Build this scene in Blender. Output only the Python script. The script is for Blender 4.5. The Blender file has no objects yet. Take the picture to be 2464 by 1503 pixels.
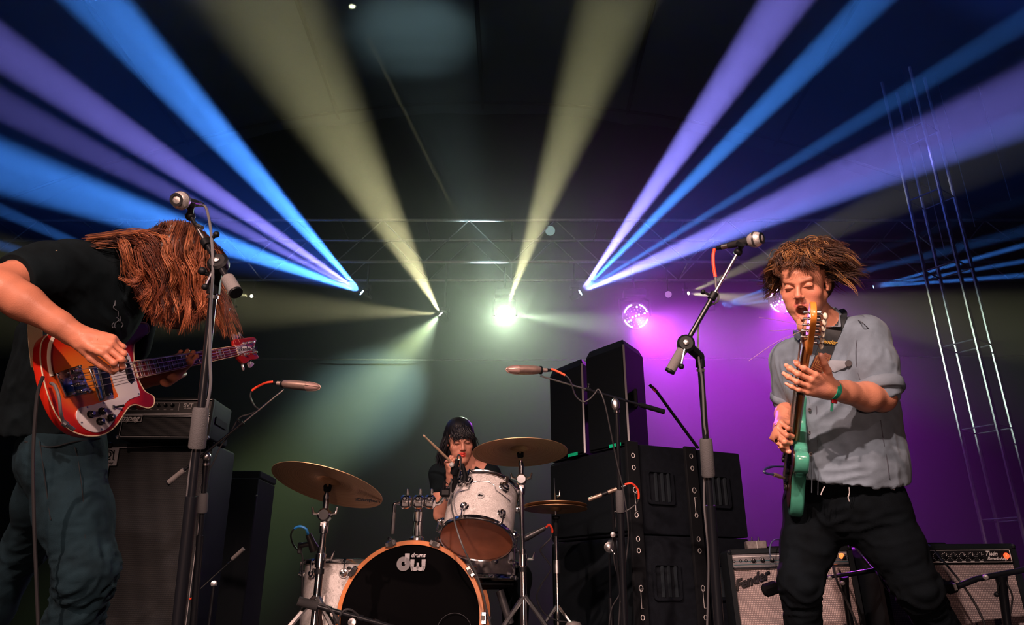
import bpy, bmesh, math, random
import numpy as np
from mathutils import Vector, Matrix, Quaternion

# ------------------------------------------------------------------ camera, world, exposure
SC = bpy.context.scene
COL = SC.collection
TH = math.radians(21.2); FPX = 1750.0; CAMZ = 0.55
cam_d = bpy.data.cameras.new('camera'); cam = bpy.data.objects.new('camera', cam_d); COL.objects.link(cam)
cam_d.sensor_width = 36.0; cam_d.lens = 36.0 * FPX / 2464.0
cam_d.clip_start = 0.02; cam_d.clip_end = 200
cam.location = (0, 0, CAMZ); cam.rotation_euler = (math.pi / 2 + TH, 0, 0)
SC.camera = cam
SC.view_settings.view_transform = 'Standard'; SC.view_settings.look = 'None'
SC.view_settings.exposure = 0.0; SC.view_settings.gamma = 1.0; SC.view_settings.use_curve_mapping = False
SC.cycles.use_denoising = True
SC.cycles.max_bounces = 4; SC.cycles.diffuse_bounces = 2; SC.cycles.glossy_bounces = 2
SC.cycles.transmission_bounces = 3; SC.cycles.volume_bounces = 0; SC.cycles.transparent_max_bounces = 6
SC.cycles.sample_clamp_indirect = 4.0
SC.cycles.caustics_reflective = False; SC.cycles.caustics_refractive = False
W = bpy.data.worlds.new('world'); SC.world = W; W.use_nodes = True
W.node_tree.nodes['Background'].inputs[0].default_value = (0.03, 0.16, 0.42, 1)
W.node_tree.nodes['Background'].inputs[1].default_value = 0.008

def P(px, py, Y):
    """world point at depth Y seen at photo pixel (px,py)"""
    xc = (px - 1232.0) / FPX; yc = (751.5 - py) / FPX
    d = Vector((xc, math.cos(TH) - yc * math.sin(TH), math.sin(TH) + yc * math.cos(TH)))
    return Vector((0, 0, CAMZ)) + d * (Y / d.y)

def spot(name, loc, target, deg, color, watts, blend=0.3, radius=0.02):
    l = bpy.data.lights.new(name, 'SPOT'); l.energy = watts; l.color = color
    l.spot_size = math.radians(deg); l.spot_blend = blend; l.shadow_soft_size = radius
    o = bpy.data.objects.new(name, l); COL.objects.link(o)
    o.location = loc; d = Vector(target) - Vector(loc)
    o.rotation_euler = d.to_track_quat('-Z', 'Y').to_euler()
    return o

# ------------------------------------------------------------------ front wash (warm lights over the audience, low fill from the pit)
spot('front_light', (-3.4, -3.2, 4.9), (-0.9, 2.3, 0.9), 42, (1.0, 0.62, 0.50), 1800, 0.6, 0.07)
spot('front_light', (-2.2, -3.4, 4.7), (1.3, 2.4, 0.9), 30, (1.0, 0.68, 0.57), 1850, 0.6, 0.07)
spot('front_light', (0.5, -3.4, 3.4), (-0.2, 3.6, 0.55), 24, (1.0, 0.66, 0.56), 1150, 0.6, 0.07)
spot('front_light', (1.6, -3.0, 3.4), (-1.1, 2.1, 0.95), 22, (1.0, 0.66, 0.56), 900, 0.6, 0.07)
spot('pit_light', (-0.6, -2.5, 0.3), (0.0, 3.2, 0.9), 50, (1.0, 0.58, 0.44), 190, 0.8, 0.10)

# ------------------------------------------------------------------ stage lamps on the rear rig
BLUE = (0.06, 0.27, 1.0); VIO = (0.27, 0.24, 1.0); WARM = (1.0, 0.95, 0.50); PALE = (0.74, 1.0, 0.66); MAG = (0.60, 0.05, 0.95)
LAMP_D = 9.0
def beam(src, D, tgt, TD, deg, col, w, blend=0.5, rad=0.02):
    s = P(src[0], src[1], D); t = P(tgt[0], tgt[1], TD)
    d = (t - s).normalized()
    spot('beam_light', s + d * (0.17 if src[0] == 1215 else 0.05), t, deg, col, w, blend, rad)
# left blue head: five narrow beams fanning up over the bassist
for tx, ty, dg, c, w in ((235, 0, 9.0, BLUE, 120), (275, 0, 3.5, BLUE, 70), (0, 115, 6.5, VIO, 100), (0, 250, 5.0, VIO, 50), (0, 400, 8.5, BLUE, 85), (0, 372, 3.0, BLUE, 60), (60, 230, 46, (0.03, 0.14, 1.0), 1.0)):
    beam((870, 703), LAMP_D, (tx, ty), 6.0, dg, c, w * 1000)
# right blue head
for tx, ty, dg, c, w in ((1890, 0, 8.0, VIO, 105), (2100, 0, 5.0, BLUE, 140), (2464, 50, 3.0, BLUE, 95), (2464, 245, 9.0, VIO, 78), (2464, 300, 4.0, BLUE, 50), (2300, 140, 46, (0.03, 0.14, 1.0), 1.0)):
    beam((1397, 703), LAMP_D, (tx, ty), 6.0, dg, c, w * 1000)
# pale yellow heads
beam((1060, 755), LAMP_D, (850, 380), 7.95, 23, WARM, 13500, 0.9)
beam((1060, 755), LAMP_D, (955, 890), 10.0, 52, PALE, 3400, 1.0)
beam((1060, 755), LAMP_D, (890, 940), 9.4, 38, (0.62, 0.80, 0.28), 2600, 1.0)
beam((1060, 755), LAMP_D, (800, 745), 8.8, 18, WARM, 4000, 1.0)
beam((1215, 755), LAMP_D, (1340, 400), 8.15, 17, WARM, 16000, 0.9)
beam((1215, 755), LAMP_D, (1400, 775), 8.6, 20, PALE, 3000, 1.0)
beam((1215, 755), LAMP_D, (850, 20), 8.05, 0.7, WARM, 60000, 0.9)
beam((1215, 755), LAMP_D, (1010, 110), 8.76, 28, (0.66, 0.95, 0.95), 1500, 1.0, 0.16)
beam((1215, 755), LAMP_D, (1225, 800), 6.0, 140, PALE, 65, 1.0)
beam((1215, 755), LAMP_D, (1225, 800), 6.0, 64, PALE, 300, 1.0)
# magenta wash
beam((1530, 760), LAMP_D, (1760, 1000), 7.0, 62, MAG, 1500, 1.0)
beam((1530, 760), LAMP_D, (1600, 860), 6.0, 110, MAG, 160, 1.0)
beam((1880, 722), LAMP_D, (1960, 1000), 6.5, 46, MAG, 600, 1.0)
# small far heads
for (sx, sy, tl) in ((2102, 690, ((2464, 590, 2.0), (2464, 628, 1.6), (2464, 662, 1.8))), (1720, 740, ((2464, 470, 3.4), (2464, 555, 2.6), (2464, 640, 2.6))),
                     (552, 745, ((0, 505, 3.6), (0, 590, 3.0)))):
    for tx, ty, dg in tl:
        beam((sx, sy), 9.6, (tx, ty), 8.0, dg, BLUE, 60000)
beam((1657, 705), 9.6, (1800, 640), 8.8, 9, WARM, 2000)
beam((1657, 705), 9.6, (1800, 720), 8.8, 11, WARM, 2000)
beam((605, 712), 9.6, (520, 700), 9.0, 10, WARM, 900)
# ------------------------------------------------------------------ helpers
CAMP = Vector((0, 0, CAMZ)); RT = Vector((1, 0, 0))
FW = Vector((0, math.cos(TH), math.sin(TH))); UP = Vector((0, -math.sin(TH), math.cos(TH)))
def Q(px, py, Z):
    """world point at camera-axis distance Z seen at photo pixel (px,py)"""
    return CAMP + (FW + RT * ((px - 1232.0) / FPX) + UP * ((751.5 - py) / FPX)) * Z
def V(*a): return Vector(a)
def basis(d):
    d = d.normalized(); u = V(0, 0, 1).cross(d)
    if u.length < 1e-3: u = V(1, 0, 0)
    u.normalize(); return u, d.cross(u), d
class Plane:
    """a flat face of a real thing: origin, u (along), v (across), n = u x v"""
    def __init__(s, o, u, v=None, n=None):
        s.o = Vector(o); s.u = u.normalized()
        if v is None: v = n.cross(s.u)
        s.v = (v - s.u * v.dot(s.u)).normalized(); s.n = s.u.cross(s.v)
    def hit(s, px, py):
        d = Q(px, py, 1.0) - CAMP; t = (s.o - CAMP).dot(s.n) / d.dot(s.n); p = CAMP + d * t - s.o
        return (p.dot(s.u), p.dot(s.v))
    def w(s, a, b, c=0.0): return s.o + s.u * a + s.v * b + s.n * c
    def mat(s):
        return Matrix(((s.u.x, s.v.x, s.n.x, s.o.x), (s.u.y, s.v.y, s.n.y, s.o.y), (s.u.z, s.v.z, s.n.z, s.o.z), (0, 0, 0, 1)))

class MB:
    """collects verts/faces of one mesh"""
    def __init__(s, M=None): s.v = []; s.f = []; s.M = M; s.sm = True
    def add(s, vs, fs):
        n = len(s.v)
        s.v += [tuple(s.M @ Vector(p)) if s.M is not None else tuple(p) for p in vs]
        s.f += [tuple(i + n for i in f) for f in fs]; return s
    def box(s, c, d, R=None, bev=0.0):
        hx, hy, hz = d[0] / 2, d[1] / 2, d[2] / 2; c = Vector(c)
        if bev > 0:
            b = min(bev, hx * .9, hy * .9, hz * .9); vs = []
            for sx in (-1, 1):
                for sy in (-1, 1):
                    for sz in (-1, 1):
                        vs += [(sx * hx, sy * (hy - b), sz * (hz - b)), (sx * (hx - b), sy * hy, sz * (hz - b)), (sx * (hx - b), sy * (hy - b), sz * hz)]
            def I(a, b_, c_, k): return ((a * 2 + b_) * 2 + c_) * 3 + k
            fs = []
            for a in (0, 1):
                r = [I(a, 0, 0, 0), I(a, 1, 0, 0), I(a, 1, 1, 0), I(a, 0, 1, 0)]; fs.append(r if a else r[::-1])
                r = [I(0, a, 0, 1), I(1, a, 0, 1), I(1, a, 1, 1), I(0, a, 1, 1)]; fs.append(r[::-1] if a else r)
                r = [I(0, 0, a, 2), I(1, 0, a, 2), I(1, 1, a, 2), I(0, 1, a, 2)]; fs.append(r if a else r[::-1])
                for b2 in (0, 1):
                    fs.append([I(a, b2, 0, 0), I(a, b2, 1, 0), I(a, b2, 1, 1), I(a, b2, 0, 1)])
                    fs.append([I(a, 0, b2, 0), I(a, 1, b2, 0), I(a, 1, b2, 2), I(a, 0, b2, 2)])
                    fs.append([I(0, a, b2, 1), I(1, a, b2, 1), I(1, a, b2, 2), I(0, a, b2, 2)])
                    for c2 in (0, 1): fs.append([I(a, b2, c2, 0), I(a, b2, c2, 1), I(a, b2, c2, 2)])
        else:
            vs = [(sx * hx, sy * hy, sz * hz) for sx in (-1, 1) for sy in (-1, 1) for sz in (-1, 1)]
            fs = [(0, 1, 3, 2), (4, 6, 7, 5), (0, 4, 5, 1), (2, 3, 7, 6), (0, 2, 6, 4), (1, 5, 7, 3)]
        if R is None: R = Matrix.Identity(3)
        return s.add([c + R @ Vector(p) for p in vs], fs)
    def tube(s, pts, r, n=10, cap=True, flat=1.0, up=None):
        pts = [Vector(p) for p in pts]; m = len(pts)
        rs = r if isinstance(r, (list, tuple)) else [r] * m
        t = (pts[1] - pts[0]).normalized(); u = (up - t * up.dot(t)).normalized() if up is not None else basis(t)[0]
        vs = []
        for i in range(m):
            t2 = (pts[min(i + 1, m - 1)] - pts[max(i - 1, 0)])
            if t2.length > 1e-9:
                t2.normalize(); u = u - t2 * u.dot(t2)
                if u.length < 1e-6: u = basis(t2)[0]
                u.normalize(); t = t2
            w = t.cross(u)
            for k in range(n):
                a = 2 * math.pi * k / n; vs.append(pts[i] + (u * math.cos(a) * flat + w * math.sin(a)) * rs[i])
        fs = [(i * n + k, i * n + (k + 1) % n, (i + 1) * n + (k + 1) % n, (i + 1) * n + k) for i in range(m - 1) for k in range(n)]
        if cap: fs += [tuple(range(n))[::-1], tuple((m - 1) * n + k for k in range(n))]
        return s.add(vs, fs)
    def cyl(s, a, b, r, r2=None, n=16): return s.tube([a, b], [r, r if r2 is None else r2], n)
    def lathe(s, o, ax, prof, n=32, sq=None):
        """prof: [(dist along axis, radius)]"""
        o = Vector(o); u, w, d = basis(Vector(ax)); vs = []; m = len(prof)
        for (h, r) in prof:
            for k in range(n):
                a = 2 * math.pi * k / n; vs.append(o + d * h + (u * math.cos(a) + w * math.sin(a)) * max(r, 1e-5))
        fs = [(i * n + k, i * n + (k + 1) % n, (i + 1) * n + (k + 1) % n, (i + 1) * n + k) for i in range(m - 1) for k in range(n)]
        return s.add(vs, fs)
    def ball(s, c, r, n=12, sc=(1, 1, 1), R=None):
        vs = []; fs = []; h = n // 2; c = Vector(c)
        for i in range(h + 1):
            p = math.pi * i / h
            for k in range(n):
                a = 2 * math.pi * k / n; q = V(math.sin(p) * math.cos(a) * sc[0], math.sin(p) * math.sin(a) * sc[1], math.cos(p) * sc[2]) * r
                vs.append(c + (R @ q if R is not None else q))
        fs = [(i * n + k, (i + 1) * n + k, (i + 1) * n + (k + 1) % n, i * n + (k + 1) % n) for i in range(h) for k in range(n)]
        return s.add(vs, fs)
    def prism(s, pl, out, z0, z1, bev=0.0, steps=3):
        """outline [(a,b)] on plane pl extruded from z0 to z1 along its normal, edges rounded by bev"""
        n = len(out); cx = sum(p[0] for p in out) / n; cy = sum(p[1] for p in out) / n
        ar = sum(out[i][0] * out[(i + 1) % n][1] - out[(i + 1) % n][0] * out[i][1] for i in range(n))
        if ar < 0: out = out[::-1]
        def off(k):
            r = []
            for i in range(n):
                a, b, c = out[i - 1], out[i], out[(i + 1) % n]
                tx, ty = c[0] - a[0], c[1] - a[1]; L = math.hypot(tx, ty) or 1
                r.append((b[0] - ty / L * k * -1 * -1, b[1] + tx / L * k))
            return r
        rings = []
        if bev > 0:
            for i in range(steps + 1):
                t = i / steps * math.pi / 2; rings.append((bev * (1 - math.sin(t)), z0 + (1 - math.cos(t)) * bev))
            for i in range(steps + 1):
                t = i / steps * math.pi / 2; rings.append((bev * (1 - math.cos(t)), z1 - (1 - math.sin(t)) * bev))
        else: rings = [(0, z0), (0, z1)]
        vs = []
        for k, z in rings:
            o2 = off(k) if k else out
            vs += [pl.w(a, b, z) for a, b in o2]
        m = len(rings)
        fs = [(i * n + k, i * n + (k + 1) % n, (i + 1) * n + (k + 1) % n, (i + 1) * n + k) for i in range(m - 1) for k in range(n)]
        fs += [tuple(range(n))[::-1], tuple((m - 1) * n + k for k in range(n))]
        return s.add(vs, fs)
    def build(s, name, m, parent=None, smooth=True, angle=40):
        me = bpy.data.meshes.new(name); me.from_pydata(s.v, [], s.f)
        me.update()
        return link(name, me, m, parent, smooth, angle)

def link(name, me, m, parent=None, smooth=True, angle=40):
    if m is not None: me.materials.append(m)
    if smooth:
        bm = bmesh.new(); bm.from_mesh(me)
        bmesh.ops.recalc_face_normals(bm, faces=bm.faces)
        ca = math.radians(angle)
        for f in bm.faces: f.smooth = True
        for e in bm.edges:
            if len(e.link_faces) == 2 and e.calc_face_angle(0) > ca: e.smooth = False
        bm.to_mesh(me); bm.free()
    o = bpy.data.objects.new(name, me); COL.objects.link(o)
    if parent is not None: attach(o, parent)
    return o
def wmat(o):
    m = o.matrix_basis.copy(); p = o.parent
    while p is not None: m = p.matrix_basis @ m; p = p.parent
    return m
def attach(o, parent):
    """meshes are written in world coordinates; keep them in place under an empty"""
    o.parent = parent; o.matrix_basis = wmat(parent).inverted() @ o.matrix_basis
def tag(o, label, cat, group=None, kind=None):
    o['label'] = label; o['category'] = cat
    if group: o['group'] = group
    if kind: o['kind'] = kind
    return o
def thing(name, label, cat, loc, group=None):
    o = bpy.data.objects.new(name, None); COL.objects.link(o); o.location = loc
    o.empty_display_size = 0.05
    return tag(o, label, cat, group)
def struct(o): o['kind'] = 'structure'; return o
def smoothpath(pts, n=8):
    """Catmull-Rom through the points"""
    pts = [Vector(p) for p in pts]; r = []
    q = [pts[0] * 2 - pts[1]] + pts + [pts[-1] * 2 - pts[-2]]
    for i in range(1, len(q) - 2):
        a, b, c, d = q[i - 1], q[i], q[i + 1], q[i + 2]
        for k in range(n):
            t = k / n; r.append(0.5 * (2 * b + (c - a) * t + (2 * a - 5 * b + 4 * c - d) * t * t + (3 * b - a - 3 * c + d) * t ** 3))
    r.append(pts[-1]); return r
def smooth2(pts, n=6, closed=True):
    """the same for a flat outline"""
    m = len(pts); r = []
    for i in range(m if closed else m - 1):
        if closed: a, b, c, d = pts[i - 1], pts[i], pts[(i + 1) % m], pts[(i + 2) % m]
        else: a, b, c, d = pts[max(i - 1, 0)], pts[i], pts[i + 1], pts[min(i + 2, m - 1)]
        for k in range(n):
            t = k / n
            r.append(tuple(0.5 * (2 * b[j] + (c[j] - a[j]) * t + (2 * a[j] - 5 * b[j] + 4 * c[j] - d[j]) * t * t + (3 * b[j] - a[j] - 3 * c[j] + d[j]) * t ** 3) for j in (0, 1)))
    if not closed: r.append(pts[-1])
    return r
def rrect(w, h, r, n=5, cx=0, cy=0):
    o = []
    for sx, sy, a0 in ((1, 1, 0), (-1, 1, 90), (-1, -1, 180), (1, -1, 270)):
        for k in range(n + 1):
            a = math.radians(a0 + 90 * k / n); o.append((cx + sx * (w / 2 - r) + r * math.cos(a), cy + sy * (h / 2 - r) + r * math.sin(a)))
    return o
def frame_ring(mb, pl, o, i, z0, z1):
    """flat ring between outline o and inner outline i (same count)"""
    n = len(o); vs = [pl.w(a, b, z) for z in (z0, z1) for L in (o, i) for a, b in L]; fs = []
    for k in range(n):
        j = (k + 1) % n
        fs += [(2 * n + k, 2 * n + j, 3 * n + j, 3 * n + k), (k, n + k, n + j, j), (k, j, 2 * n + j, 2 * n + k), (n + k, 3 * n + k, 3 * n + j, n + j)]
    return mb.add(vs, fs)
_txt = {}
def text_mb(mb, pl, s, size, a, b, z, depth=0.0008, shear=0.0, bold=0.0, rot=0.0, align='CENTER', sx=1.0):
    """flat lettering as raised geometry on plane pl at (a,b)"""
    key = (s, round(size, 5), shear, bold, align)
    if key not in _txt:
        c = bpy.data.curves.new('text', 'FONT'); c.body = s; c.size = size; c.shear = shear; c.offset = bold; c.align_x = align; c.align_y = 'CENTER'
        c.extrude = depth / 2; c.resolution_u = 3
        o = bpy.data.objects.new('text', c); COL.objects.link(o)
        dg = bpy.context.evaluated_depsgraph_get(); me = bpy.data.meshes.new_from_object(o.evaluated_get(dg))
        _txt[key] = ([v.co.copy() for v in me.vertices], [tuple(p.vertices) for p in me.polygons])
        bpy.data.objects.remove(o); bpy.data.curves.remove(c); bpy.data.meshes.remove(me)
    vs, fs = _txt[key]; ca, sa = math.cos(rot), math.sin(rot)
    return mb.add([pl.w(a + p.x * sx * ca - p.y * sa, b + p.x * sx * sa + p.y * ca, z + p.z + depth / 2) for p in vs], fs)

# ------------------------------------------------------------------ materials
_mats = {}
def M(name, col, rough=0.5, metal=0.0, var=0.0, scale=30.0, bump=0.0, bscale=200.0, spec=0.5, emit=None, estr=0.0, vcol=None, sheen=0.0, coat=0.0, trans=0.0):
    if name in _mats: return _mats[name]
    m = bpy.data.materials.new(name); m.use_nodes = True; nt = m.node_tree; b = nt.nodes['Principled BSDF']
    b.inputs['Base Color'].default_value = (*col, 1); b.inputs['Roughness'].default_value = rough; b.inputs['Metallic'].default_value = metal
    b.inputs['Specular IOR Level'].default_value = spec; b.inputs['Sheen Weight'].default_value = sheen; b.inputs['Coat Weight'].default_value = coat
    b.inputs['Transmission Weight'].default_value = trans
    tc = nt.nodes.new('ShaderNodeTexCoord')
    src = None
    if vcol:
        at = nt.nodes.new('ShaderNodeAttribute'); at.attribute_name = vcol; src = at.outputs['Color']
    if var > 0:
        nz = nt.nodes.new('ShaderNodeTexNoise'); nz.inputs['Scale'].default_value = scale; nz.inputs['Detail'].default_value = 4
        nt.links.new(tc.outputs['Object'], nz.inputs['Vector'])
        mr = nt.nodes.new('ShaderNodeMapRange'); mr.inputs['From Min'].default_value = 0.3; mr.inputs['From Max'].default_value = 0.7
        mr.inputs['To Min'].default_value = 1 - var; mr.inputs['To Max'].default_value = 1 + var
        nt.links.new(nz.outputs['Fac'], mr.inputs['Value'])
        mx = nt.nodes.new('ShaderNodeMix'); mx.data_type = 'RGBA'; mx.blend_type = 'MULTIPLY'; mx.inputs['Factor'].default_value = 1
        if src is not None: nt.links.new(src, mx.inputs[6])
        else: mx.inputs[6].default_value = (*col, 1)
        nt.links.new(mr.outputs[0], mx.inputs[7]); src = mx.outputs[2]
    if src is not None: nt.links.new(src, b.inputs['Base Color'])
    if bump > 0:
        n2 = nt.nodes.new('ShaderNodeTexNoise'); n2.inputs['Scale'].default_value = bscale; n2.inputs['Detail'].default_value = 3
        nt.links.new(tc.outputs['Object'], n2.inputs['Vector'])
        bp = nt.nodes.new('ShaderNodeBump'); bp.inputs['Strength'].default_value = bump; bp.inputs['Distance'].default_value = 0.002
        nt.links.new(n2.outputs['Fac'], bp.inputs['Height']); nt.links.new(bp.outputs[0], b.inputs['Normal'])
    if emit:
        b.inputs['Emission Color'].default_value = (*emit, 1); b.inputs['Emission Strength'].default_value = estr
    _mats[name] = m; return m
def node(m, t): return m.node_tree.nodes.new(t)
BLACK = M('black_plastic', (0.006, 0.007, 0.009), 0.45, spec=0.2)
MATTE = M('matte_black', (0.005, 0.006, 0.008), 0.8, spec=0.15, bump=0.3)
POLE = M('black_painted_steel', (0.007, 0.008, 0.011), 0.3, 0.0, spec=0.5)
TOLEX = M('black_vinyl', (0.007, 0.011, 0.015), 0.55, spec=0.2, bump=0.6, bscale=500)
CHROME = M('chrome', (0.82, 0.82, 0.84), 0.16, 1.0, var=0.05)
STEEL = M('brushed_steel', (0.6, 0.6, 0.62), 0.32, 1.0, var=0.1)
FOAM = M('grey_foam', (0.16, 0.15, 0.15), 0.95, bump=0.8, bscale=400)
RUBBER = M('cable_rubber', (0.03, 0.03, 0.034), 0.5)
REDTAPE = M('red_sleeve', (0.85, 0.06, 0.02), 0.5)
WHITE = M('white_print', (0.8, 0.78, 0.78), 0.5)
GRAYP = M('grey_print', (0.45, 0.44, 0.44), 0.5)
# ------------------------------------------------------------------ setting
FLOORM = M('stage_deck', (0.012, 0.012, 0.014), 0.5, var=0.3, scale=4)
struct(MB().box((0, 4, -0.05), (24, 16, 0.1)).build('floor', FLOORM))
struct(MB().box((0.2, 5.2, 0.075), (9.0, 4.4, 0.15), bev=0.01).build('trim_1', FLOORM))          # riser edge under drums and amplifiers
DRAPE = M('black_drape', (0.007, 0.010, 0.016), 0.95, var=0.2, scale=0.7, bump=0.4, bscale=300, spec=0.1)
mb = MB(); nx = 360; vs = []; fs = []
for i in range(nx + 1):
    x = -12 + 24 * i / nx; y = 10.5 + 0.02 * math.sin(x * 2.1) + 0.006 * math.sin(x * 7 + 1)
    for z in (0, 3.7, 8.6): vs.append((x, y, z))
for i in range(nx):
    for k in (0, 1): a = i * 3 + k; fs.append((a, a + 3, a + 4, a + 1))
struct(mb.add(vs, fs).build('wall_back', DRAPE))
struct(MB().box((-11.9, 6, 4), (0.1, 13, 8)).build('wall_left', DRAPE)); struct(MB().box((11.9, 6, 4), (0.1, 13, 8)).build('wall_right', DRAPE))
struct(MB().tube([(-11, 10.35, 3.86), (0, 10.35, 3.80), (11, 10.35, 3.9)], 0.012, 6).build('trim_2', STEEL))
# arched tent roof with sagging cloth panels between sewn seams
ROOF = M('tent_roof_cloth', (0.05, 0.06, 0.068), 0.9, var=0.18, scale=0.8)
SEAMS = [-10.3, -7.85, -5.4, -2.95, -0.5, 1.95, 4.4, 6.85, 9.3]
def roofz(x): return 8.35 - 0.032 * (x + 0.45) ** 2
vs = []; fs = []; xs = [-12 + 24 * i / 160 for i in range(161)]; ys = [4.2, 5.5, 6.8, 8.1, 9.2, 10.0, 10.6]
for x in xs:
    k = min(SEAMS, key=lambda s: abs(s - x)); sag = 0.10 * min(1, abs(x - k) / 1.2) ** 0.5
    for j, y in enumerate(ys): vs.append((x, y, roofz(x) + sag - (0.12 if y > 10.3 else 0)))
ny = len(ys)
for i in range(160):
    for j in range(ny - 1): a = i * ny + j; fs.append((a, a + 1, a + ny + 1, a + ny))
struct(MB().add(vs, fs).build('ceiling', ROOF, angle=80))
BLKC = M('seam_webbing', (0.008, 0.008, 0.01), 0.9)
for n, x in enumerate(SEAMS[2:7]):
    struct(MB().tube([(x, 4.2, roofz(x) + 0.0), (x, 10.45, roofz(x) - 0.02)], 0.035, 6).build('trim_%d' % (n + 3), BLKC))
struct(MB().tube([(x, 10.2, roofz(x) - 0.03) for x in xs[::4]], 0.025, 6).build('trim_8', BLKC))
# haze filling the back of the stage
hz = MB().box((0, 7.8, 4.0), (23.0, 5.2, 7.7)).build('haze', None, smooth=False)
m = bpy.data.materials.new('stage_haze'); m.use_nodes = True; nt = m.node_tree; nt.nodes.clear()
out = nt.nodes.new('ShaderNodeOutputMaterial'); v = nt.nodes.new('ShaderNodeVolumeScatter')
v.inputs['Density'].default_value = 0.05; v.inputs['Anisotropy'].default_value = 0.5; v.inputs['Color'].default_value = (1, 1, 1, 1)
nt.links.new(v.outputs[0], out.inputs['Volume']); hz.data.materials.append(m)
tag(hz, 'thin smoky haze hanging behind the band that shows the light beams', 'haze', kind='stuff')

# ------------------------------------------------------------------ trusses
ALU = M('aluminium_truss', (0.42, 0.42, 0.45), 0.4, 0.9, var=0.15)
TZ = (4.78, 5.42); TY = (9.3 - 0.3, 9.62)
t = thing('box_truss', 'long horizontal silver lighting truss spanning the back of the stage', 'truss', (0, 9.3, 4.78))
for z in TZ:
    for y in TY: MB().cyl((-7.5, y, z), (7.5, y, z), 0.022, n=8).build('chord', ALU, t)
for y in TY:
    mb = MB()
    for i in range(24):
        x = -7.2 + 0.6 * i; mb.cyl((x, y, TZ[i % 2]), (x + 0.6, y, TZ[1 - i % 2]), 0.009, n=6)
    mb.build('diagonal_braces', ALU, t)['kind'] = 'stuff'
mb = MB()
for i in range(13):
    x = -7.2 + 1.2 * i
    for z in TZ: mb.cyl((x, TY[0], z), (x, TY[1], z), 0.009, n=6)
mb.build('cross_braces', ALU, t)['kind'] = 'stuff'
# tower at the right
c = P(2437, 1300, 7.0); c.z = 0; a = math.radians(35)
t = thing('truss_tower', 'upright silver ladder truss tower standing at far right of the stage', 'truss', (c.x, c.y, 0))
cs = [V(c.x + 0.233 * math.cos(a + math.pi / 2 * k + math.pi / 4), c.y + 0.233 * math.sin(a + math.pi / 2 * k + math.pi / 4), 0) for k in range(4)]
ALU2 = M('tower_aluminium', (0.16, 0.16, 0.20), 0.4, 0.8, var=0.25, scale=9)
for q in cs: MB().cyl(q, q + V(0, 0, 6.2), 0.019, n=8).build('upright', ALU2, t)
for k in range(4):
    p, q = cs[k], cs[(k + 1) % 4]
    for i in range(7):
        z = 0.35 + 0.85 * i
        MB().cyl(p + V(0, 0, z), q + V(0, 0, z), 0.008, n=6).build('rung', ALU2, t)
MB().box((c.x, c.y, 0.01), (0.5, 0.5, 0.02)).build('base_plate', ALU2, t)
for n, (px, y0, y1) in enumerate(((2346, 430, 545), (2432, 352, 482), (2272, 490, 600))):
    a_, b_ = P(px, y0, 8.0), P(px, y1, 8.0)
    tag(MB().tube([V(b_.x, 8.0, roofz(b_.x)), V(b_.x, 8.0, b_.z)], 0.006, 5).build('rigging_cable', STEEL), ('thin rigging cable hanging by the right tower, longest one nearest the top edge', 'thin rigging cable hanging above the tower at far right', 'thin rigging cable hanging lowest beside the tower top')[(1, 0, 2)[n]], 'cable', 'rigging cables by the right tower')

# ------------------------------------------------------------------ stage lamps
LAMPB = M('lamp_housing', (0.015, 0.015, 0.018), 0.5)
def lens_mat(name, col, s): return M(name, (0.1, 0.1, 0.1), 0.2, emit=col, estr=s)
LB = lens_mat('blue_lens', (0.35, 0.6, 1.0), 30); LW = lens_mat('pale_lens', (1.0, 1.0, 0.8), 45); LY = lens_mat('yellow_lens', (1.0, 0.95, 0.6), 18); LM = lens_mat('magenta_diode', (1.0, 0.5, 1.0), 26)
LBS = lens_mat('small_blue_lens', (0.3, 0.65, 1.0), 12); LM2 = lens_mat('dim_magenta_diode', (0.9, 0.35, 1.0), 3)
def moving_head(px, py, Y, aim, r, lm, label, top, small=False):
    s = P(px, py, Y); d = (P(*aim) - s).normalized(); L = r * 3.2
    t = thing('moving_head_lamp', label, 'stage light', s, 'moving head lamps on the rear rig')
    cc = s - d * L * 0.55
    yk = V(d.y, -d.x, 0).normalized()
    tz = top
    MB().cyl((cc.x, cc.y, tz), (cc.x, cc.y, cc.z + r * 2.2), 0.014, n=8).build('hanging_rod', LAMPB, t)
    MB().box((cc.x, cc.y, cc.z + r * 2.5), (r * 2.6, r * 2.0, r * 1.0), bev=r * 0.15).build('base', LAMPB, t)
    mb = MB()
    for sg in (-1, 1):
        mb.tube([V(cc.x, cc.y, cc.z + r * 2.0) + yk * sg * r * 0.5, V(cc.x, cc.y, cc.z + r * 1.8) + yk * sg * r * 1.35, cc + yk * sg * r * 1.35 - V(0, 0, r * .3)], r * 0.2, 6)
    mb.build('yoke', LAMPB, t)
    MB().lathe(s - d * L, d, [(0, 0), (0.02 * L, r * .75), (L * .4, r * 1.05), (L * .75, r * .98), (L * .97, r * 1.0), (L, r * .9), (L * .96, r * .85), (L * .96, 0)], 20).build('lamp_head', LAMPB, t)
    MB().lathe(s - d * L * 0.05, d, [(0, r * .86), (r * .1, r * .6), (r * .18, 0)], 20).build('lens', lm, t)
    return t
TB = TZ[0]
moving_head(870, 703, LAMP_D, (235, 200, 6.6), 0.05, LB, 'blue beam lamp hanging left of the two pale lamps, beams fanning over the bassist', TB)
moving_head(1397, 703, LAMP_D, (2200, 200, 6.6), 0.05, LB, 'blue beam lamp hanging right of the dazzling lamp, beams fanning to the upper right', TB)
moving_head(1060, 755, LAMP_D, (850, 560, 8.2), 0.045, LW, 'pale yellow beam lamp throwing one wide beam up and one down', TB)
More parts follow.
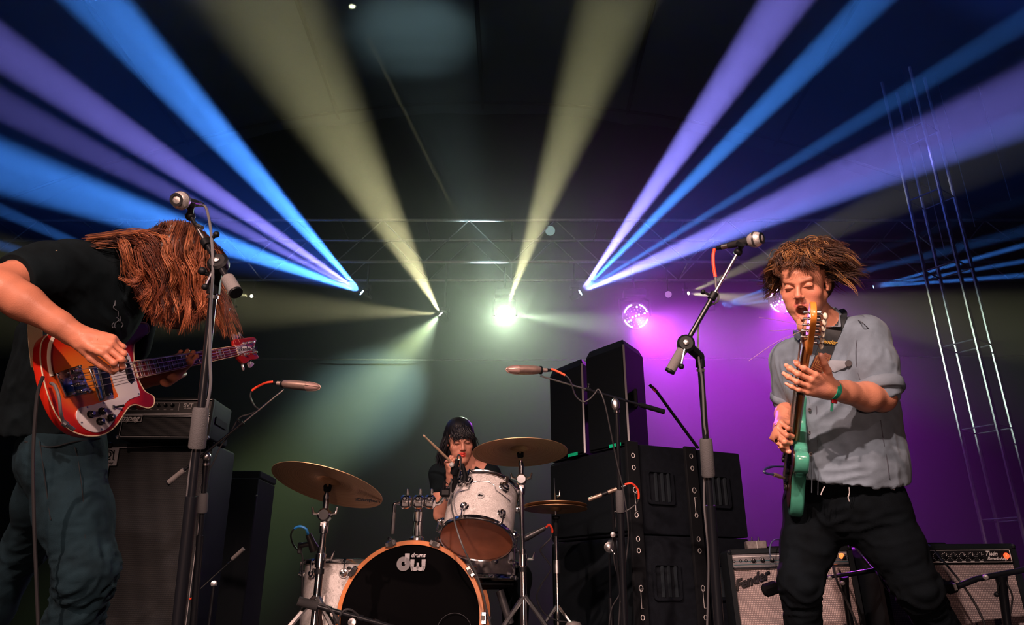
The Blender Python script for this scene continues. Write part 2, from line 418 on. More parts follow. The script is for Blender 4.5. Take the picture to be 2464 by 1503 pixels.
moving_head(1215, 755, LAMP_D, (1225, 800, 6.0), 0.11, LW, 'dazzling white lamp facing straight out above the drummer', TB)
moving_head(605, 712, 9.62, (520, 700, 8.8), 0.03, LY, 'tiny yellowish lamp seen just right of the bassist\'s hair', TB)
moving_head(552, 745, 9.62, (200, 640, 8.5), 0.03, LBS, 'tiny blue lamp shining through the tips of the bassist\'s hair', TB)
moving_head(1657, 705, 9.62, (1800, 680, 8.8), 0.03, LY, 'tiny yellowish lamp left of the guitarist beside his microphone boom', TB)
moving_head(1720, 740, 9.62, (2464, 560, 8.5), 0.035, LBS, 'small blue lamp between the microphone boom and the guitarist\'s face', TB)
moving_head(2102, 690, 9.62, (2464, 630, 8.5), 0.03, LBS, 'small blue lamp to the right of the guitarist\'s hair', TB)
def led_wash(px, py, Y, label):
    s = P(px, py, Y); d = (P(px + 30, py + 60, 6.0) - s).normalized(); r = 0.17; pl = Plane(s, V(1, 0, 0) - d * d.x, n=d)
    t = thing('led_wash_lamp', label, 'stage light', s, 'magenta wash lamps'); cc = s - d * 0.14
    MB().cyl((cc.x, cc.y, TB), (cc.x, cc.y, cc.z + 0.3), 0.016, n=8).build('hanging_rod', LAMPB, t)
    MB().box((cc.x, cc.y, cc.z + 0.3), (0.3, 0.2, 0.12), bev=.02).build('base', LAMPB, t)
    MB().tube([(cc.x - .2, cc.y, cc.z), (cc.x - .2, cc.y, cc.z + .22), (cc.x, cc.y, cc.z + .28), (cc.x + .2, cc.y, cc.z + .22), (cc.x + .2, cc.y, cc.z)], 0.02, 6).build('yoke', LAMPB, t)
    MB().lathe(s - d * 0.28, d, [(0, 0), (0.0, 0.1), (0.12, 0.17), (0.26, 0.185), (0.275, 0.175), (0.262, 0.165), (0.262, 0)], 28).build('lamp_head', LAMPB, t)
    for k in range(4):
        a0 = k * math.pi / 2 + 0.35; pts = [pl.w(math.cos(a0 + j * .12) * .155, math.sin(a0 + j * .12) * .155, 0.0) for j in range(9)]
        MB().tube(pts, 0.007, 6).build('light_ring_segment', LM, t)
    rnd = random.Random(5)
    for ring, n in ((0.0, 1), (0.045, 6), (0.085, 12), (0.12, 16)):
        for k in range(n):
            a0 = k * 2 * math.pi / n + ring * 9; x, y = ring * math.cos(a0), ring * math.sin(a0)
            on = (abs(x - y) < 0.035 or ring > .11 and (x + y) > .1) and rnd.random() < .9
            MB().ball(pl.w(x, y, -0.012), 0.0115 if on else 0.005, 8).build('diode', LM if on else LM2, t)
    return t
led_wash(1530, 760, LAMP_D, 'round magenta wash lamp with a ring of diodes above the speaker stack')
led_wash(1883, 722, LAMP_D, 'round magenta wash lamp half hidden behind the guitarist\'s face')
def par_can(px, py, Y, aim, r, label, em):
    s = P(px, py, Y); d = (P(*aim) - s).normalized(); t = thing('par_can', label, 'stage light', s, 'unlit cans on the rear rig')
    MB().lathe(s - d * r * 2.4, d, [(0, 0), (0.0, r * .6), (r * .8, r), (r * 2.4, r * 1.02), (r * 2.4, r * .94), (r * 2.0, r * .9), (r * 2.0, 0)], 20).build('can', LAMPB, t)
    MB().lathe(s - d * r * .35, d, [(0, r * .92), (r * .25, r * .5), (r * .3, 0)], 20).build('lens', em, t)
    MB().tube([s - d * r * 1.2, s - d * r * 1.2 + V(0, 0, r * 1.6), V(s.x, s.y, TZ[1] if s.z > 4.8 else TZ[0])], 0.012, 6).build('bracket', LAMPB, t)
GL = M('reflection_glow_lens', (0.6, 0.75, 0.75), 0.15, emit=(0.5, 0.8, 0.75), estr=0.35)  # weak emission painted in for the light this unlit lens reflects
par_can(1324, 555, 9.0, (1350, 640, 5.0), 0.075, 'round can with a pale glass lens on the truss above the dazzling lamp', GL)
GP = M('pink_reflection_lens', (0.7, 0.5, 0.75), 0.2, emit=(0.75, 0.35, 0.85), estr=0.5)  # pinkish colour and emission stand in for a reflection on the can
t = par_can(1608, 708, 9.2, (1560, 760, 5.0), 0.05, 'small can between the magenta wash lamp and the tiny yellowish lamp', GP)

# ------------------------------------------------------------------ loudspeaker stack
CAB = M('speaker_paint', (0.006, 0.008, 0.012), 0.5, spec=0.2, bump=0.8, bscale=350, var=0.2)
GRL = M('speaker_grille', (0.005, 0.008, 0.011), 0.8, spec=0.1, bump=1.0, bscale=600)
su = V(0.91, 0.414, 0); sw = V(-0.55, 0.835, 0).normalized()
A0 = P(1528, 1065, 4.3); top = A0.z; hC = 0.52
def subcab(org, du, dw, z0, label, faceside):
    u1, w1 = su, sw; c = org
    t = thing('subwoofer_cabinet', label, 'loudspeaker', (org.x + (u1.x * du + w1.x * dw) / 2, org.y + (u1.y * du + w1.y * dw) / 2, z0), 'black cabinets of the speaker stack')
    mb = MB(); g = 0.006
    pts = [c + u1 * g + w1 * g, c + u1 * (du - g) + w1 * g, c + u1 * (du - g) + w1 * (dw - g), c + u1 * g + w1 * (dw - g)]
    pl = Plane(V(c.x, c.y, 0), V(1, 0, 0), V(0, 1, 0)); out = [(p.x - c.x, p.y - c.y) for p in pts]
    # body with a rebated front
    mb.prism(pl, out, z0 + 0.004, z0 + hC - 0.004, 0.012); mb.build('cabinet', CAB, t)
    fp = Plane(V(c.x, c.y, z0), -sw, V(0, 0, 1)) ; # front grille side looks to the left
    # grille (left face)
    gp = Plane(V(c.x, c.y, z0) - u1 * 0.0, w1, V(0, 0, 1))
    mb = MB(); n_ = gp.n
    sgn = 1 if n_.dot(u1) < 0 else -1
    ol = rrect(dw - 0.05, hC - 0.05, 0.01, 2, dw / 2, hC / 2)
    mb = MB().prism(gp, ol, min(0, sgn * 0.012), max(0, sgn * 0.012), 0.004); mb.build('grille', GRL, t)
    # side handle pocket (right face)
    if faceside:
        sp = Plane(V(c.x, c.y, z0), u1, V(0, 0, 1)); s2 = 1 if sp.n.dot(w1) < 0 else -1
        cx, cy = du * 0.42, hC * 0.52
        o, i = rrect(0.19, 0.2, 0.02, 3, cx, cy), rrect(0.16, 0.17, 0.015, 3, cx, cy)
        mb = MB(); frame_ring(mb, sp, o, i, -0.002 * s2, 0.012 * s2); mb.build('handle_surround', CAB, t)
        mb = MB()
        for k in range(3): mb.box(sp.w(cx - 0.03 + 0.045 * k, cy, 0.004 * s2), (0.012, 0.012, 0.165), Matrix((u1, w1, V(0, 0, 1))).transposed())
        mb.build('handle_bars', M('handle_grey', (0.03, 0.04, 0.05), 0.35, 0.4), t)
    return t
r0 = V(A0.x, A0.y, 0)
n = 0
for col in (0, 1):
    for row in (0, 1):
        z0 = top - hC * (row + 1)
        lab = [['upper front black speaker cabinet directly below the two upright speakers', 'lower front black speaker cabinet at the foot of the stack'],
               ['upper rear black speaker cabinet of the stack, beside the magenta haze', 'lower rear black speaker cabinet behind the chrome-faced amplifier']][col][row]
        subcab(r0 + su * (0.40 * col + 0.02 * col), 0.37, 0.86, z0, lab, True)
struct(MB().prism(Plane(V(r0.x, r0.y, 0), su, sw), [(0, 0), (0.8, 0), (0.8, 0.86), (0, 0.86)], 0.15, top - 2 * hC, 0.0).build('trim_9', MATTE))
# rigging strips with holes on the corners
RING = M('white_ring_mark', (0.75, 0.72, 0.72), 0.5)
spn = Plane(V(r0.x, r0.y, 0), su, V(0, 0, 1)); sg = 1 if spn.n.dot(sw) < 0 else -1
for k, (a0, lab) in enumerate(((-0.035, 'black rigging strip with white-ringed holes on the near corner of the speaker stack'), (0.385, 'black rigging strip between the front and rear speaker cabinets'))):
    t = thing('rigging_strip', lab, 'rigging', spn.w(a0, 0.3), 'rigging strips on the speaker stack')
    MB().box(spn.w(a0, top - 0.52, sg * 0.012), (0.085, 0.02, 1.05), Matrix((su, sw, V(0, 0, 1))).transposed(), bev=0.004).build('strip', MATTE, t)
    for (py, R_) in ((1098, .011), (1127, .011), (1240, .011), (1297, .011), (1325, .011), (1485, .011), (1180, .013), (1415, .013)):
        h = P(1510, py, 4.3 + .15 * k).z
        c0 = spn.w(a0, h, sg * 0.024); rr = R_
        MB().tube([c0 + su * math.cos(q * math.pi / 5) * rr + V(0, 0, 1) * math.sin(q * math.pi / 5) * rr * 1.2 for q in range(11)], 0.0022, 5, cap=False).build('ring_mark', RING if k == 0 else GRAYP, t)
    for py in (1210, 1440):
        h = P(1510, py, 4.3).z
        MB().tube([spn.w(a0 + .008, h - .05, sg * .026), spn.w(a0 - .004, h - .05, sg * .026), spn.w(a0 - .004, h + .05, sg * .026), spn.w(a0 + .008, h + .05, sg * .026)], 0.002, 5).build('pull_pin_bracket', GRAYP, t)
# two upright speakers on top
def upright(pts, h, label, edge):
    cx = sum(p[0] for p in pts) / 4; cy = sum(p[1] for p in pts) / 4
    t = thing('upright_loudspeaker', label, 'loudspeaker', (cx, cy, top), 'upright speakers on top of the stack')
    pl = Plane(V(0, 0, 0), V(1, 0, 0), V(0, 1, 0)); mb = MB()
    levels = [(top + 0.004, 1.0), (top + h * 0.93, 1.0), (top + h, 0.86)]
    vs = [V(cx + (p[0] - cx) * s, cy + (p[1] - cy) * s, z) for z, s in levels for p in pts]
    mb.add(vs, [(k * 4 + i, k * 4 + (i + 1) % 4, k * 4 + 4 + (i + 1) % 4, k * 4 + 4 + i) for k in (0, 1) for i in range(4)] + [(3, 2, 1, 0), (8, 9, 10, 11)])
    mb.build('cabinet', CAB, t, angle=20)
    a, b = V(*pts[0], 0), V(*pts[1], 0); d = (b - a); nrm = V(d.y, -d.x, 0).normalized()
    if nrm.dot(V(cx, cy, 0) - a) > 0: nrm = -nrm
    gp = Plane(a + V(0, 0, top), d, V(0, 0, 1)); s = 1 if gp.n.dot(nrm) > 0 else -1
    MB().prism(gp, rrect(d.length - 0.03, h * 0.9, 0.01, 2, d.length / 2, h * .47), min(0, .014 * s), max(0, .014 * s), 0.004).build('grille', GRL, t)
    MB().box(gp.w(0.0, h * .47, s * .01), (0.012, 0.012, h * .92)).build('edge_strip', M('edge_strip_grey', (0.25, 0.25, 0.27), 0.35, .6), t)
    MB().box(gp.w(d.length * .3, 0.012, s * .02), (0.10, 0.004, 0.02), Matrix((d.normalized(), nrm, V(0, 0, 1))).transposed()).build('green_tape', M('green_tape', (0.0, 0.62, 0.3), 0.6), t)
    MB().box(V(*pts[3], 0).lerp(V(*pts[0], 0), .6) + V(0, 0, top + h * .45), (0.02, 0.09, 0.12), bev=.005).build('side_handle', MATTE, t)
upright([(0.71, 4.36), (0.495, 4.65), (0.66, 4.86), (0.87, 4.62)], 0.68, 'upright black speaker on the stack, nearer one, its rounded top against the magenta haze', 0)
upright([(0.475, 4.67), (0.27, 4.99), (0.38, 5.2), (0.585, 4.90)], 0.65, 'upright black speaker on the stack behind the nearer one, dim and further left', 0)
a_, b_, c_ = P(1563, 925, 4.55), P(1580, 942, 4.56), P(1680, 1078, 4.7)
t = thing('ratchet_strap', 'thin black strap slanting down from the upright speaker to the stack top', 'strap', c_)
MB().tube([a_, b_, c_], 0.008, 6, flat=2).build('webbing', MATTE, t); MB().tube([a_.lerp(b_, .5), b_], 0.012, 6).build('hook', M('dark_red', (0.3, 0.02, 0.02), 0.5), t)
# ------------------------------------------------------------------ guitar amplifiers
TWEED = bpy.data.materials.new('silver_grille_cloth'); TWEED.use_nodes = True
def grille_nodes(m, scale_u, cols, rough=0.6, bumpy=0.5):
    nt = m.node_tree; b = nt.nodes['Principled BSDF']; b.inputs['Roughness'].default_value = rough
    uv = nt.nodes.new('ShaderNodeAttribute'); uv.attribute_name = 'grid'
    sp = nt.nodes.new('ShaderNodeSeparateXYZ'); nt.links.new(uv.outputs['Vector'], sp.inputs[0])
    def wave(o, k):
        mu = nt.nodes.new('ShaderNodeMath'); mu.operation = 'MULTIPLY'; mu.inputs[1].default_value = k * 2 * math.pi; nt.links.new(o, mu.inputs[0])
        s = nt.nodes.new('ShaderNodeMath'); s.operation = 'SINE'; nt.links.new(mu.outputs[0], s.inputs[0])
        r = nt.nodes.new('ShaderNodeMapRange'); r.inputs['From Min'].default_value = -0.6; r.inputs['From Max'].default_value = 0.6; nt.links.new(s.outputs[0], r.inputs['Value']); return r.outputs[0]
    wu, wv = wave(sp.outputs[0], scale_u[0]), wave(sp.outputs[1], scale_u[1])
    mul = nt.nodes.new('ShaderNodeMath'); mul.operation = 'MULTIPLY'; nt.links.new(wu, mul.inputs[0]); nt.links.new(wv, mul.inputs[1])
    nz = nt.nodes.new('ShaderNodeTexNoise'); nz.inputs['Scale'].default_value = 9; tc = nt.nodes.new('ShaderNodeTexCoord'); nt.links.new(tc.outputs['Object'], nz.inputs['Vector'])
    ad = nt.nodes.new('ShaderNodeMath'); ad.operation = 'MULTIPLY_ADD'; nt.links.new(nz.outputs['Fac'], ad.inputs[0]); ad.inputs[1].default_value = 0.35; nt.links.new(mul.outputs[0], ad.inputs[2])
    cr = nt.nodes.new('ShaderNodeValToRGB'); nt.links.new(ad.outputs[0], cr.inputs[0])
    cr.color_ramp.elements[0].color = (*cols[0], 1); cr.color_ramp.elements[1].color = (*cols[1], 1)
    nt.links.new(cr.outputs[0], b.inputs['Base Color'])
    bp = nt.nodes.new('ShaderNodeBump'); bp.inputs['Strength'].default_value = bumpy; bp.inputs['Distance'].default_value = 0.001
    nt.links.new(mul.outputs[0], bp.inputs['Height']); nt.links.new(bp.outputs[0], b.inputs['Normal'])
grille_nodes(TWEED, (130, 105), ((0.13, 0.105, 0.115), (0.62, 0.50, 0.49)), 0.45, 0.6)
BCLOTH = bpy.data.materials.new('black_grille_cloth'); BCLOTH.use_nodes = True
grille_nodes(BCLOTH, (150, 85), ((0.001, 0.002, 0.003), (0.010, 0.014, 0.020)), 0.6, 0.6)
def cloth(pl, a0, b0, a1, b1, z, m, parent, name='grille_cloth'):
    nx, nz_ = 24, 20; vs = []; fs = []; uv = []
    for i in range(nx + 1):
        for j in range(nz_ + 1):
            a = a0 + (a1 - a0) * i / nx; b = b0 + (b1 - b0) * j / nz_
            vs.append(pl.w(a, b, z + 0.0015 * math.sin(i * 1.3 + j * .7))); uv.append((a, b, 0))
    for i in range(nx):
        for j in range(nz_): k = i * (nz_ + 1) + j; fs.append((k, k + nz_ + 1, k + nz_ + 2, k + 1))
    n = len(vs); vs += [pl.w(a0, b0, z - .012), pl.w(a1, b0, z - .012), pl.w(a1, b1, z - .012), pl.w(a0, b1, z - .012)]; uv += [(0, 0, 0)] * 4
    fs.append((n + 3, n + 2, n + 1, n))
    mb = MB(); mb.add(vs, fs); o = mb.build(name, m, parent)
    at = o.data.attributes.new('grid', 'FLOAT_VECTOR', 'POINT'); at.data.foreach_set('vector', [c for p in uv for c in p])
    return o
def upright_plane(TL, TR):
    u = (TR - TL); W_ = u.length; u.z *= 1.0; u.normalize(); n = V(u.y, -u.x, 0).normalized(); v = n.cross(u)
    return Plane(TL, u, v if v.z > 0 else -v), W_
def knob(parent, pl, a, b, z, r, h=0.014, m=None, skirt=True, name='knob', pointer=True):
    prof = [(0, 0), (0, r * 1.25), (h * .22, r * 1.2), (h * .28, r * .82), (h * .85, r * .72), (h, r * .6), (h, 0)] if skirt else [(0, 0), (0, r), (h * .9, r * .9), (h, r * .75), (h, 0)]
    o = MB().lathe(pl.w(a, b, z), pl.n, prof, 16).build(name, m or BLACK, parent)
    if pointer: MB().box(pl.w(a - r * .2, b + r * .5, z + h), (r * .18, r * .18, r * .7)).build('pointer', WHITE, o)
    return o
CHP = M('brushed_chrome_panel', (0.62, 0.62, 0.66), 0.28, 0.9, var=0.15)
PANELB = M('black_panel', (0.012, 0.012, 0.014), 0.35)
def fender_amp(TL, TR, H, D, label, silver):
    pl, Wd = upright_plane(TL, TR); n = pl.n
    if n.y > 0: n = -n
    sgn = 1 if pl.n.dot(n) > 0 else -1
    c = pl.w(Wd / 2, -H) - n * D / 2
    t = thing('guitar_amplifier', label, 'amplifier', c, 'guitar amplifiers behind the guitarist')
    f = 0.022
    # vinyl-covered shell: open frame in front, solid behind
    mb = MB(); o = rrect(Wd, H, 0.018, 4, Wd / 2, -H / 2); i = rrect(Wd - 2 * f, H - 2 * f, 0.004, 4, Wd / 2, -H / 2)
    frame_ring(mb, pl, o, i, 0, -sgn * 0.03); mb.prism(pl, o, -sgn * D if sgn > 0 else 0.03, -sgn * 0.03 if sgn > 0 else D, 0.004)
    mb.build('cabinet', TOLEX, t)
    ph = 0.062; b1 = -f - 0.002; z = -sgn * 0.010
    if silver:
        MB().box(pl.w(Wd / 2, b1 - ph / 2, z), (Wd - 2 * f - .004, 0.006, ph), Matrix((pl.u, n, pl.v)).transposed(), bev=.001).build('control_panel', CHP, t)
        for bb in (b1 - .012, b1 - .034, b1 - .05):
            MB().box(pl.w(Wd * .5, bb, z + sgn * .0035), (Wd - 2 * f - .01, 0.0015, 0.003), Matrix((pl.u, n, pl.v)).transposed()).build('panel_line', WHITE if bb == b1 - .012 else M('teal_line', (0.02, 0.1, 0.13), 0.4), t)
        MB().box(pl.w(Wd / 2, b1 - ph - .005, z + sgn * .004), (Wd - 2 * f - .004, 0.008, 0.010), Matrix((pl.u, n, pl.v)).transposed(), bev=.002).build('trim_strip', CHROME, t)
        ks = [.125 + .045 * k for k in range(4)] + [.41 + .05 * k for k in range(4)]; js = (.03, .062, .09); js2 = (.35, .38)
    else:
        MB().box(pl.w(Wd / 2, b1 - ph / 2, z), (Wd - 2 * f - .004, 0.006, ph), Matrix((pl.u, n, pl.v)).transposed(), bev=.001).build('control_panel', PANELB, t)
        mb = MB(); frame_ring(mb, pl, rrect(Wd - 2 * f - .012, ph - .006, .003, 3, Wd / 2, b1 - ph / 2), rrect(Wd - 2 * f - .017, ph - .011, .003, 3, Wd / 2, b1 - ph / 2), z + sgn * .003, z + sgn * .0042); mb.build('panel_border', WHITE, t)
        ks = [.245 + .043 * k for k in range(7)]; js = (.03, .06, .15); js2 = (.18,)
    for k in ks:
        kn = knob(t, pl, k, b1 - ph * .52, z + sgn * .003, 0.0095)
        mb = MB()
        for q in range(11):
            a0 = math.radians(-60 + 30 * q); mb.box(pl.w(k + math.cos(a0) * .0165, b1 - ph * .52 + math.sin(a0) * .0165, z + sgn * .0035), (0.0022, 0.001, 0.0022))
        mb.build('dial_marks', WHITE if not silver else BLACK, kn)['kind'] = 'stuff'
        if not silver: MB().box(pl.w(k, b1 - ph + .008, z + sgn * .0036), (0.018, 0.001, 0.0035)).build('lettering_bar', GRAYP, t)
    for k in js + js2:
        mb = MB(); mb.tube([pl.w(k + math.cos(q * math.pi / 5) * .006, b1 - ph * .5 + math.sin(q * math.pi / 5) * .006, z + sgn * .0045) for q in range(11)], 0.0018, 5, cap=False); mb.build('input_socket', BLACK if silver else GRAYP, t)
    ja = Wd - f - .03 if silver else Wd - f - .028
    MB().lathe(pl.w(ja, b1 - ph * (.4 if silver else .5), z + sgn * .003), n, [(0, .014), (.003, .0135), (.003, .0125), (.009, .010), (.013, .005), (.014, 0)], 12).build('pilot_light', M('red_jewel_lit', (0.8, 0.05, 0.02), .2, emit=(1.0, 0.07, 0.02), estr=2.2) if not silver else M('amber_jewel_lit', (0.8, 0.2, 0.02), .2, emit=(1.0, 0.20, 0.05), estr=1.8), t)
    mb = MB()
    gb1 = b1 - ph - .008
    cloth(pl, f + .002, -H + f + .002, Wd - f - .002, gb1, -sgn * .014, TWEED, t)
    # script logo, raised chrome
    if silver:
        mb = MB(); text_mb(mb, pl, 'Fender', 0.062, .100, gb1 - .055, -sgn * .008 if sgn > 0 else .008, .004, 0.5, 0.0012, 0.30); mb.build('logo', CHROME, t)
        mb = MB(); text_mb(mb, pl, 'Fender', 0.062, .100, gb1 - .055, -sgn * .011 if sgn > 0 else .011, .003, 0.5, 0.0034, 0.30); mb.build('logo_backing', BLACK, t)
    else:
        mb = MB(); text_mb(mb, pl, 'Twin', 0.030, Wd - .125, b1 - .021, z + sgn * .0036, .0006, .45, .0005, -0.05); text_mb(mb, pl, 'Reverb-Amp', 0.019, Wd - .098, b1 - .043, z + sgn * .0036, .0006, .45, .0004, -0.03)
        mb.build('lettering', WHITE, t)
    MB().box(pl.w(Wd / 2, 0.008, -sgn * D / 2), (0.16, 0.03, 0.012), Matrix((pl.u, n, pl.v)).transposed(), bev=.005).build('handle', BLACK, t)
    for a in (0.0, Wd):
        for b in (-.0, -H):
            MB().ball(pl.w(abs(a - .012), b + (-.012 if b > -.1 else .012), 0), 0.012, 8).build('corner_protector', TOLEX, t)
    return t, pl, Wd, sgn
a1, pl1, W1, s1 = fender_amp(Q(1748, 1322, 3.66), Q(2048, 1311, 3.60), 0.50, 0.24, 'silver-faced guitar amplifier with black knobs, amber pilot light and chrome script badge', True)
a2, pl2, W2, s2 = fender_amp(Q(2107, 1309, 3.42), Q(2441, 1307, 3.46), 0.50, 0.26, 'black-faced guitar amplifier with red pilot light and white script lettering', False)
# small box on the silver-faced amplifier
pb = Plane(pl1.w(.165, 0, -s1 * .10), pl1.u, pl1.v); t = thing('effects_pedal', 'small grey metal switch box standing on the silver-faced amplifier', 'pedal', pb.o)
PG = M('worn_grey_metal', (0.22, 0.2, 0.2), 0.45, 0.4, var=.2, scale=60)
MB().box(pb.w(0, .022, 0), (0.10, .07, .04), Matrix((pb.u, -pb.n, pb.v)).transposed(), bev=.004).build('housing', PG, t)
for a in (-.018, .014): MB().lathe(pb.w(a, .042, .02), pb.v, [(0, .006), (.004, .006), (.004, .003), (.014, .0025), (.015, .0045), (.019, .0045), (.019, 0)], 10).build('footswitch', CHROME, t)
MB().box(pb.w(.0, .022, .036), (0.003, .001, .036), Matrix((pb.u, -pb.n, pb.v)).transposed()).build('label_strip', GRAYP, t)

# ------------------------------------------------------------------ bass amplifier head and cabinet (left)
pc, Wc = upright_plane(Q(262, 1068, 4.86), Q(513, 1062, 4.86)); HC = 1.2; DC = 0.4
nn = pc.n if pc.n.y < 0 else -pc.n; sc_ = 1 if pc.n.dot(nn) > 0 else -1
t = thing('bass_speaker_cabinet', 'tall black speaker cabinet with ribbed grille behind the bassist\'s legs', 'amplifier', pc.w(Wc / 2, -HC, -sc_ * DC / 2))
mb = MB(); o = rrect(Wc, HC, .02, 4, Wc / 2, -HC / 2); i = rrect(Wc - .05, HC - .05, .008, 4, Wc / 2, -HC / 2)
frame_ring(mb, pc, o, i, 0, -sc_ * .03); mb.prism(pc, o, min(-sc_ * DC, -sc_ * .03), max(-sc_ * DC, -sc_ * .03), .004); mb.build('cabinet', TOLEX, t)
cloth(pc, .03, -HC + .03, Wc - .03, -.03, -sc_ * .012, BCLOTH, t)
mb = MB(); frame_ring(mb, pc, rrect(Wc - .046, HC - .046, .01, 4, Wc / 2, -HC / 2), rrect(Wc - .054, HC - .054, .009, 4, Wc / 2, -HC / 2), 0, sc_ * .002); mb.build('piping', M('silver_piping', (.5, .5, .52), .4, .5), t)
# square badge with a looped letter a
ax, ay = pc.hit(262, 1098); bw = .115
MB().box(pc.w(ax + .003, ay, sc_ * .0), (bw, .006, bw * 1.06), Matrix((pc.u, nn, pc.v)).transposed(), bev=.002).build('badge', M('badge_grey', (.42, .42, .44), .4), t)
mb = MB(); R0 = [pc.w(ax - .004 + math.cos(k * math.pi / 12) * .018, ay + .012 + math.sin(k * math.pi / 12) * .018, sc_ * .005) for k in range(25)]; mb.tube(R0, .0042, 6, cap=False)
R1 = [pc.w(ax - .004 + math.cos(k * math.pi / 12 + .1) * .034, ay + .010 + math.sin(k * math.pi / 12 + .1) * .032, sc_ * .005) for k in range(21)]; mb.tube(R1, .0038, 6)
mb.tube([pc.w(ax + .032, ay + .042, sc_ * .005), pc.w(ax + .034, ay - .022, sc_ * .005), pc.w(ax + .044, ay - .024, sc_ * .005)], .004, 6)
text_mb(mb, pc, 'Ampeg', .024, ax, ay - .044, sc_ * .0035, .001, .4, .0004); mb.build('badge_letters', BLACK, t)
for a in (.01, Wc - .01): MB().ball(pc.w(a, -.01, 0), .022, 8).build('corner_protector', BLACK, t)
ph_, Wh = upright_plane(Q(300, 955, 4.84), Q(517, 957, 4.84)); HH = .275; DH = .32; sh = 1 if ph_.n.y < 0 else -1; nh = ph_.n * sh
t = thing('bass_amplifier_head', 'black amplifier head with silver piping on top of the tall bass cabinet', 'amplifier', ph_.w(Wh / 2, -HH, -sh * DH / 2))
mb = MB(); o = rrect(Wh, HH, .018, 4, Wh / 2, -HH / 2); i = rrect(Wh - .03, HH - .03, .008, 4, Wh / 2, -HH / 2)
frame_ring(mb, ph_, o, i, 0, -sh * .025); mb.prism(ph_, o, min(-sh * DH, -sh * .025), max(-sh * DH, -sh * .025), .004); mb.build('cabinet', TOLEX, t)
RH = Matrix((ph_.u, nh, ph_.v)).transposed(); SP = M('silver_piping', (.5, .5, .52), .4, .5)
MB().box(ph_.w(Wh / 2, -.062, -sh * .008), (Wh - .034, .01, .082), RH).build('control_panel', PANELB, t)
for b in (-.012, -.108, -.118): MB().box(ph_.w(Wh / 2, b, sh * .0), (Wh - .03, .003, .0035), RH).build('piping', SP, t)
cloth(ph_, .02, -HH + .02, Wh - .02, -.122, -sh * .008, BCLOTH, t)
mb = MB(); frame_ring(mb, ph_, rrect(Wh - .03, HH - .135, .014, 4, Wh / 2, -.195), rrect(Wh - .037, HH - .142, .012, 4, Wh / 2, -.195), 0, sh * .003); mb.build('piping', SP, t)
mb = MB(); frame_ring(mb, ph_, rrect(Wh * .58, .06, .008, 3, Wh * .33, -.062), rrect(Wh * .58 - .004, .056, .007, 3, Wh * .33, -.062), -sh * .002, sh * .0); frame_ring(mb, ph_, rrect(Wh * .34, .06, .008, 3, Wh * .79, -.062), rrect(Wh * .34 - .004, .056, .007, 3, Wh * .79, -.062), -sh * .002, 0); mb.build('panel_outline', GRAYP, t)
for k in range(7):
    knob(t, ph_, Wh * .07 + .046 * k + .01, -.052, -sh * .002, .0115, .016)
    MB().box(ph_.w(Wh * .07 + .046 * k + .01, -.082, -sh * .002), (.016, .001, .003), RH).build('lettering_bar', GRAYP, t)
mb = MB(); text_mb(mb, ph_, 'SVT', .032, Wh * .72, -.052, -sh * .002 if sh > 0 else .002, .0008, 0, .0009, 0, 'CENTER', 1.2); text_mb(mb, ph_, 'CLASSIC', .013, Wh * .72, -.072, -sh * .002 if sh > 0 else .002, .0008, 0, .0002); mb.build('lettering', WHITE, t)
MB().lathe(ph_.w(Wh * .865, -.062, -sh * .002), nh, [(0, .007), (.004, .006), (.006, 0)], 10).build('pilot_light', M('yellow_jewel_lit', (.8, .5, .05), .3, emit=(1, .6, .1), estr=2.5), t)
lx, ly = ph_.hit(300, 1006)
mb = MB(); frame_ring(mb, ph_, rrect(.20, .048, .004, 3, lx + .015, ly), rrect(.192, .040, .003, 3, lx + .015, ly), 0, sh * .004); mb.build('badge_frame', M('badge_silver', (.6, .6, .62), .4), t)
MB().box(ph_.w(lx + .015, ly, sh * .001), (.192, .003, .04), RH).build('badge', BLACK, t)
mb = MB(); text_mb(mb, ph_, 'Ampeg', .05, lx + .018, ly, sh * .003 if sh > 0 else -.003, .001, .45, .0014, 0, 'CENTER', 1.05); mb.build('badge_letters', WHITE, t)
for a in (.008, Wh - .008): MB().ball(ph_.w(a, -HH + .008, 0), .016, 8).build('corner_protector', STEEL, t)
MB().box(ph_.w(Wh + .003, -HH / 2, -sh * DH / 2), (.008, .2, .05), RH, bev=.003).build('side_handle', BLACK, t)
# dim case further back
c = Q(582, 1150, 5.6)
t = thing('flight_case', 'dim black case with a pale lid strip standing right of the bass cabinet', 'case', (c.x, c.y + .2, .15))
MB().box((c.x, c.y + .2, (c.z + .15) / 2), (.27, .4, c.z - .15), bev=.01).build('body', TOLEX, t)
MB().box((c.x, c.y + .2, c.z + .03), (.28, .41, .055), bev=.008).build('lid', TOLEX, t)
MB().box((c.x, c.y - .006, c.z - .002), (.27, .004, .006)).build('pale_edge_strip', STEEL, t)
MB().ball((c.x + .13, c.y - .004, c.z - .13), .008, 8).build('latch', STEEL, t)

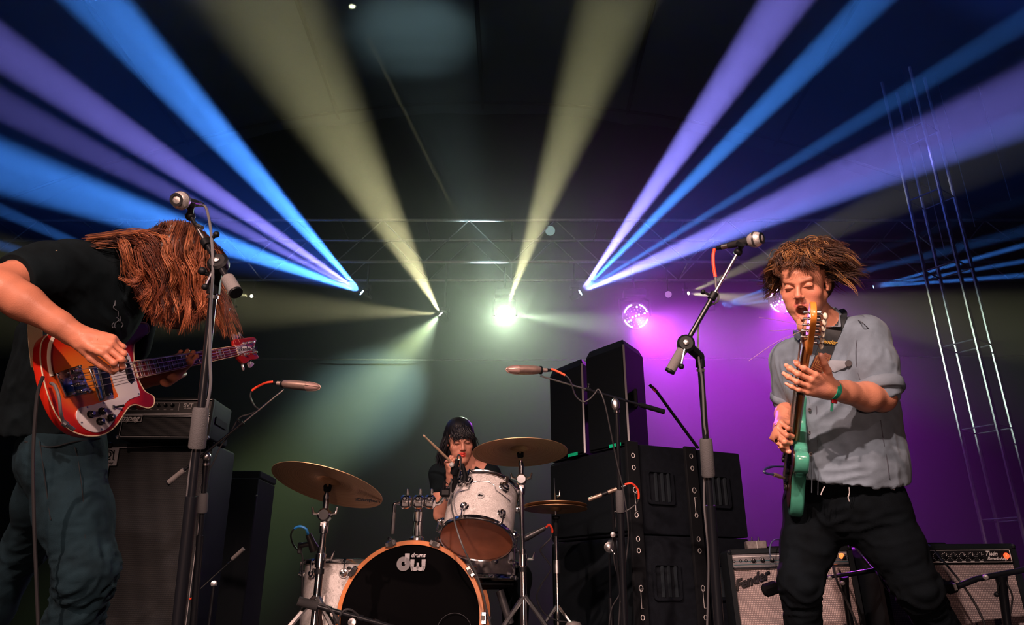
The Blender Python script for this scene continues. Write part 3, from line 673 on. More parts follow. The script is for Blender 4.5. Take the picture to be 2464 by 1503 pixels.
# ------------------------------------------------------------------ drum kit
PEARL = bpy.data.materials.new('white_pearl_wrap'); PEARL.use_nodes = True
nt = PEARL.node_tree; b = nt.nodes['Principled BSDF']; tc = nt.nodes.new('ShaderNodeTexCoord')
vo = nt.nodes.new('ShaderNodeTexVoronoi'); vo.inputs['Scale'].default_value = 55; nz = nt.nodes.new('ShaderNodeTexNoise'); nz.inputs['Scale'].default_value = 40; nz.inputs['Detail'].default_value = 3; nz.inputs['Distortion'].default_value = 2.5
nt.links.new(tc.outputs['Object'], nz.inputs['Vector']); nt.links.new(nz.outputs['Color'], vo.inputs['Vector'])
mx = nt.nodes.new('ShaderNodeMix'); mx.data_type = 'RGBA'; nt.links.new(tc.outputs['Object'], mx.inputs[6]); nt.links.new(nz.outputs['Color'], mx.inputs[7]); mx.inputs['Factor'].default_value = .12; nt.links.new(mx.outputs[2], vo.inputs['Vector'])
cr = nt.nodes.new('ShaderNodeValToRGB'); nt.links.new(vo.outputs['Color'], cr.inputs[0]); cr.color_ramp.elements[0].color = (.40, .37, .36, 1); cr.color_ramp.elements[1].color = (.82, .78, .77, 1)
nt.links.new(cr.outputs[0], b.inputs['Base Color']); b.inputs['Roughness'].default_value = .3; b.inputs['Coat Weight'].default_value = .4
MAPLE = M('maple_hoop', (0.62, 0.20, 0.06), 0.35, var=.15, scale=15, coat=.3)
HEADB = M('black_drum_head', (0.0015, 0.0015, 0.002), 0.8, spec=.04)
AMBER = M('clear_amber_head', (0.55, 0.20, 0.11), 0.3, var=.25, scale=9, coat=.4)
COATED = M('coated_drum_head', (0.6, 0.58, 0.56), 0.7)
def ringpts(c, ax, r, n=40):
    u, w, d = basis(ax); return [c + (u * math.cos(k * 2 * math.pi / n) + w * math.sin(k * 2 * math.pi / n)) * r for k in range(n + 1)]
def lug(parent, c, out, ax, r=.016, tens=(0, 0), sgn=1):
    """round turret lug with its tension rod"""
    l = MB().lathe(c, out, [(0, 0), (0, r), (.006, r * 1.02), (.012, r * .8), (.018, r * .78), (.020, r * .45), (.028, r * .4), (.031, r * .2), (.031, 0)], 16).build('lug', CHROME, parent)
    if tens[1]: MB().cyl(c + out * .022, c + out * .022 + ax * tens[1] * sgn, .0035, n=8).build('tension_rod', CHROME, l)
    return l
def drum(name, label, c0, ax, r, L, group, heads=(COATED, AMBER), nl=8, phase=0, lugsz=.016, shell=None, rims=True):
    """c0 = centre of the bottom head, ax = towards the top head"""
    ax = ax.normalized(); u, w, d = basis(ax); t = thing(name, label, 'drum', c0 if ax.z < .5 else c0, group)
    MB().lathe(c0, ax, [(0.004, r * .97), (.004, r), (L - .004, r), (L - .004, r * .97)], 56).build('shell', shell or PEARL, t)
    for s, hm, nm in ((0, heads[1], 'bottom_head'), (1, heads[0], 'top_head')):
        hc = c0 + ax * (L if s else 0); da = ax if s else -ax
        MB().lathe(hc - da * .006, da, [(-.004, r * 1.005), (.009, r * 1.005), (.009, r * .97), (.0065, r * .9), (.0065, 0)], 56).build(nm, hm, t)
        if rims:
            MB().lathe(hc - da * .012, da, [(0, r * 1.03), (0, r * 1.045), (.014, r * 1.045), (.018, r * 1.06), (.021, r * 1.05), (.022, r * 1.02), (.016, r * 1.01), (.012, r * 1.03), (0, r * 1.03)], 56).build('hoop', CHROME, t)
    for k in range(nl):
        a = phase + 2 * math.pi * k / nl; o = u * math.cos(a) + w * math.sin(a)
        if L < .2: lug(t, c0 + ax * L / 2 + o * r, o, ax, lugsz, (0, L * .5), 1)
        else:
            lug(t, c0 + ax * (.055) + o * r, o, ax, lugsz, (0, .055), -1); lug(t, c0 + ax * (L - .055) + o * r, o, ax, lugsz, (0, .055), 1)
        for s in (0, 1): MB().box(c0 + ax * (L - .004 if s else .004) + o * r * 1.055, (.016, .014, .012), Matrix((u * -math.sin(a) + w * math.cos(a), o, ax)).transposed(), bev=.003).build('hoop_ear', CHROME, t)
    return t
# bass drum
BC = Q(986, 1486, 3.12); bax = V(0.03, 1, 0.0).normalized(); BR = .305
bd = thing('bass_drum', 'large black-headed bass drum with orange wooden hoop in the middle', 'drum', (BC.x, BC.y + .2, BC.z - BR))
MB().lathe(BC + bax * .03, bax, [(0, BR * .96), (0, BR), (.42, BR), (.42, BR * .96)], 64).build('shell', PEARL, bd)
MB().lathe(BC, bax, [(-.002, BR * .985), (-.002, BR * 1.042), (.004, BR * 1.05), (.038, BR * 1.05), (.04, BR * 1.01), (.02, BR * .985), (-.002, BR * .985)], 72).build('front_hoop', MAPLE, bd)
MB().lathe(BC + bax * .44, bax, [(0, BR * .985), (0, BR * 1.05), (.04, BR * 1.05), (.04, BR * .985), (0, BR * .985)], 72).build('rear_hoop', MAPLE, bd)
MB().lathe(BC + bax * .012, -bax, [(0, 0), (-.004, BR), (.004, BR * .985), (.006, BR * .95), (.006, 0)], 64).build('front_head', HEADB, bd)
MB().lathe(BC + bax * .47, bax, [(0, BR), (.006, BR * .95), (.006, 0)], 64).build('rear_head', COATED, bd)
bpl = Plane(BC - bax * -.004, V(1, -.03, 0), V(0, 0, 1)); bs = 1 if bpl.n.y < 0 else -1
if bs < 0: bpl = Plane(bpl.o, bpl.u, bpl.v)
CL = M('claw_black', (.01, .01, .012), .3)
for k in range(10):
    a = math.radians(90 + 18 + 36 * k)
    for da, nm in ((-.065, 'claw_hook'), (.065, 'claw_hook')): pass
    o = bpl.u * math.cos(a) + bpl.v * math.sin(a); tg = -bpl.u * math.sin(a) + bpl.v * math.cos(a)
    cl = MB().box(BC + o * BR * 1.045 - bax * .002, (.05, .022, .032), Matrix((tg, o, bax)).transposed(), bev=.003).build('claw_hook', CHROME, bd)
    MB().box(BC + o * BR * 1.035 - bax * .0185, (.022, .02, .003), Matrix((tg, o, bax)).transposed()).build('claw_pad', CL, cl)
    MB().cyl(BC + o * BR * 1.12 - bax * .01, BC + o * BR * 1.12 + bax * .12, .004, n=8).build('tension_rod', CHROME, cl)
    MB().ball(BC + o * BR * 1.12 - bax * .012, .009, 8).build('rod_head', CHROME, cl)
# drum badge letters built from bars and rings
LG = M('logo_print', (.62, .60, .64), .5)
fz = -.0085
pf = Plane(BC - bax * .0045, V(1, -.03, 0), V(0, 0, 1)); nsg = 1 if pf.n.dot(-bax) > 0 else -1
def arcband(mb, pl, cx, cy, ro, ri, a0, a1, z0, z1, n=20):
    vs = []; fs = []
    for k in range(n + 1):
        a = math.radians(a0 + (a1 - a0) * k / n)
        for r in (ri, ro):
            for z in (z0, z1): vs.append(pl.w(cx + math.cos(a) * r, cy + math.sin(a) * r, z))
    for k in range(n):
        i = k * 4; j = i + 4; fs += [(i, j, j + 1, i + 1), (i + 2, i + 3, j + 3, j + 2), (i + 1, j + 1, j + 3, i + 3), (i, i + 2, j + 2, j)]
    e = n * 4; fs += [(0, 1, 3, 2), (e, e + 2, e + 3, e + 1)]
    mb.add(vs, fs)
def quadprism(mb, pl, p, z0, z1): mb.prism(pl, p, min(z0, z1), max(z0, z1))
lo = pf.hit(988, 1352)
def LP(px, py): return pf.hit(px, py)
mb = MB(); Z0, Z1 = nsg * .001, nsg * .0022
def rect(x0, y0, x1, y1, mb=mb):
    a, b_ = LP(x0, y0), LP(x1, y1); quadprism(mb, pf, [(a[0], b_[1]), (b_[0], b_[1]), (b_[0], a[1]), (a[0], a[1])], Z0, Z1)
def ring(px, py, rpx, ripx, a0=0, a1=360, mb=mb):
    c = LP(px, py); k = abs(LP(px + 10, py)[0] - c[0]) / 10; arcband(mb, pf, c[0], c[1], rpx * k, ripx * k, a0, a1, min(Z0, Z1), max(Z0, Z1))
ring(971, 1356, 16.5, 5); rect(975, 1331, 985, 1357); ring(971, 1356, 16.5, 5)
rect(988, 1345, 997, 1357); ring(998.5, 1362, 10.5, 2.5, 180, 360); rect(1003, 1353, 1008, 1363); ring(1012, 1362, 10.5, 2.5, 180, 360); rect(1015, 1345, 1024, 1357); ring(1005.5, 1362, 17.5, 12, 180, 215); ring(1006, 1362, 17.5, 12, 325, 360)
rect(988, 1356, 996, 1364); rect(1015, 1356, 1023.5, 1364)
c = LP(1006.5, 1335.5); k = abs(LP(1016, 1336)[0] - c[0]) / 9.5
text_mb(mb, pf, 'drums', 13.5 * k, c[0], c[1], min(Z0, Z1), .001, .25, .3 * k, 0, 'CENTER', 1.0)
mb.build('logo', LG, bd)
mb = MB(); c = pf.hit(1110, 1520)
mb.tube([pf.w(c[0] - .03 + math.cos(q * math.pi / 12) * .075, c[1] + math.sin(q * math.pi / 12) * .075, nsg * .002) for q in range(25)], .0012, 5, cap=False); mb.build('port_ring', M('port_ring_dark', (.05, .05, .06), .4), bd)
# tom mount on the bass drum
tb = Q(1003, 1300, 3.30); t = bd
MP = Q(1008, 1208, 3.3)
t = thing('tom_mount', 'chrome double tom mount rising from the top of the bass drum', 'drum hardware', tb)
MB().lathe(tb, V(0, 0, 1), [(0, 0), (0, .035), (.01, .034), (.02, .022), (.09, .020), (.09, .017)], 20).build('post', CHROME, t)
MB().cyl(tb + V(0, 0, .09), MP, .0165, n=16).build('tube', CHROME, t)
MB().lathe(Q(1005, 1243, 3.3), V(0, 0, 1), [(-.02, .017), (-.02, .022), (.02, .022), (.02, .017)], 18).build('collar', CHROME, t)
for dx in (-.058, .0, .052):
    cc = MP + V(dx, -.01, .0)
    MB().box(cc, (.05, .045, .062), bev=.012).build('clamp_block', CHROME, t)
    MB().lathe(cc + V(0, -.03, .01), V(0, -1, 0), [(0, 0), (0, .012), (.012, .011), (.016, .006), (.016, 0)], 10).build('wing_bolt', CHROME, t)
    MB().box(cc + V(.006, -.0, .045), (.012, .012, .03), bev=.003).build('bolt', CHROME, t)
MB().tube(smoothpath([MP + V(-.05, -.01, 0), Q(955, 1210, 3.3), Q(949, 1214, 3.3), Q(948, 1232, 3.3)], 5), .0085, 10).build('arm', CHROME, t)
MB().cyl(Q(948, 1230, 3.3), Q(944, 1283, 3.3), .009, n=6).build('hex_rod', STEEL, t)
MB().tube([MP + V(.05, -.01, -.005), Q(1052, 1212, 3.3), Q(1060, 1208, 3.32), Q(1068, 1195, 3.4)], .0085, 10).build('arm', CHROME, t)
# rack tom
tax = (RT * .10 + UP * .64 + FW * .77).normalized(); TC = Q(1147, 1296, 3.28)
rt = drum('rack_tom', 'white pearl tom with amber bottom head, tilted above the bass drum', TC, tax, .161, .25, 'pearl drums', nl=6, phase=.35, lugsz=.021)
u_, w_, d_ = basis(tax)
def tomface(px, py, L):
    d = (Q(px, py, 1) - CAMP).normalized()
    # intersect the view ray with the tom's cylinder
    oc = CAMP - TC; a = d - tax * d.dot(tax); b_ = oc - tax * oc.dot(tax); A_, B_, C_ = a.dot(a), 2 * a.dot(b_), b_.dot(b_) - .162 ** 2
    D_ = B_ * B_ - 4 * A_ * C_
    if D_ < 0: D_ = 0
    p = CAMP + d * ((-B_ - math.sqrt(D_)) / (2 * A_)); o = p - TC; o = (o - tax * o.dot(tax)).normalized(); return p, o
p, o = tomface(1156, 1192, 0); bp_ = Plane(p + o * .002, tax.cross(o) * (1 if tax.cross(o).x > 0 else -1), tax); bz = 1 if bp_.n.dot(o) > 0 else -1
MB().lathe(p, o, [(0, 0), (0, .017), (.002, .017), (.003, .015), (.003, 0)], 24).build('badge', GRAYP, rt)
mb = MB(); text_mb(mb, Plane(p, bp_.u, tax), 'dw', .017, 0, 0, bz * .003, .001, 0, .001); mb.build('badge_letters', BLACK, rt)
for px, py in ((1113, 1160), (1210, 1172)):
    p, o = tomface(px, py, 0); lug(rt, p, o, tax, .024, (0, .05), 1)
MB().tube([tomface(px, py, 0)[0] + tomface(px, py, 0)[1] * .004 for px, py in ((1075, 1205), (1082, 1190), (1110, 1183), (1128, 1178), (1134, 1162), (1150, 1158), (1178, 1160), (1188, 1168), (1192, 1180), (1212, 1194), (1226, 1206))], .0022, 6).build('mounting_band', CHROME, rt)
# floor tom
FC = Q(836, 1352, 3.52)
drum('floor_tom', 'white pearl floor tom standing behind the left cymbal stand', V(FC.x, FC.y, FC.z - .40), V(0.0, -.0, 1), .196, .40, 'pearl drums', nl=8, phase=.15, lugsz=.022)
ft = bpy.data.objects['floor_tom']
for a in (.3, 2.4, 4.5): MB().tube([V(FC.x + .22 * math.cos(a), FC.y + .22 * math.sin(a), FC.z - .15), V(FC.x + .23 * math.cos(a), FC.y + .23 * math.sin(a), .16)], .007, 8).build('leg', CHROME, ft)
fb = V(FC.x + .04, FC.y - .197, FC.z - .07)
# snare
SNC = Q(1156, 1392, 3.68)
SN = M('silver_snare_shell', (.55, .52, .55), .3, .4, var=.15, scale=40)
drum('snare_drum', 'silver snare drum low behind the tilted tom', SNC, V(0.0, .05, 1), .178, .14, 'pearl drums', heads=(COATED, COATED), nl=10, phase=.1, lugsz=.018, shell=SN)
t = thing('snare_stand', 'black snare stand with slanting leg right of the bass drum', 'drum hardware', (SNC.x, SNC.y, .15))
MB().lathe(SNC + V(0, 0, -.05), V(0, 0, 1), [(0, 0), (0, .11), (.02, .17), (.03, .17), (.03, 0)], 24).build('basket', MATTE, t)
MB().cyl(V(SNC.x, SNC.y, .35), SNC, .014, n=12).build('tube', POLE, t)
for a in (.2, 2.3, 4.3): MB().cyl(V(SNC.x, SNC.y, .45), V(SNC.x + .28 * math.cos(a), SNC.y + .28 * math.sin(a), .16), .010, n=8).build('leg', POLE, t)
MB().cyl(Q(1202, 1420, 3.6), Q(1228, 1500, 3.55), .020, n=12).build('strut', M('dark_strut', (.03, .03, .035), .4), t)
# cymbals and stands
BRONZE = bpy.data.materials.new('cymbal_bronze'); BRONZE.use_nodes = True
nt = BRONZE.node_tree; b = nt.nodes['Principled BSDF']; b.inputs['Metallic'].default_value = .8; b.inputs['Roughness'].default_value = .48
at = nt.nodes.new('ShaderNodeAttribute'); at.attribute_name = 'grid'; sp = nt.nodes.new('ShaderNodeSeparateXYZ'); nt.links.new(at.outputs['Vector'], sp.inputs[0])
nz = nt.nodes.new('ShaderNodeTexNoise'); nz.noise_dimensions = '1D'; nz.inputs['Scale'].default_value = 260; nt.links.new(sp.outputs[0], nz.inputs['W'])
cr = nt.nodes.new('ShaderNodeValToRGB'); nt.links.new(nz.outputs['Fac'], cr.inputs[0]); cr.color_ramp.elements[0].position = .3; cr.color_ramp.elements[1].position = .7
cr.color_ramp.elements[0].color = (.44, .25, .13, 1); cr.color_ramp.elements[1].color = (.64, .40, .23, 1); nt.links.new(cr.outputs[0], b.inputs['Base Color'])
bp2 = nt.nodes.new('ShaderNodeBump'); bp2.inputs['Strength'].default_value = .25; bp2.inputs['Distance'].default_value = .0005; nt.links.new(nz.outputs['Fac'], bp2.inputs['Height']); nt.links.new(bp2.outputs[0], b.inputs['Normal'])
def cymbal(name, label, c, nrm, r, group, parent=None, gname='cymbals', bow=.022, tone=None):
    nrm = nrm.normalized(); prof = [(r / 1.0, 0.0), (r * .8, bow * .45), (r * .5, bow * .85), (r * .22, bow), (r * .19, bow * 1.15), (r * .15, bow + .014), (r * .08, bow + .02), (.006, bow + .021)]
    full = [(h, rr) for rr, h in prof] + [(h - .0022, rr) for rr, h in prof[::-1]]; full.append(full[0])
    t = thing(name, label, 'cymbal', c, group); mb = MB().lathe(c - nrm * (bow + .01), nrm, full, 72)
    o = mb.build('plate', BRONZE, t, angle=35)
    cc = c - nrm * (bow + .01); g = []
    for p in mb.v: q = Vector(p) - cc; g += [(q - nrm * q.dot(nrm)).length, 0, 0]
    at = o.data.attributes.new('grid', 'FLOAT_VECTOR', 'POINT'); at.data.foreach_set('vector', g)
    return t
def cym_stand(name, label, top, clamp, foot, foot_z, rtube=.0135, c=CHROME, tiltdir=V(1, 0, 0), h2=None):
    t = thing(name, label, 'drum hardware', (foot.x, foot.y, foot_z), 'chrome cymbal stands')
    MB().lathe(top, (top - clamp).normalized(), [(-.028, .0), (-.028, .015), (-.008, .017), (-.008, .0)], 14).build('felt', MATTE, t)
    MB().cyl(clamp, top, .0045, n=8).build('rod', M('brass_rod', (.75, .5, .3), .3, .9), t)
    d = (top - clamp).normalized()
    MB().lathe(clamp - d * .02, d, [(-.0, 0), (0, .014), (.03, .013), (.045, .007), (.045, 0)], 14).build('rod_clamp', CHROME, t)
    base = clamp - V(0, 0, .07)
    MB().cyl(base, clamp, .012, n=12).build('upper_tube', CHROME, t)
    MB().lathe(base + V(0, -.02, .0), V(0, 1, 0), [(-.006, 0), (-.006, .02), (0, .026), (.035, .026), (.041, .02), (.041, 0)], 18).build('tilter', CHROME, t)
    for s in (-1, 1):
        MB().tube([base + V(s * .02, -.01, 0), base + V(s * .045, -.015, .006), base + V(s * .05, -.015, .03)], [.006, .007, .004], 8).build('wing_nut', CHROME, t)
    MB().lathe(base - V(0, 0, .07), V(0, 0, 1), [(0, .0), (0, .017), (.035, .019), (.05, .013), (.06, .013)], 14).build('collar', CHROME, t)
    MB().box(base - V(0, .016, .035), (.022, .004, .014)).build('name_plate', GRAYP, t)
    lo = foot; MB().cyl(base - V(0, 0, .07), V(foot.x, foot.y, foot_z + .25), rtube * .85, n=14).build('middle_tube', CHROME, t)
    hz_ = h2 if h2 is not None else (base.z - .07 + foot_z) * .5 + .1
    k = (base.z - hz_) / (base.z - foot_z - .25); pp = base.lerp(V(foot.x, foot.y, foot_z + .25), min(max(k, 0), 1))
    MB().lathe(pp - V(0, 0, .03), V(0, 0, 1), [(0, 0), (0, .020), (.05, .021), (.052, .016), (.075, .016), (.075, 0)], 16).build('height_collar', CHROME, t)
    MB().lathe(pp - V(0, 0, .055), V(0, 0, 1), [(0, .0), (0, .018), (.02, .018), (.02, 0)], 16).build('memory_lock', BLACK, t)
    MB().tube([pp + V(.02, -.01, 0), pp + V(.045, -.015, 0), pp + V(.055, -.015, .03)], [.006, .007, .004], 8).build('wing_nut', CHROME, t)
    MB().cyl(pp, V(foot.x, foot.y, foot_z + .1), rtube * 1.1, n=14).build('lower_tube', CHROME, t)
    for a in (-.5, 1.6, 3.7):
        q0, q1 = V(foot.x, foot.y, foot_z + .40), V(foot.x + .33 * math.cos(a), foot.y + .33 * math.sin(a), foot_z + .012)
        l = MB().tube([q0, q1], .010, 6, flat=1.4).build('leg', CHROME, t); MB().ball(q1, .016, 8).build('rubber_foot', BLACK, l)
        MB().tube([V(foot.x, foot.y, foot_z + .14), q0.lerp(q1, .55)], .007, 6).build('brace', CHROME, t)
    return t
nL = (RT * .20 + UP * .83 + FW * .56); cL = Q(794, 1150, 2.95)
cy = cymbal('crash_cymbal', 'bronze crash cymbal with black script mark, tilted at left of the kit', cL, nL, .229, 'cymbals')
cm = Q(786, 1196, 2.95); ftL = Q(752, 1503, 2.98)
cym_stand('cymbal_stand', 'chrome stand carrying the left crash cymbal, in front of the floor tom', cL - nL.normalized() * .026, cm, V(cm.x - .005, cm.y + .0, 0), .15, h2=P(768, 1345, cm.y).z)
# script mark on the underside
nLn = nL.normalized(); pcy = Plane(cL - nLn * .026, (RT - nLn * RT.dot(nLn)), n=-nLn); px_, py_ = pcy.hit(884, 1197)
mb = MB(); text_mb(mb, Plane(pcy.o, pcy.u, pcy.v) if pcy.v.z > 0 or True else pcy, 'Zildjian', .052, 0, 0, 0, .0006, .35, .001)
vs = mb.v; mb2 = MB(); flip = 1 if pcy.v.dot(UP) > 0 else -1
mb2 = MB(); tp = Plane(pcy.o, pcy.u, pcy.v)
text_mb(mb2, tp, 'Zildjian', .040, px_, py_, 0.0105, .0006, .35, .0012, .30); mb2.build('script_mark', BLACK, cy)
nR = (RT * -.02 + UP * .88 + FW * .47); cR = Q(1251, 1073, 3.5)
cymbal('crash_cymbal', 'bronze crash cymbal on the taller stand right of the drummer', cR, nR, .229, 'cymbals')
cm = Q(1254, 1118, 3.5)
cym_stand('cymbal_stand', 'tall chrome stand carrying the right crash cymbal, beside the tilted tom', cR - nR.normalized() * .026, cm, V(cm.x + .012, cm.y, 0), .15, h2=P(1257, 1345, cm.y).z)
# hi-hat
hN = (RT * .0 + UP * .94 + FW * .34); hC_ = Q(1337, 1224, 4.15); hN = V(0, .04, 1).normalized()
cymbal('hi_hat_cymbal', 'upper cymbal of the hi-hat pair, seen almost edge on', hC_ + V(0, 0, .022), hN, .18, 'hi-hat cymbals', bow=.012)
cymbal('hi_hat_cymbal', 'lower cymbal of the hi-hat pair, just under the upper one', hC_ - V(0, 0, .004), -hN, .18, 'hi-hat cymbals', bow=.012)
t = thing('hi_hat_stand', 'slim chrome hi-hat stand in front of the speaker stack', 'drum hardware', (hC_.x, hC_.y, .15))
MB().cyl(hC_ + V(0, 0, -.05), Q(1334, 1150, 4.15), .0035, n=8).build('pull_rod', CHROME, t)
MB().lathe(hC_ + V(0, 0, .025), V(0, 0, 1), [(0, 0), (0, .018), (.012, .016), (.014, .009), (.05, .008), (.05, 0)], 14).build('clutch', CHROME, t)
MB().tube([hC_ + V(.01, 0, .07), hC_ + V(.025, 0, .075), hC_ + V(.028, 0, .105)], .006, 8).build('wing_nut', CHROME, t)
MB().lathe(hC_ - V(0, 0, .16), V(0, 0, 1), [(0, 0), (0, .012), (.10, .012), (.105, .022), (.12, .022), (.12, 0)], 14).build('cup', MATTE, t)
MB().cyl(hC_ - V(0, 0, .15), V(hC_.x, hC_.y, .2), .0125, n=12).build('tube', CHROME, t)
zz = P(1337, 1365, hC_.y).z; MB().lathe(V(hC_.x, hC_.y, zz - .03), V(0, 0, 1), [(0, 0), (0, .019), (.07, .02), (.07, 0)], 14).build('collar', STEEL, t)
for a in (-.6, 1.5, 3.6):
    MB().tube([V(hC_.x, hC_.y, .50), V(hC_.x + .3 * math.cos(a), hC_.y + .3 * math.sin(a), .16)], .009, 6).build('leg', CHROME, t)
# ------------------------------------------------------------------ microphones and their stands
GRIL = bpy.data.materials.new('steel_mesh_ball'); GRIL.use_nodes = True
nt = GRIL.node_tree; b = nt.nodes['Principled BSDF']; b.inputs['Metallic'].default_value = .6; b.inputs['Roughness'].default_value = .4
tc = nt.nodes.new('ShaderNodeTexCoord'); vo = nt.nodes.new('ShaderNodeTexVoronoi'); vo.inputs['Scale'].default_value = 420; vo.inputs['Randomness'].default_value = .2; nt.links.new(tc.outputs['Object'], vo.inputs['Vector'])
cr = nt.nodes.new('ShaderNodeValToRGB'); nt.links.new(vo.outputs['Distance'], cr.inputs[0]); cr.color_ramp.elements[0].color = (.15, .14, .14, 1); cr.color_ramp.elements[1].color = (.85, .8, .78, 1); cr.color_ramp.elements[0].position = .15; cr.color_ramp.elements[1].position = .5
nt.links.new(cr.outputs[0], b.inputs['Base Color'])
MICB = M('mic_body_dark', (.03, .03, .034), .35, .3)
DULL = M('dull_steel', (.22, .21, .22), .45, .6)
CHMP = M('champagne_metal', (.62, .44, .38), .38, .75, var=.1, scale=60)
SILV = M('satin_silver', (.65, .52, .48), .35, .7)
def cable(name, pts, r, label, m=None, sleeve=None, n=10, parent=None):
    """a cable, with an optional coloured sleeve along its first part"""
    sp = smoothpath(pts, n)
    if parent is None:
        t = thing(name, label, 'cable', sp[-1], 'cables on stage')
    else: t = parent
    if sleeve:
        k = int(len(sp) * sleeve[0]); MB().tube(sp[:k + 1], r * 1.55, 8).build('sleeve', sleeve[1], t); MB().tube(sp[k:], r, 7).build('cord', m or RUBBER, t)
    else: MB().tube(sp, r, 7).build('cord', m or RUBBER, t)
    return t
def vocal_mic(tip, tail, label):
    d = (tip - tail).normalized(); L = .165; t = thing('vocal_microphone', label, 'microphone', tip, 'vocal microphones'); c = tip - d * .026
    MB().lathe(c, d, [(-.024, .012), (-.022, .019), (-.012, .0245), (-.003, .0258), (.003, .0258), (.012, .0235), (.02, .017), (.0245, .009), (.0258, 0)], 28).build('grille_ball', GRIL, t)
    MB().lathe(c, d, [(-.004, .0262), (-.004, .0275), (.003, .0275), (.003, .0262)], 28).build('grille_band', STEEL, t)
    MB().lathe(tail, d, [(.0, 0), (.0, .0105), (.012, .0115), (L - .052, .0165), (L - .044, .0195), (L - .044, .012)], 24).build('handle', MICB, t)
    MB().lathe(tail, d, [(-.022, 0), (-.022, .0095), (.0, .0095), (.0, 0)], 16).build('connector', STEEL, t)
    MB().lathe(tail, d, [(-.046, .004), (-.040, .006), (-.024, .0085), (-.022, .0085)], 12).build('connector_boot', BLACK, t)
    return t, d
def stand(name, label, group, mic_end, tail_end, pivot, foot, sleeve=None, r=.0085, thick=.0125, grip=FOAM, grip_len=.1, fork=True, metal=STEEL, legs=True, neck=None, tele=None):
    """boom stand: boom from tail_end (counterweight grip) over pivot to mic_end, pole from pivot to foot"""
    t = thing(name, label, 'microphone stand', foot, group)
    d = (mic_end - tail_end).normalized(); L = (mic_end - tail_end).length
    MB().cyl(tail_end, mic_end, r * .62, n=10).build('boom_arm', metal, t)
    MB().cyl(tail_end + d * grip_len * .9, tail_end + d * (L * .62), r * .95, n=12).build('boom_sleeve', POLE, t)
    MB().lathe(tail_end, d, [(0, 0), (0, r * 1.9), (grip_len, r * 1.9), (grip_len, 0)], 16).build('foam_grip', grip, t)
    MB().lathe(tail_end, d, [(-.003, 0), (-.003, r * 1.9), (.004, r * 1.95), (.006, 0)], 16).build('grip_cap', BLACK, t)
    q = tail_end + d * L * .62; u_, w_, _ = basis(d)
    MB().lathe(q, d, [(-.012, 0), (-.012, r * 1.5), (.014, r * 1.5), (.014, 0)], 14).build('boom_collar', BLACK, t)
    MB().cyl(q, q + w_ * r * 4, r * .5, n=8).build('thumb_screw', BLACK, t); MB().ball(q + w_ * r * 4, r * 1.0, 10).build('screw_knob', BLACK, t)
    pv = pivot; near = tail_end + d * (pv - tail_end).dot(d)
    if fork:
        side = (CAMP - pv).normalized(); side = (side - d * side.dot(d)).normalized()
        MB().lathe(near - side * .012, side, [(-.004, 0), (-.004, .026), (.004, .029), (.022, .029), (.028, .022), (.028, 0)], 22).build('swivel_plate', BLACK, t)
        MB().lathe(near + side * .016, side, [(0, 0), (0, .009), (.005, .009), (.007, .004), (.007, 0)], 12).build('swivel_bolt', STEEL, t)
        MB().tube([near, pv, pv - (near - pv).normalized() * .0 + (foot - pv).normalized() * .035], r * 1.9, 8).build('swivel_body', BLACK, t)
        MB().cyl(near + side * .01, near + side * .012 + V(-.022, -.0, -.075), .0032, n=6).build('lever', STEEL, t); MB().ball(near + side * .012 + V(-.022, -.0, -.08), .0095, 10).build('lever_knob', BLACK, t)
    ax = (foot - pv).normalized(); PL = (foot - pv).length; tl = tele or .42
    MB().cyl(pv + ax * .03, pv + ax * PL * tl, thick * .78, n=14).build('upper_pole', POLE, t)
    MB().lathe(pv + ax * .045, ax, [(-.006, thick * .8), (-.006, thick * 1.05), (.004, thick * 1.05), (.004, thick * .8)], 14).build('pole_ring', STEEL, t)
    MB().cyl(pv + ax * PL * tl, foot, thick * 1.18, n=14).build('lower_pole', POLE, t)
    if neck: MB().lathe(pv + ax * neck[0], ax, [(0, 0), (0, thick * 1.35), (.008, thick * 1.55), (neck[1] - .006, thick * 1.65), (neck[1], thick * 1.5), (neck[1], 0)], 16).build('height_grip', M('dark_grey_grip', (.07, .07, .075), .8, bump=.6, bscale=300), t)
    if legs:
        for a in (.4, 2.5, 4.6): MB().cyl(V(foot.x, foot.y, foot.z + .12), V(foot.x + .3 * math.cos(a), foot.y + .3 * math.sin(a), foot.z + .012), .008, n=8).build('leg', POLE, t)
    else: MB().lathe(foot, V(0, 0, 1), [(0, 0), (0, .13), (.015, .13), (.03, .03), (.03, 0)], 28).build('round_base', POLE, t)
    return t
def down(px, py, Z, floor=0.0):
    """foot point on the floor reached by extending the pole seen at this pixel"""
    p = Q(px, py, Z); return V(p.x, p.y, floor)
# -- bassist's vocal microphone
Zb = 2.12
mt, md = vocal_mic(Q(424, 480, Zb - .02), Q(472, 489, Zb + .10), 'vocal microphone with silver ball above the long-haired bassist\'s head')
top = Q(458, 520, Zb + .06)
MB().tube([Q(457, 492, Zb + .04), Q(459, 506, Zb + .05), top], [.016, .008, .010], 12).build('clip', BLACK, mt); MB().ball(top, .015, 12).build('clip_joint', BLACK, mt)
st = stand('microphone_stand', 'black boom microphone stand in front of the bassist and his bass neck', 'vocal microphone stands', top, Q(568, 704, Zb - .12), Q(516, 678, Zb - .02), down(448, 1503, Zb + .0), r=.0098, thick=.0145, grip_len=.062, neck=(.36, .115), legs=True)
MB().cyl(Q(530, 668, Zb - .03), Q(487, 655, Zb - .05), .006, n=8).build('clutch_screw', BLACK, st); MB().ball(Q(487, 652, Zb - .05), .012, 10).build('screw_knob', BLACK, st)
MB().cyl(Q(470, 540, Zb + .03), Q(487, 548, Zb + .0), .006, n=8).build('side_screw', STEEL, st)
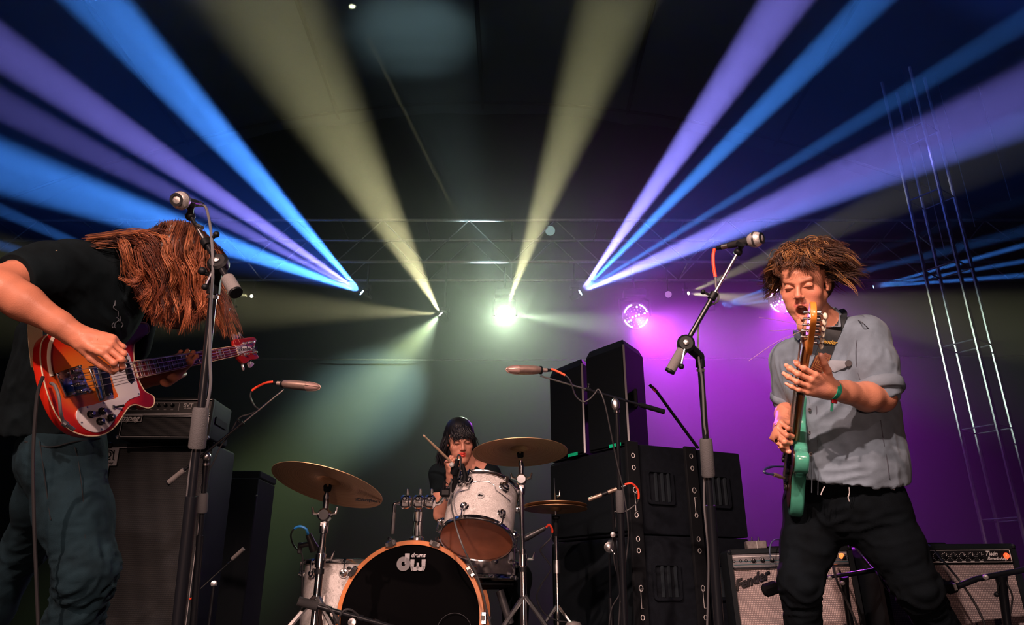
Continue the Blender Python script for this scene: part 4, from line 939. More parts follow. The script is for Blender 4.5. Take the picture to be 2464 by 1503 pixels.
cable('microphone_cable', [Q(487, 493, Zb + .13), Q(497, 503, Zb + .12), Q(506, 545, Zb + .04), Q(511, 600, Zb - .05), Q(512, 660, Zb - .08), Q(507, 740, Zb - .06), Q(505, 860, Zb - .05), Q(506, 930, Zb - .05), Q(490, 1010, Zb - .05), Q(466, 1080, Zb - .04), Q(452, 1180, Zb - .04), Q(440, 1350, Zb - .03), Q(425, 1560, Zb)], .0042, 'grey microphone cable running down the bassist\'s microphone stand', M('grey_cable', (.12, .12, .13), .5))
# -- guitarist's vocal microphone
Zg = 2.46
mt, md = vocal_mic(Q(1836, 572, Zg - .06), Q(1752, 591, Zg + .02), 'vocal microphone with silver ball beside the singing guitarist')
top = Q(1776, 606, Zg - .01)
MB().tube([Q(1783, 586, Zg - .03), Q(1781, 596, Zg - .02), top], [.017, .008, .011], 12).build('clip', BLACK, mt); MB().ball(top, .015, 12).build('clip_joint', BLACK, mt)
st = stand('microphone_stand', 'black boom microphone stand with silver arm left of the guitarist', 'vocal microphone stands', top, Q(1612, 893, Zg - .10), Q(1684, 858, Zg - .04), down(1722, 1503, Zg + .05), r=.0088, thick=.0135, grip_len=.082, neck=(.27, .125), tele=.36)
cb = cable('microphone_cable', [Q(1719, 599, Zg + .03), Q(1716, 615, Zg + .02), Q(1717, 640, Zg + .01), Q(1721, 664, Zg), Q(1723, 690, Zg - .01), Q(1728, 722, Zg - .03), Q(1702, 738, Zg - .04), Q(1684, 765, Zg - .03), Q(1680, 790, Zg - .02), Q(1681, 860, Zg - .06), Q(1690, 920, Zg - .06), Q(1694, 1010, Zg - .06), Q(1698, 1060, Zg - .06), Q(1694, 1200, Zg - .05), Q(1705, 1350, Zg - .05), Q(1700, 1560, Zg)], .0038, 'microphone cable with a short red sleeve, winding down the guitarist\'s stand', M('grey_cable', (.12, .12, .13), .5), (.21, REDTAPE))
# -- overhead condenser microphones
def condenser(tip, tail, label):
    d = (tip - tail).normalized(); L = (tip - tail).length; t = thing('condenser_microphone', label, 'microphone', tail, 'overhead microphones'); k = L
    u_, w_, _ = basis(d); vs = []; fs = []; n = 24
    prof = [(0, .0), (0, .65), (.04, .8), (.2, .95), (.45, 1.0), (.62, .98), (.66, .97), (.66, .93), (.8, .84), (.92, .62), (.98, .35), (1, .0)]
    for h, r in prof:
        for j in range(n):
            a = 2 * math.pi * j / n; vs.append(tail + d * h * k + (u_ * math.cos(a) * .027 + w_ * math.sin(a) * .021) * r)
    def sect(i0, i1): return [(i * n + j, i * n + (j + 1) % n, (i + 1) * n + (j + 1) % n, (i + 1) * n + j) for i in range(i0, i1) for j in range(n)]
    mb = MB(); mb.add(vs[:8 * n], sect(0, 7)); mb.build('body', CHMP, t)
    mb = MB(); mb.add(vs[7 * n:], [tuple(i - 7 * n for i in f) for f in sect(7, len(prof) - 1)]); mb.build('grille', M('champagne_mesh', (.55, .36, .33), .5, .6, bump=1, bscale=900), t)
    mb = MB()
    for sg in (-1, 1):
        pts = [tail + d * h * k + (CAMP - tail).normalized() * .0 + w_ * sg * .0215 * r for h, r in prof[6:]]; mb.tube(pts, .0028, 6)
    pts = [tail + d * h * k + u_ * .0275 * r for h, r in prof[6:]]; mb.tube(pts, .0028, 6); mb.tube([tail + d * h * k - u_ * .0275 * r for h, r in prof[6:]], .0028, 6)
    mb.build('grille_ribs', CHMP, t)
    MB().lathe(tail, d, [(-.006, 0), (-.006, .019), (.002, .019), (.002, 0)], 18).build('shock_ring', BLACK, t)
    MB().lathe(tail, d, [(-.032, 0), (-.032, .0095), (-.006, .0095)], 14).build('connector', SILV, t); MB().lathe(tail, d, [(-.055, 0), (-.055, .006), (-.034, .0085), (-.032, 0)], 12).build('connector_boot', BLACK, t)
    return t
Zo = 3.3
condenser(Q(771, 932, Zo - .05), Q(682, 923, Zo), 'champagne coloured condenser microphone over the left side of the drums')
st = stand('microphone_stand', 'boom stand with thin silver arm reaching up to the left overhead microphone', 'overhead microphone stands', Q(683, 937, Zo), Q(404, 1162, Zo - .12), Q(497, 1092, Zo - .06), down(482, 1503, Zo - .02), r=.0062, thick=.0135, grip_len=.085, neck=(.17, .085), metal=CHROME, fork=False, tele=.3)
MB().ball(Q(497, 1098, Zo - .06), .02, 12).build('boom_clamp', STEEL, st); MB().cyl(Q(494, 1100, Zo - .06), Q(490, 1140, Zo - .06), .008, n=8).build('clamp_stem', POLE, st)
cable('microphone_cable', [Q(657, 918, Zo + .01), Q(636, 922, Zo), Q(608, 938, Zo), Q(603, 955, Zo), Q(612, 975, Zo), Q(622, 986, Zo - .02), Q(600, 996, Zo - .02), Q(575, 1006, Zo - .03), Q(552, 1045, Zo - .03), Q(530, 1075, Zo - .04), Q(512, 1115, Zo - .05), Q(490, 1150, Zo - .05), Q(476, 1200, Zo - .05), Q(474, 1280, Zo - .05), Q(462, 1560, Zo)], .0034, 'cable with a red sleeve hanging behind the left overhead microphone', None, (.15, REDTAPE))
condenser(Q(1218, 889, Zo - .05), Q(1300, 890, Zo), 'champagne coloured condenser microphone over the right side of the drums')
st = stand('microphone_stand', 'boom stand with long thin arm sloping past the upright speakers', 'overhead microphone stands', Q(1300, 904, Zo), Q(1597, 990, Zo + .1), Q(1483, 966, Zo + .06), down(1500, 1503, Zo + .08), r=.0062, thick=.0125, grip=BLACK, grip_len=.12, neck=(.40, .1), tele=.3, fork=False)
MB().ball(Q(1481, 972, Zo + .04), .02, 12, sc=(1, .7, 1.5)).build('boom_clamp', STEEL, st)
cable('microphone_cable', [Q(1326, 888, Zo), Q(1334, 890, Zo), Q(1362, 904, Zo - .01), Q(1374, 920, Zo - .01), Q(1384, 950, Zo), Q(1402, 966, Zo), Q(1418, 960, Zo), Q(1430, 948, Zo), Q(1441, 937, Zo), Q(1455, 970, Zo - .02), Q(1470, 1040, Zo - .02), Q(1484, 1110, Zo), Q(1500, 1180, Zo), Q(1512, 1290, Zo), Q(1495, 1420, Zo), Q(1485, 1560, Zo)], .0034, 'cable with an orange-red sleeve trailing from the right overhead microphone', None, (.13, M('orange_sleeve', (.9, .12, .05), .5)))
# -- pencil microphone for the hi-hat
Zp = 3.55
t = thing('pencil_microphone', 'slim dull gold pencil microphone pointing at the hi-hat', 'microphone', Q(1450, 1192, Zp))
a_, b_ = Q(1416, 1202, Zp), Q(1492, 1173, Zp); d = (b_ - a_).normalized(); L = (b_ - a_).length
MB().lathe(a_, d, [(0, 0), (0, .010), (L * .42, .0105), (L * .42, .008), (L * .62, .008), (L * .62, .0105), (L * .9, .0105), (L * .9, 0)], 14).build('body', M('dull_gold', (.28, .2, .16), .4, .6), t)
MB().lathe(a_, d, [(L * .42, .0082), (L * .42, .0095), (L * .62, .0095), (L * .62, .0082)], 12).build('clip', BLACK, t)
MB().lathe(b_, d, [(-.005, 0), (-.005, .008), (.02, .008), (.03, .005), (.03, 0)], 12).build('connector', STEEL, t)
cable('microphone_cable', [Q(1503, 1165, Zp), Q(1520, 1163, Zp), Q(1533, 1175, Zp), Q(1537, 1193, Zp), Q(1532, 1210, Zp), Q(1515, 1224, Zp), Q(1496, 1232, Zp), Q(1478, 1232, Zp), Q(1482, 1260, Zp), Q(1474, 1290, Zp), Q(1478, 1350, Zp), Q(1492, 1420, Zp), Q(1470, 1470, Zp), Q(1462, 1560, Zp)], .0034, 'short cable with a bright red sleeve beside the rigging strip', None, (.26, REDTAPE))
t = thing('microphone_stand', 'small black stand that holds the slim pencil microphone', 'microphone stand', down(1490, 1503, Zp), 'low microphone stands')
MB().tube([Q(1470, 1183, Zp), Q(1473, 1200, Zp), Q(1478, 1290, Zp), Q(1492, 1430, Zp), down(1496, 1503, Zp)], .0075, 8).build('pole', POLE, t)
MB().lathe(Q(1475, 1286, Zp - .02), (CAMP - Q(1475, 1286, Zp)).normalized(), [(0, 0), (0, .013), (.01, .012), (.012, 0)], 12).build('swivel_bolt', STEEL, t)
MB().lathe(down(1496, 1503, Zp, .0), V(0, 0, 1), [(0, 0), (0, .1), (.02, .1), (.02, 0)], 20).build('round_base', POLE, t)
t = thing('microphone_stand', 'short black stand with a chrome swivel, just left of the pencil microphone stand', 'microphone stand', down(1468, 1503, 3.7), 'low microphone stands')
c = Q(1466, 1316, 3.7)
MB().lathe(c, (CAMP - c).normalized(), [(-.02, 0), (-.02, .024), (0, .026), (.004, .018), (.01, .01), (.01, 0)], 18).build('swivel_plate', STEEL, t)
MB().box(c + V(.02, .02, .012), (.05, .02, .05), bev=.006).build('swivel_bracket', M('dark_bracket', (.04, .05, .06), .4), t)
MB().cyl(c - V(0, 0, .03), Q(1469, 1440, 3.7), .006, n=8).build('upper_pole', POLE, t); MB().cyl(Q(1469, 1438, 3.7), down(1470, 1503, 3.7), .012, n=10).build('lower_pole', POLE, t)
MB().cyl(c, c + V(.03, -.02, -.045), .003, n=6).build('lever', STEEL, t)
# -- snare microphone with red sleeve
Zs = 3.75
t = thing('dynamic_microphone', 'dark dynamic microphone under the hi-hat with a red-sleeved plug', 'microphone', Q(1290, 1285, Zs), 'dark dynamic microphones')
a_, b_ = Q(1258, 1298, Zs), Q(1314, 1268, Zs); d = (b_ - a_).normalized(); L = (b_ - a_).length
MB().lathe(a_, d, [(0, 0), (0, .014), (.02, .017), (.03, .0165), (L * .95, .012), (L * .95, 0)], 16).build('body', MICB, t)
cable('microphone_cable', [b_, Q(1322, 1262, Zs), Q(1329, 1275, Zs), Q(1325, 1294, Zs), Q(1310, 1310, Zs), Q(1300, 1325, Zs), Q(1318, 1350, Zs), Q(1325, 1370, Zs), Q(1300, 1410, Zs), Q(1292, 1440, Zs), Q(1310, 1475, Zs), Q(1340, 1492, Zs), Q(1380, 1500, Zs), Q(1420, 1530, Zs)], .0038, 'cable with a red sleeve looping below the hi-hat', None, (.18, REDTAPE))
# -- floor tom microphone with blue sleeve
Zf = 3.35
t = thing('dynamic_microphone', 'dark drum microphone clipped over the floor tom with a blue-sleeved cable', 'microphone', Q(745, 1310, Zf), 'dark dynamic microphones')
DG = M('dark_grey_mic', (.035, .037, .042), .45)
MB().lathe(Q(744, 1290, Zf), Q(757, 1322, Zf) - Q(744, 1290, Zf), [(-.01, 0), (-.01, .014), (.03, .017), (.055, .022), (.07, .021), (.07, 0)], 18).build('body', DG, t)
MB().cyl(Q(745, 1308, Zf), Q(722, 1312, Zf), .012, n=10).build('clip_arm', DG, t); MB().box(Q(722, 1318, Zf), (.02, .02, .05), bev=.004).build('clip', DG, t)
cable('microphone_cable', [Q(742, 1288, Zf), Q(736, 1272, Zf), Q(720, 1266, Zf), Q(705, 1275, Zf), Q(700, 1290, Zf), Q(707, 1312, Zf), Q(722, 1328, Zf), Q(728, 1342, Zf), Q(727, 1400, Zf), Q(726, 1560, Zf)], .0038, 'cable with a blue sleeve curling above the floor tom', None, (.30, M('blue_sleeve', (.02, .22, .6), .5)))
# -- tom microphone and clamp
Zt = 3.30
t = thing('dynamic_microphone', 'black clip-on microphone at the left rim of the tilted tom, before the drummer', 'microphone', Q(1100, 1130, Zt), 'dark dynamic microphones')
MB().tube([Q(1085, 1182, Zt), Q(1096, 1160, Zt), Q(1094, 1135, Zt)], .012, 8).build('clip_arm', BLACK, t)
MB().lathe(Q(1092, 1140, Zt), Q(1100, 1110, Zt) - Q(1092, 1140, Zt), [(0, 0), (0, .018), (.03, .02), (.035, .012), (.07, .010), (.07, 0)], 16).build('body', BLACK, t)
MB().tube(smoothpath([Q(1099, 1112, Zt), Q(1103, 1094, Zt), Q(1109, 1102, Zt), Q(1107, 1130, Zt), Q(1102, 1150, Zt)], 6), .004, 7).build('plug_lead', RUBBER, t)
MB().tube([Q(1113, 1115, Zt), Q(1120, 1145, Zt), Q(1118, 1156, Zt)], [.006, .013, .016], 10).build('goose_neck', BLACK, t)
MB().ball(Q(1087, 1118, Zt - .02), .012, 10).build('screw_knob', GRAYP, t)
MB().box(Q(1072, 1185, Zt), (.05, .03, .04), bev=.01).build('rim_clamp', BLACK, t); MB().cyl(Q(1065, 1192, Zt), Q(1070, 1158, Zt), .008, n=8).build('tightener', BLACK, t)
cable('microphone_cable', [Q(1086, 1150, Zt - .02), Q(1085, 1200, Zt - .03), Q(1093, 1250, Zt - .22), Q(1110, 1305, Zt - .30), Q(1128, 1345, Zt - .30), Q(1150, 1390, Zt - .28), Q(1162, 1430, Zt - .27), Q(1172, 1470, Zt - .26), Q(1190, 1540, Zt - .25)], .0038, 'thin cable hanging across the amber head of the tilted tom', M('grey_cable2', (.08, .08, .085), .5))
# -- bass drum microphone boom
Zk = 2.75
t = thing('microphone_stand', 'low black boom with foam grip crossing the lower left of the bass drum', 'microphone stand', down(900, 1560, Zk), 'low microphone stands')
a_, b_ = Q(717, 1445, Zk), Q(1040, 1535, Zk + .1); d = (b_ - a_).normalized()
MB().lathe(a_, d, [(0, 0), (0, .0165), (.075, .0175), (.078, 0)], 16).build('foam_grip', M('black_foam', (.02, .02, .022), .9, bump=.6, bscale=400), t)
MB().cyl(a_ + d * .07, b_, .0095, n=12).build('boom_arm', POLE, t)
for k in (.11, .235, .30): MB().lathe(a_ + d * k, d, [(0, 0), (0, .013), (.02, .013), (.02, 0)], 12).build('boom_collar', POLE, t)
q = a_ + d * .22; MB().tube([q + V(0, -.012, 0), q + V(-.002, -.014, -.06), V(q.x, q.y, .02)], .013, 10).build('pole', POLE, t)
MB().lathe(q + V(0, -.02, -.02), V(0, -1, 0), [(0, 0), (0, .017), (.012, .015), (.014, 0)], 14).build('swivel_bolt', STEEL, t)
MB().lathe(V(q.x, q.y, 0), V(0, 0, 1), [(0, 0), (0, .12), (.02, .12), (.02, 0)], 24).build('round_base', POLE, t)
cable('microphone_cable', [Q(768, 1452, Zk - .02), Q(790, 1460, Zk - .03), Q(805, 1480, Zk - .03), Q(815, 1500, Zk - .03), Q(830, 1540, Zk)], .0042, 'cable drooping from the low boom in front of the floor tom')
cable('microphone_cable', [Q(818, 1530, Zk - .03), Q(815, 1490, Zk - .03), Q(828, 1468, Zk - .03), Q(845, 1467, Zk - .02), Q(862, 1480, Zk)], .0042, 'cable hooked over the low boom before the bass drum')
# -- small stand between bass cabinet and drums
Zq = 4.1
t = thing('microphone_stand', 'small dim boom stand low between the bass cabinet and the drums', 'microphone stand', down(512, 1503, Zq), 'low microphone stands')
a_, b_ = Q(586, 1320, Zq), Q(464, 1432, Zq); d = (b_ - a_).normalized()
MB().lathe(a_, d, [(0, 0), (0, .0115), (.085, .0115), (.085, 0)], 12).build('foam_grip', FOAM, t); MB().cyl(a_ + d * .08, b_, .0042, n=8).build('boom_arm', CHROME, t)
MB().lathe(Q(515, 1404, Zq), (CAMP - Q(515, 1404, Zq)).normalized(), [(-.015, 0), (-.015, .014), (0, .018), (.003, .01), (.003, 0)], 14).build('swivel_plate', STEEL, t)
MB().cyl(Q(515, 1408, Zq), down(514, 1440, Zq), .010, n=10).build('pole', POLE, t); MB().cyl(Q(466, 1437, Zq), Q(456, 1441, Zq), .006, n=8).build('red_plug', REDTAPE, t)
MB().lathe(down(514, 1440, Zq), V(0, 0, 1), [(0, 0), (0, .1), (.02, .1), (.02, 0)], 20).build('round_base', POLE, t)
# -- amplifier microphones
Za = 3.28
t = thing('dynamic_microphone', 'boxy black microphone in front of the silver-faced amplifier', 'microphone', Q(1850, 1415, Za), 'dark dynamic microphones')
uu = (Q(1885, 1404, Za) - Q(1840, 1420, Za)).normalized(); Rm = Matrix((uu, (FW - uu * FW.dot(uu)).normalized(), uu.cross(FW).normalized())).transposed()
MB().box(Q(1854, 1416, Za), (.075, .05, .052), Rm, bev=.012).build('body', MATTE, t); MB().cyl(Q(1870, 1410, Za), Q(1892, 1402, Za), .016, n=12).build('mount', BLACK, t)
MB().lathe(Q(1888, 1404, Za), uu, [(0, 0), (0, .013), (.02, .013), (.05, .009), (.05, 0)], 12).build('connector', STEEL, t)
t = thing('microphone_stand', 'black boom stand behind the guitarist\'s legs, before the silver-faced amplifier', 'microphone stand', down(2045, 1503, Za), 'amplifier microphone stands')
a_, b_ = Q(1895, 1404, Za), Q(2128, 1367, Za - .05); MB().cyl(a_, b_, .0075, n=10).build('boom_arm', POLE, t); MB().cyl(Q(2040, 1382, Za - .02), b_, .0105, n=12).build('boom_sleeve', M('glossy_black_tube', (.03, .03, .035), .15, .5), t)
MB().lathe(Q(1997, 1390, Za - .03), (CAMP - Q(1997, 1390, Za)).normalized(), [(-.01, 0), (-.01, .010), (.004, .009), (.006, 0)], 14).build('boom_bolt', DULL, t)
MB().tube([Q(2030, 1385, Za), Q(2034, 1420, Za), down(2045, 1503, Za)], [.022, .016, .014], 12).build('pole', POLE, t); MB().lathe(Q(2028, 1402, Za - .03), (CAMP - Q(2028, 1402, Za)).normalized(), [(-.01, 0), (-.01, .010), (.004, .009), (.006, 0)], 14).build('swivel_bolt', DULL, t)
MB().lathe(down(2045, 1503, Za, 0), V(0, 0, 1), [(0, 0), (0, .12), (.02, .12), (.02, 0)], 24).build('round_base', POLE, t)
Zc = 3.12
t = thing('dynamic_microphone', 'dark microphone pointing at the black-faced amplifier beside the guitarist\'s shin', 'microphone', Q(2285, 1413, Zc), 'dark dynamic microphones')
MB().box(Q(2288, 1413, Zc), (.055, .04, .045), Rm, bev=.01).build('body', MATTE, t); MB().box(Q(2298, 1411, Zc - .02), (.012, .006, .03), Rm).build('switch_plate', GRAYP, t)
t = thing('microphone_stand', 'black boom stand standing in front of the black-faced amplifier', 'microphone stand', down(2430, 1503, Zc), 'amplifier microphone stands')
MB().tube([Q(2300, 1412, Zc), Q(2350, 1392, Zc), Q(2446, 1374, Zc), Q(2475, 1368, Zc)], .0125, 10).build('boom_arm', POLE, t)
MB().lathe(Q(2372, 1388, Zc - .03), (CAMP - Q(2372, 1388, Zc)).normalized(), [(-.01, 0), (-.01, .012), (.004, .010), (.006, 0)], 14).build('boom_bolt', DULL, t)
MB().tube([Q(2408, 1382, Zc), Q(2412, 1410, Zc), Q(2424, 1503, Zc), V(Q(2424, 1503, Zc).x + .02, Q(2424, 1503, Zc).y, .02)], [.026, .02, .016, .014], 12).build('pole', POLE, t)
MB().tube([Q(2405, 1400, Zc - .02), Q(2398, 1428, Zc - .02)], .003, 6).build('lever', BLACK, t); MB().ball(Q(2398, 1430, Zc - .02), .011, 8).build('lever_knob', BLACK, t)
c = Q(2424, 1503, Zc); MB().lathe(V(c.x + .02, c.y, 0), V(0, 0, 1), [(0, 0), (0, .12), (.02, .12), (.02, 0)], 24).build('round_base', POLE, t)
cable('microphone_cable', [Q(2420, 1398, Zc - .02), Q(2435, 1430, Zc - .02), Q(2434, 1458, Zc - .01), Q(2427, 1500, Zc), Q(2425, 1540, Zc)], .0038, 'cable hanging along the stand before the black-faced amplifier')
# -- loose leads on the amplifiers
cable('instrument_cable', [Q(1855, 1345, 3.5), Q(1852, 1325, 3.5), Q(1856, 1305, 3.55), Q(1868, 1297, 3.6), Q(1884, 1302, 3.65), Q(1900, 1312, 3.7)], .0028, 'thin lead plugged into the silver-faced amplifier', M('blueish_lead', (.12, .16, .25), .4))
cable('instrument_cable', [Q(1995, 1330, 3.5), Q(2002, 1352, 3.3), Q(2015, 1400, 3.2), Q(2040, 1450, 3.18), Q(2062, 1503, 3.15), Q(2080, 1560, 3.15)], .005, 'black lead slanting down across the right half of the silver-faced amplifier')
cable('instrument_cable', [Q(1990, 1306, 3.62), Q(2030, 1304, 3.6), Q(2050, 1310, 3.55), Q(2078, 1340, 3.45), Q(2110, 1378, 3.2), Q(2130, 1412, 3.15), Q(2165, 1445, 3.1), Q(2208, 1470, 3.1), Q(2260, 1530, 3.1)], .0034, 'thin lead looping from one guitar amplifier across to the other')
cable('instrument_cable', [Q(2222, 1322, 3.32), Q(2226, 1310, 3.34), Q(2237, 1312, 3.38)], .004, 'short blue patch lead on the black-faced amplifier', M('blue_lead', (.05, .1, .5), .4))
cable('instrument_cable', [Q(2250, 1325, 3.34), Q(2262, 1340, 3.3), Q(2310, 1398, 3.15), Q(2345, 1450, 3.12), Q(2370, 1503, 3.1), Q(2385, 1560, 3.1)], .005, 'black lead slanting down across the black-faced amplifier')
t = thing('equipment_case', 'grey rounded case top just showing at the bottom beside the hi-hat stand', 'case', V(Q(1388, 1500, 3.4).x, Q(1388, 1500, 3.4).y, .15))
c = Q(1380, 1503, 3.4); MB().lathe(V(c.x, c.y, .15), V(0, 0, 1), [(0, 0), (0, .045), (c.z - .15 - .01, .045), (c.z - .15 + .012, .03), (c.z - .15 + .018, 0)], 20).build('body', M('grey_plastic', (.12, .11, .11), .5), t)
# ------------------------------------------------------------------ bass guitar
BZ = 2.35; BB = Q(194, 922, BZ); NN = Q(565, 845, BZ * 1.34)
bu = (NN - BB); SCL = bu.length; bu.normalize(); bvv = RT * -.287 + UP * .957
bp = Plane(BB, bu, bvv)
if bp.n.dot(CAMP - BB) < 0: BF = -1
else: BF = 1
BN = bp.n * BF
def c5(x, y): return bp.hit(100 + x / 4.563, 760 + y / 4.563)
def c1(x, y): return bp.hit(x / 2.424, 440 + y / 2.424)
def bz(z): return z * BF
def bprism(name, out, z0, z1, m, parent, bev=0, **k):
    a, b_ = sorted((bz(z0), bz(z1))); return MB().prism(bp, out, a, b_, bev).build(name, m, parent, **k)
def bslab(name, quad, z0, z1, m, parent, bev=0): return bprism(name, quad, z0, z1, m, parent, bev)
bass = thing('bass_guitar', 'sunburst orange and red bass guitar with white pickguard, held by the long-haired bassist', 'bass guitar', BB)
def gradmat(name, C, stops, rough=.3, coat=.25, axis=None):
    m = bpy.data.materials.new(name); m.use_nodes = True; nt = m.node_tree; b = nt.nodes['Principled BSDF']; b.inputs['Roughness'].default_value = rough; b.inputs['Coat Weight'].default_value = coat
    at = nt.nodes.new('ShaderNodeAttribute'); at.attribute_name = 'grid'; sp = nt.nodes.new('ShaderNodeSeparateXYZ'); nt.links.new(at.outputs['Vector'], sp.inputs[0])
    cr = nt.nodes.new('ShaderNodeValToRGB'); nt.links.new(sp.outputs[0], cr.inputs[0]); r = cr.color_ramp
    while len(r.elements) < len(stops): r.elements.new(.5)
    for e, (p, c) in zip(r.elements, stops): e.position = p; e.color = (*c, 1)
    nt.links.new(cr.outputs[0], b.inputs['Base Color']); return m
FIRE = gradmat('sunburst_lacquer', None, [(0.0, (.95, .30, .03)), (.42, (.86, .16, .015)), (.66, (.70, .03, .01)), (.88, (.42, .008, .008)), (1, (.22, .004, .005))])
body_px = [(245, 930), (237, 1010), (247, 1095), (268, 1190), (300, 1285), (345, 1370), (400, 1430), (460, 1462), (530, 1475), (600, 1467), (655, 1437), (700, 1385), (735, 1330), (765, 1298), (800, 1292), (835, 1304), (868, 1311), (895, 1298), (903, 1270), (895, 1242), (868, 1228), (843, 1207), (820, 1168), (803, 1130), (793, 1090), (786, 1050), (782, 985), (786, 940), (803, 905), (832, 884), (862, 878), (872, 852), (862, 822), (835, 812), (800, 815), (755, 838), (700, 868), (640, 892), (560, 905), (480, 890), (400, 868), (330, 866), (280, 885)]
bo = smooth2([c1(*p) for p in body_px], 4)
TB_ = .036
o = bprism('body', bo, -TB_, 0, FIRE, bass, .006, angle=50)
cA, cB = c5(430, 700), c5(640, 660)
def bgrid(o, m1=.19):
    g = []
    for v in o.data.vertices:
        p = (wmat(o) @ v.co) - bp.o; a, b_ = p.dot(bp.u), p.dot(bp.v)
        t = max(0, min(1, ((a - cA[0]) * (cB[0] - cA[0]) + (b_ - cA[1]) * (cB[1] - cA[1])) / ((cB[0] - cA[0]) ** 2 + (cB[1] - cA[1]) ** 2)))
        d = math.hypot(a - cA[0] - t * (cB[0] - cA[0]), b_ - cA[1] - t * (cB[1] - cA[1])); g += [min(1, d / m1), a, b_]
    at = o.data.attributes.new('grid', 'FLOAT_VECTOR', 'POINT'); at.data.foreach_set('vector', g)
# dense lacquered face so the burst can be shaded smoothly
def point_in(p, poly):
    x, y = p; c = False; j = len(poly) - 1
    for i in range(len(poly)):
        if (poly[i][1] > y) != (poly[j][1] > y) and x < (poly[j][0] - poly[i][0]) * (y - poly[i][1]) / (poly[j][1] - poly[i][1]) + poly[i][0]: c = not c
        j = i
    return c
bgrid(o)
NR = 14; cx, cy = (cA[0] + cB[0]) / 2, (cA[1] + cB[1]) / 2
vs = [bp.w(cx, cy, bz(.0008))]; fs = []; n = len(bo)
inner = [(x + (cx - x) * .035, y + (cy - y) * .035) for x, y in bo]
for r in range(1, NR + 1):
    for (x, y) in inner: vs.append(bp.w(cx + (x - cx) * r / NR, cy + (y - cy) * r / NR, bz(.0008)))
for k in range(n): fs.append((0, 1 + k, 1 + (k + 1) % n))
for r in range(NR - 1):
    for k in range(n): a = 1 + r * n; b_ = a + n; fs.append((a + k, b_ + k, b_ + (k + 1) % n, a + (k + 1) % n))
m_ = MB().add(vs, fs); o2 = m_.build('lacquered_face', FIRE, bass); bgrid(o2)
CREAM = M('cream_binding', (.78, .62, .42), .4)
mb = MB(); mb.tube([bp.w(x, y, bz(-.0015)) for x, y in bo + bo[:2]], .0022, 6, cap=False); mb.build('binding', CREAM, bass)
mb = MB(); mb.tube(smoothpath([bp.w(*c5(*p), bz(.0015)) for p in ((118, 232), (80, 330), (68, 450), (76, 560), (100, 662))], 6), .0035, 8, flat=2.0); mb.build('pale_edge_strip', M('binding_glint', (.85, .76, .62), .4), bass)  # added pale strip: the binding's reflection put into shape and colour
PGW = M('white_pickguard', (.80, .74, .76), .28, coat=.4)
pg = [(903, 414), (930, 404), (950, 425), (968, 470), (992, 545), (1020, 660), (1048, 770), (1072, 850), (1062, 880), (1010, 897), (950, 925), (905, 970), (860, 1040), (800, 1130), (735, 1215), (655, 1268), (560, 1278), (470, 1240), (400, 1172), (370, 1095), (385, 1035), (430, 1003), (560, 975), (700, 930), (832, 890), (800, 800), (765, 690), (740, 610), (770, 560), (840, 500), (880, 450)]
bprism('pickguard', smooth2([c5(*p) for p in pg], 3), .001, .0045, PGW, bass, .0008)
for p in ((930, 430), (1056, 858), (670, 960), (488, 1005), (428, 1172), (645, 1248), (972, 735)): MB().lathe(bp.w(*c5(*p), bz(.0045)), BN, [(0, .0035), (.0015, .003), (.0015, 0)], 10).build('screw', STEEL, bass)
# neck pickup
q = [c5(*p) for p in ((886, 497), (930, 488), (1003, 700), (992, 722), (958, 722), (940, 700))]
bslab('neck_pickup', q, .004, .011, M('dark_pickup', (.02, .02, .03), .25, .5), bass, .002)
bprism('pickup_rim', [c5(*p) for p in ((872, 492), (936, 474), (1014, 700), (975, 755), (935, 715))], .003, .006, CHROME, bass, .001)
# bridge pickup with surround
q = [c5(*p) for p in ((498, 556), (705, 540), (778, 905), (620, 940))]
bslab('pickup_surround', q, .002, .008, CHROME, bass, .003)
q = [c5(*p) for p in ((600, 575), (698, 560), (762, 872), (668, 890))]
bslab('bridge_pickup', q, .007, .013, M('black_pickup', (.006, .006, .008), .3), bass, .002)
for y0, x0 in ((560, 515), (720, 560), (880, 605)): pass
MB().cyl(bp.w(*c5(535, 600), bz(.013)), bp.w(*c5(625, 915), bz(.013)), .0035, n=8).build('surround_bar', CHROME, bass)
MB().lathe(bp.w(*c5(722, 870), bz(.0125)), BN, [(0, .006), (.003, .005), (.004, 0)], 12).build('screw', CHROME, bass)
# bridge / tailpiece
q = [c5(*p) for p in ((128, 640), (262, 585), (345, 870), (235, 892))]
bslab('tailpiece', q, .002, .014, M('blue_chrome', (.55, .57, .68), .12, 1.0), bass, .004)
q = [c5(*p) for p in ((262, 588), (410, 540), (522, 848), (345, 885))]
bslab('bridge_base', q, .002, .007, CHROME, bass, .002)
for k in range(4):
    t_ = (k + .5) / 4; a = [x + (y - x) * t_ for x, y in zip((330, 575), (440, 860))]
    s_ = MB().box(bp.w(*c5(*a), bz(.012)), (.026, .013, .014), Matrix((bp.u, bp.v, bp.n)).transposed(), bev=.003).build('bridge_saddle', CHROME, bass)
    c = c5(a[0] + 55, a[1] + 15); MB().lathe(bp.w(*c, bz(.006)), BN, [(0, .005), (.008, .0045), (.009, 0)], 10).build('saddle_screw', CHROME, s_)
    c = c5(a[0] - 90, a[1] + 22); MB().ball(bp.w(*c, bz(.014)), .004, 8).build('string_anchor', CHROME, s_)
for p in ((150, 655), (185, 715), (500, 830), (395, 560)): MB().ball(bp.w(*c5(*p), bz(.013)), .0045, 8).build('screw', CHROME, bass)
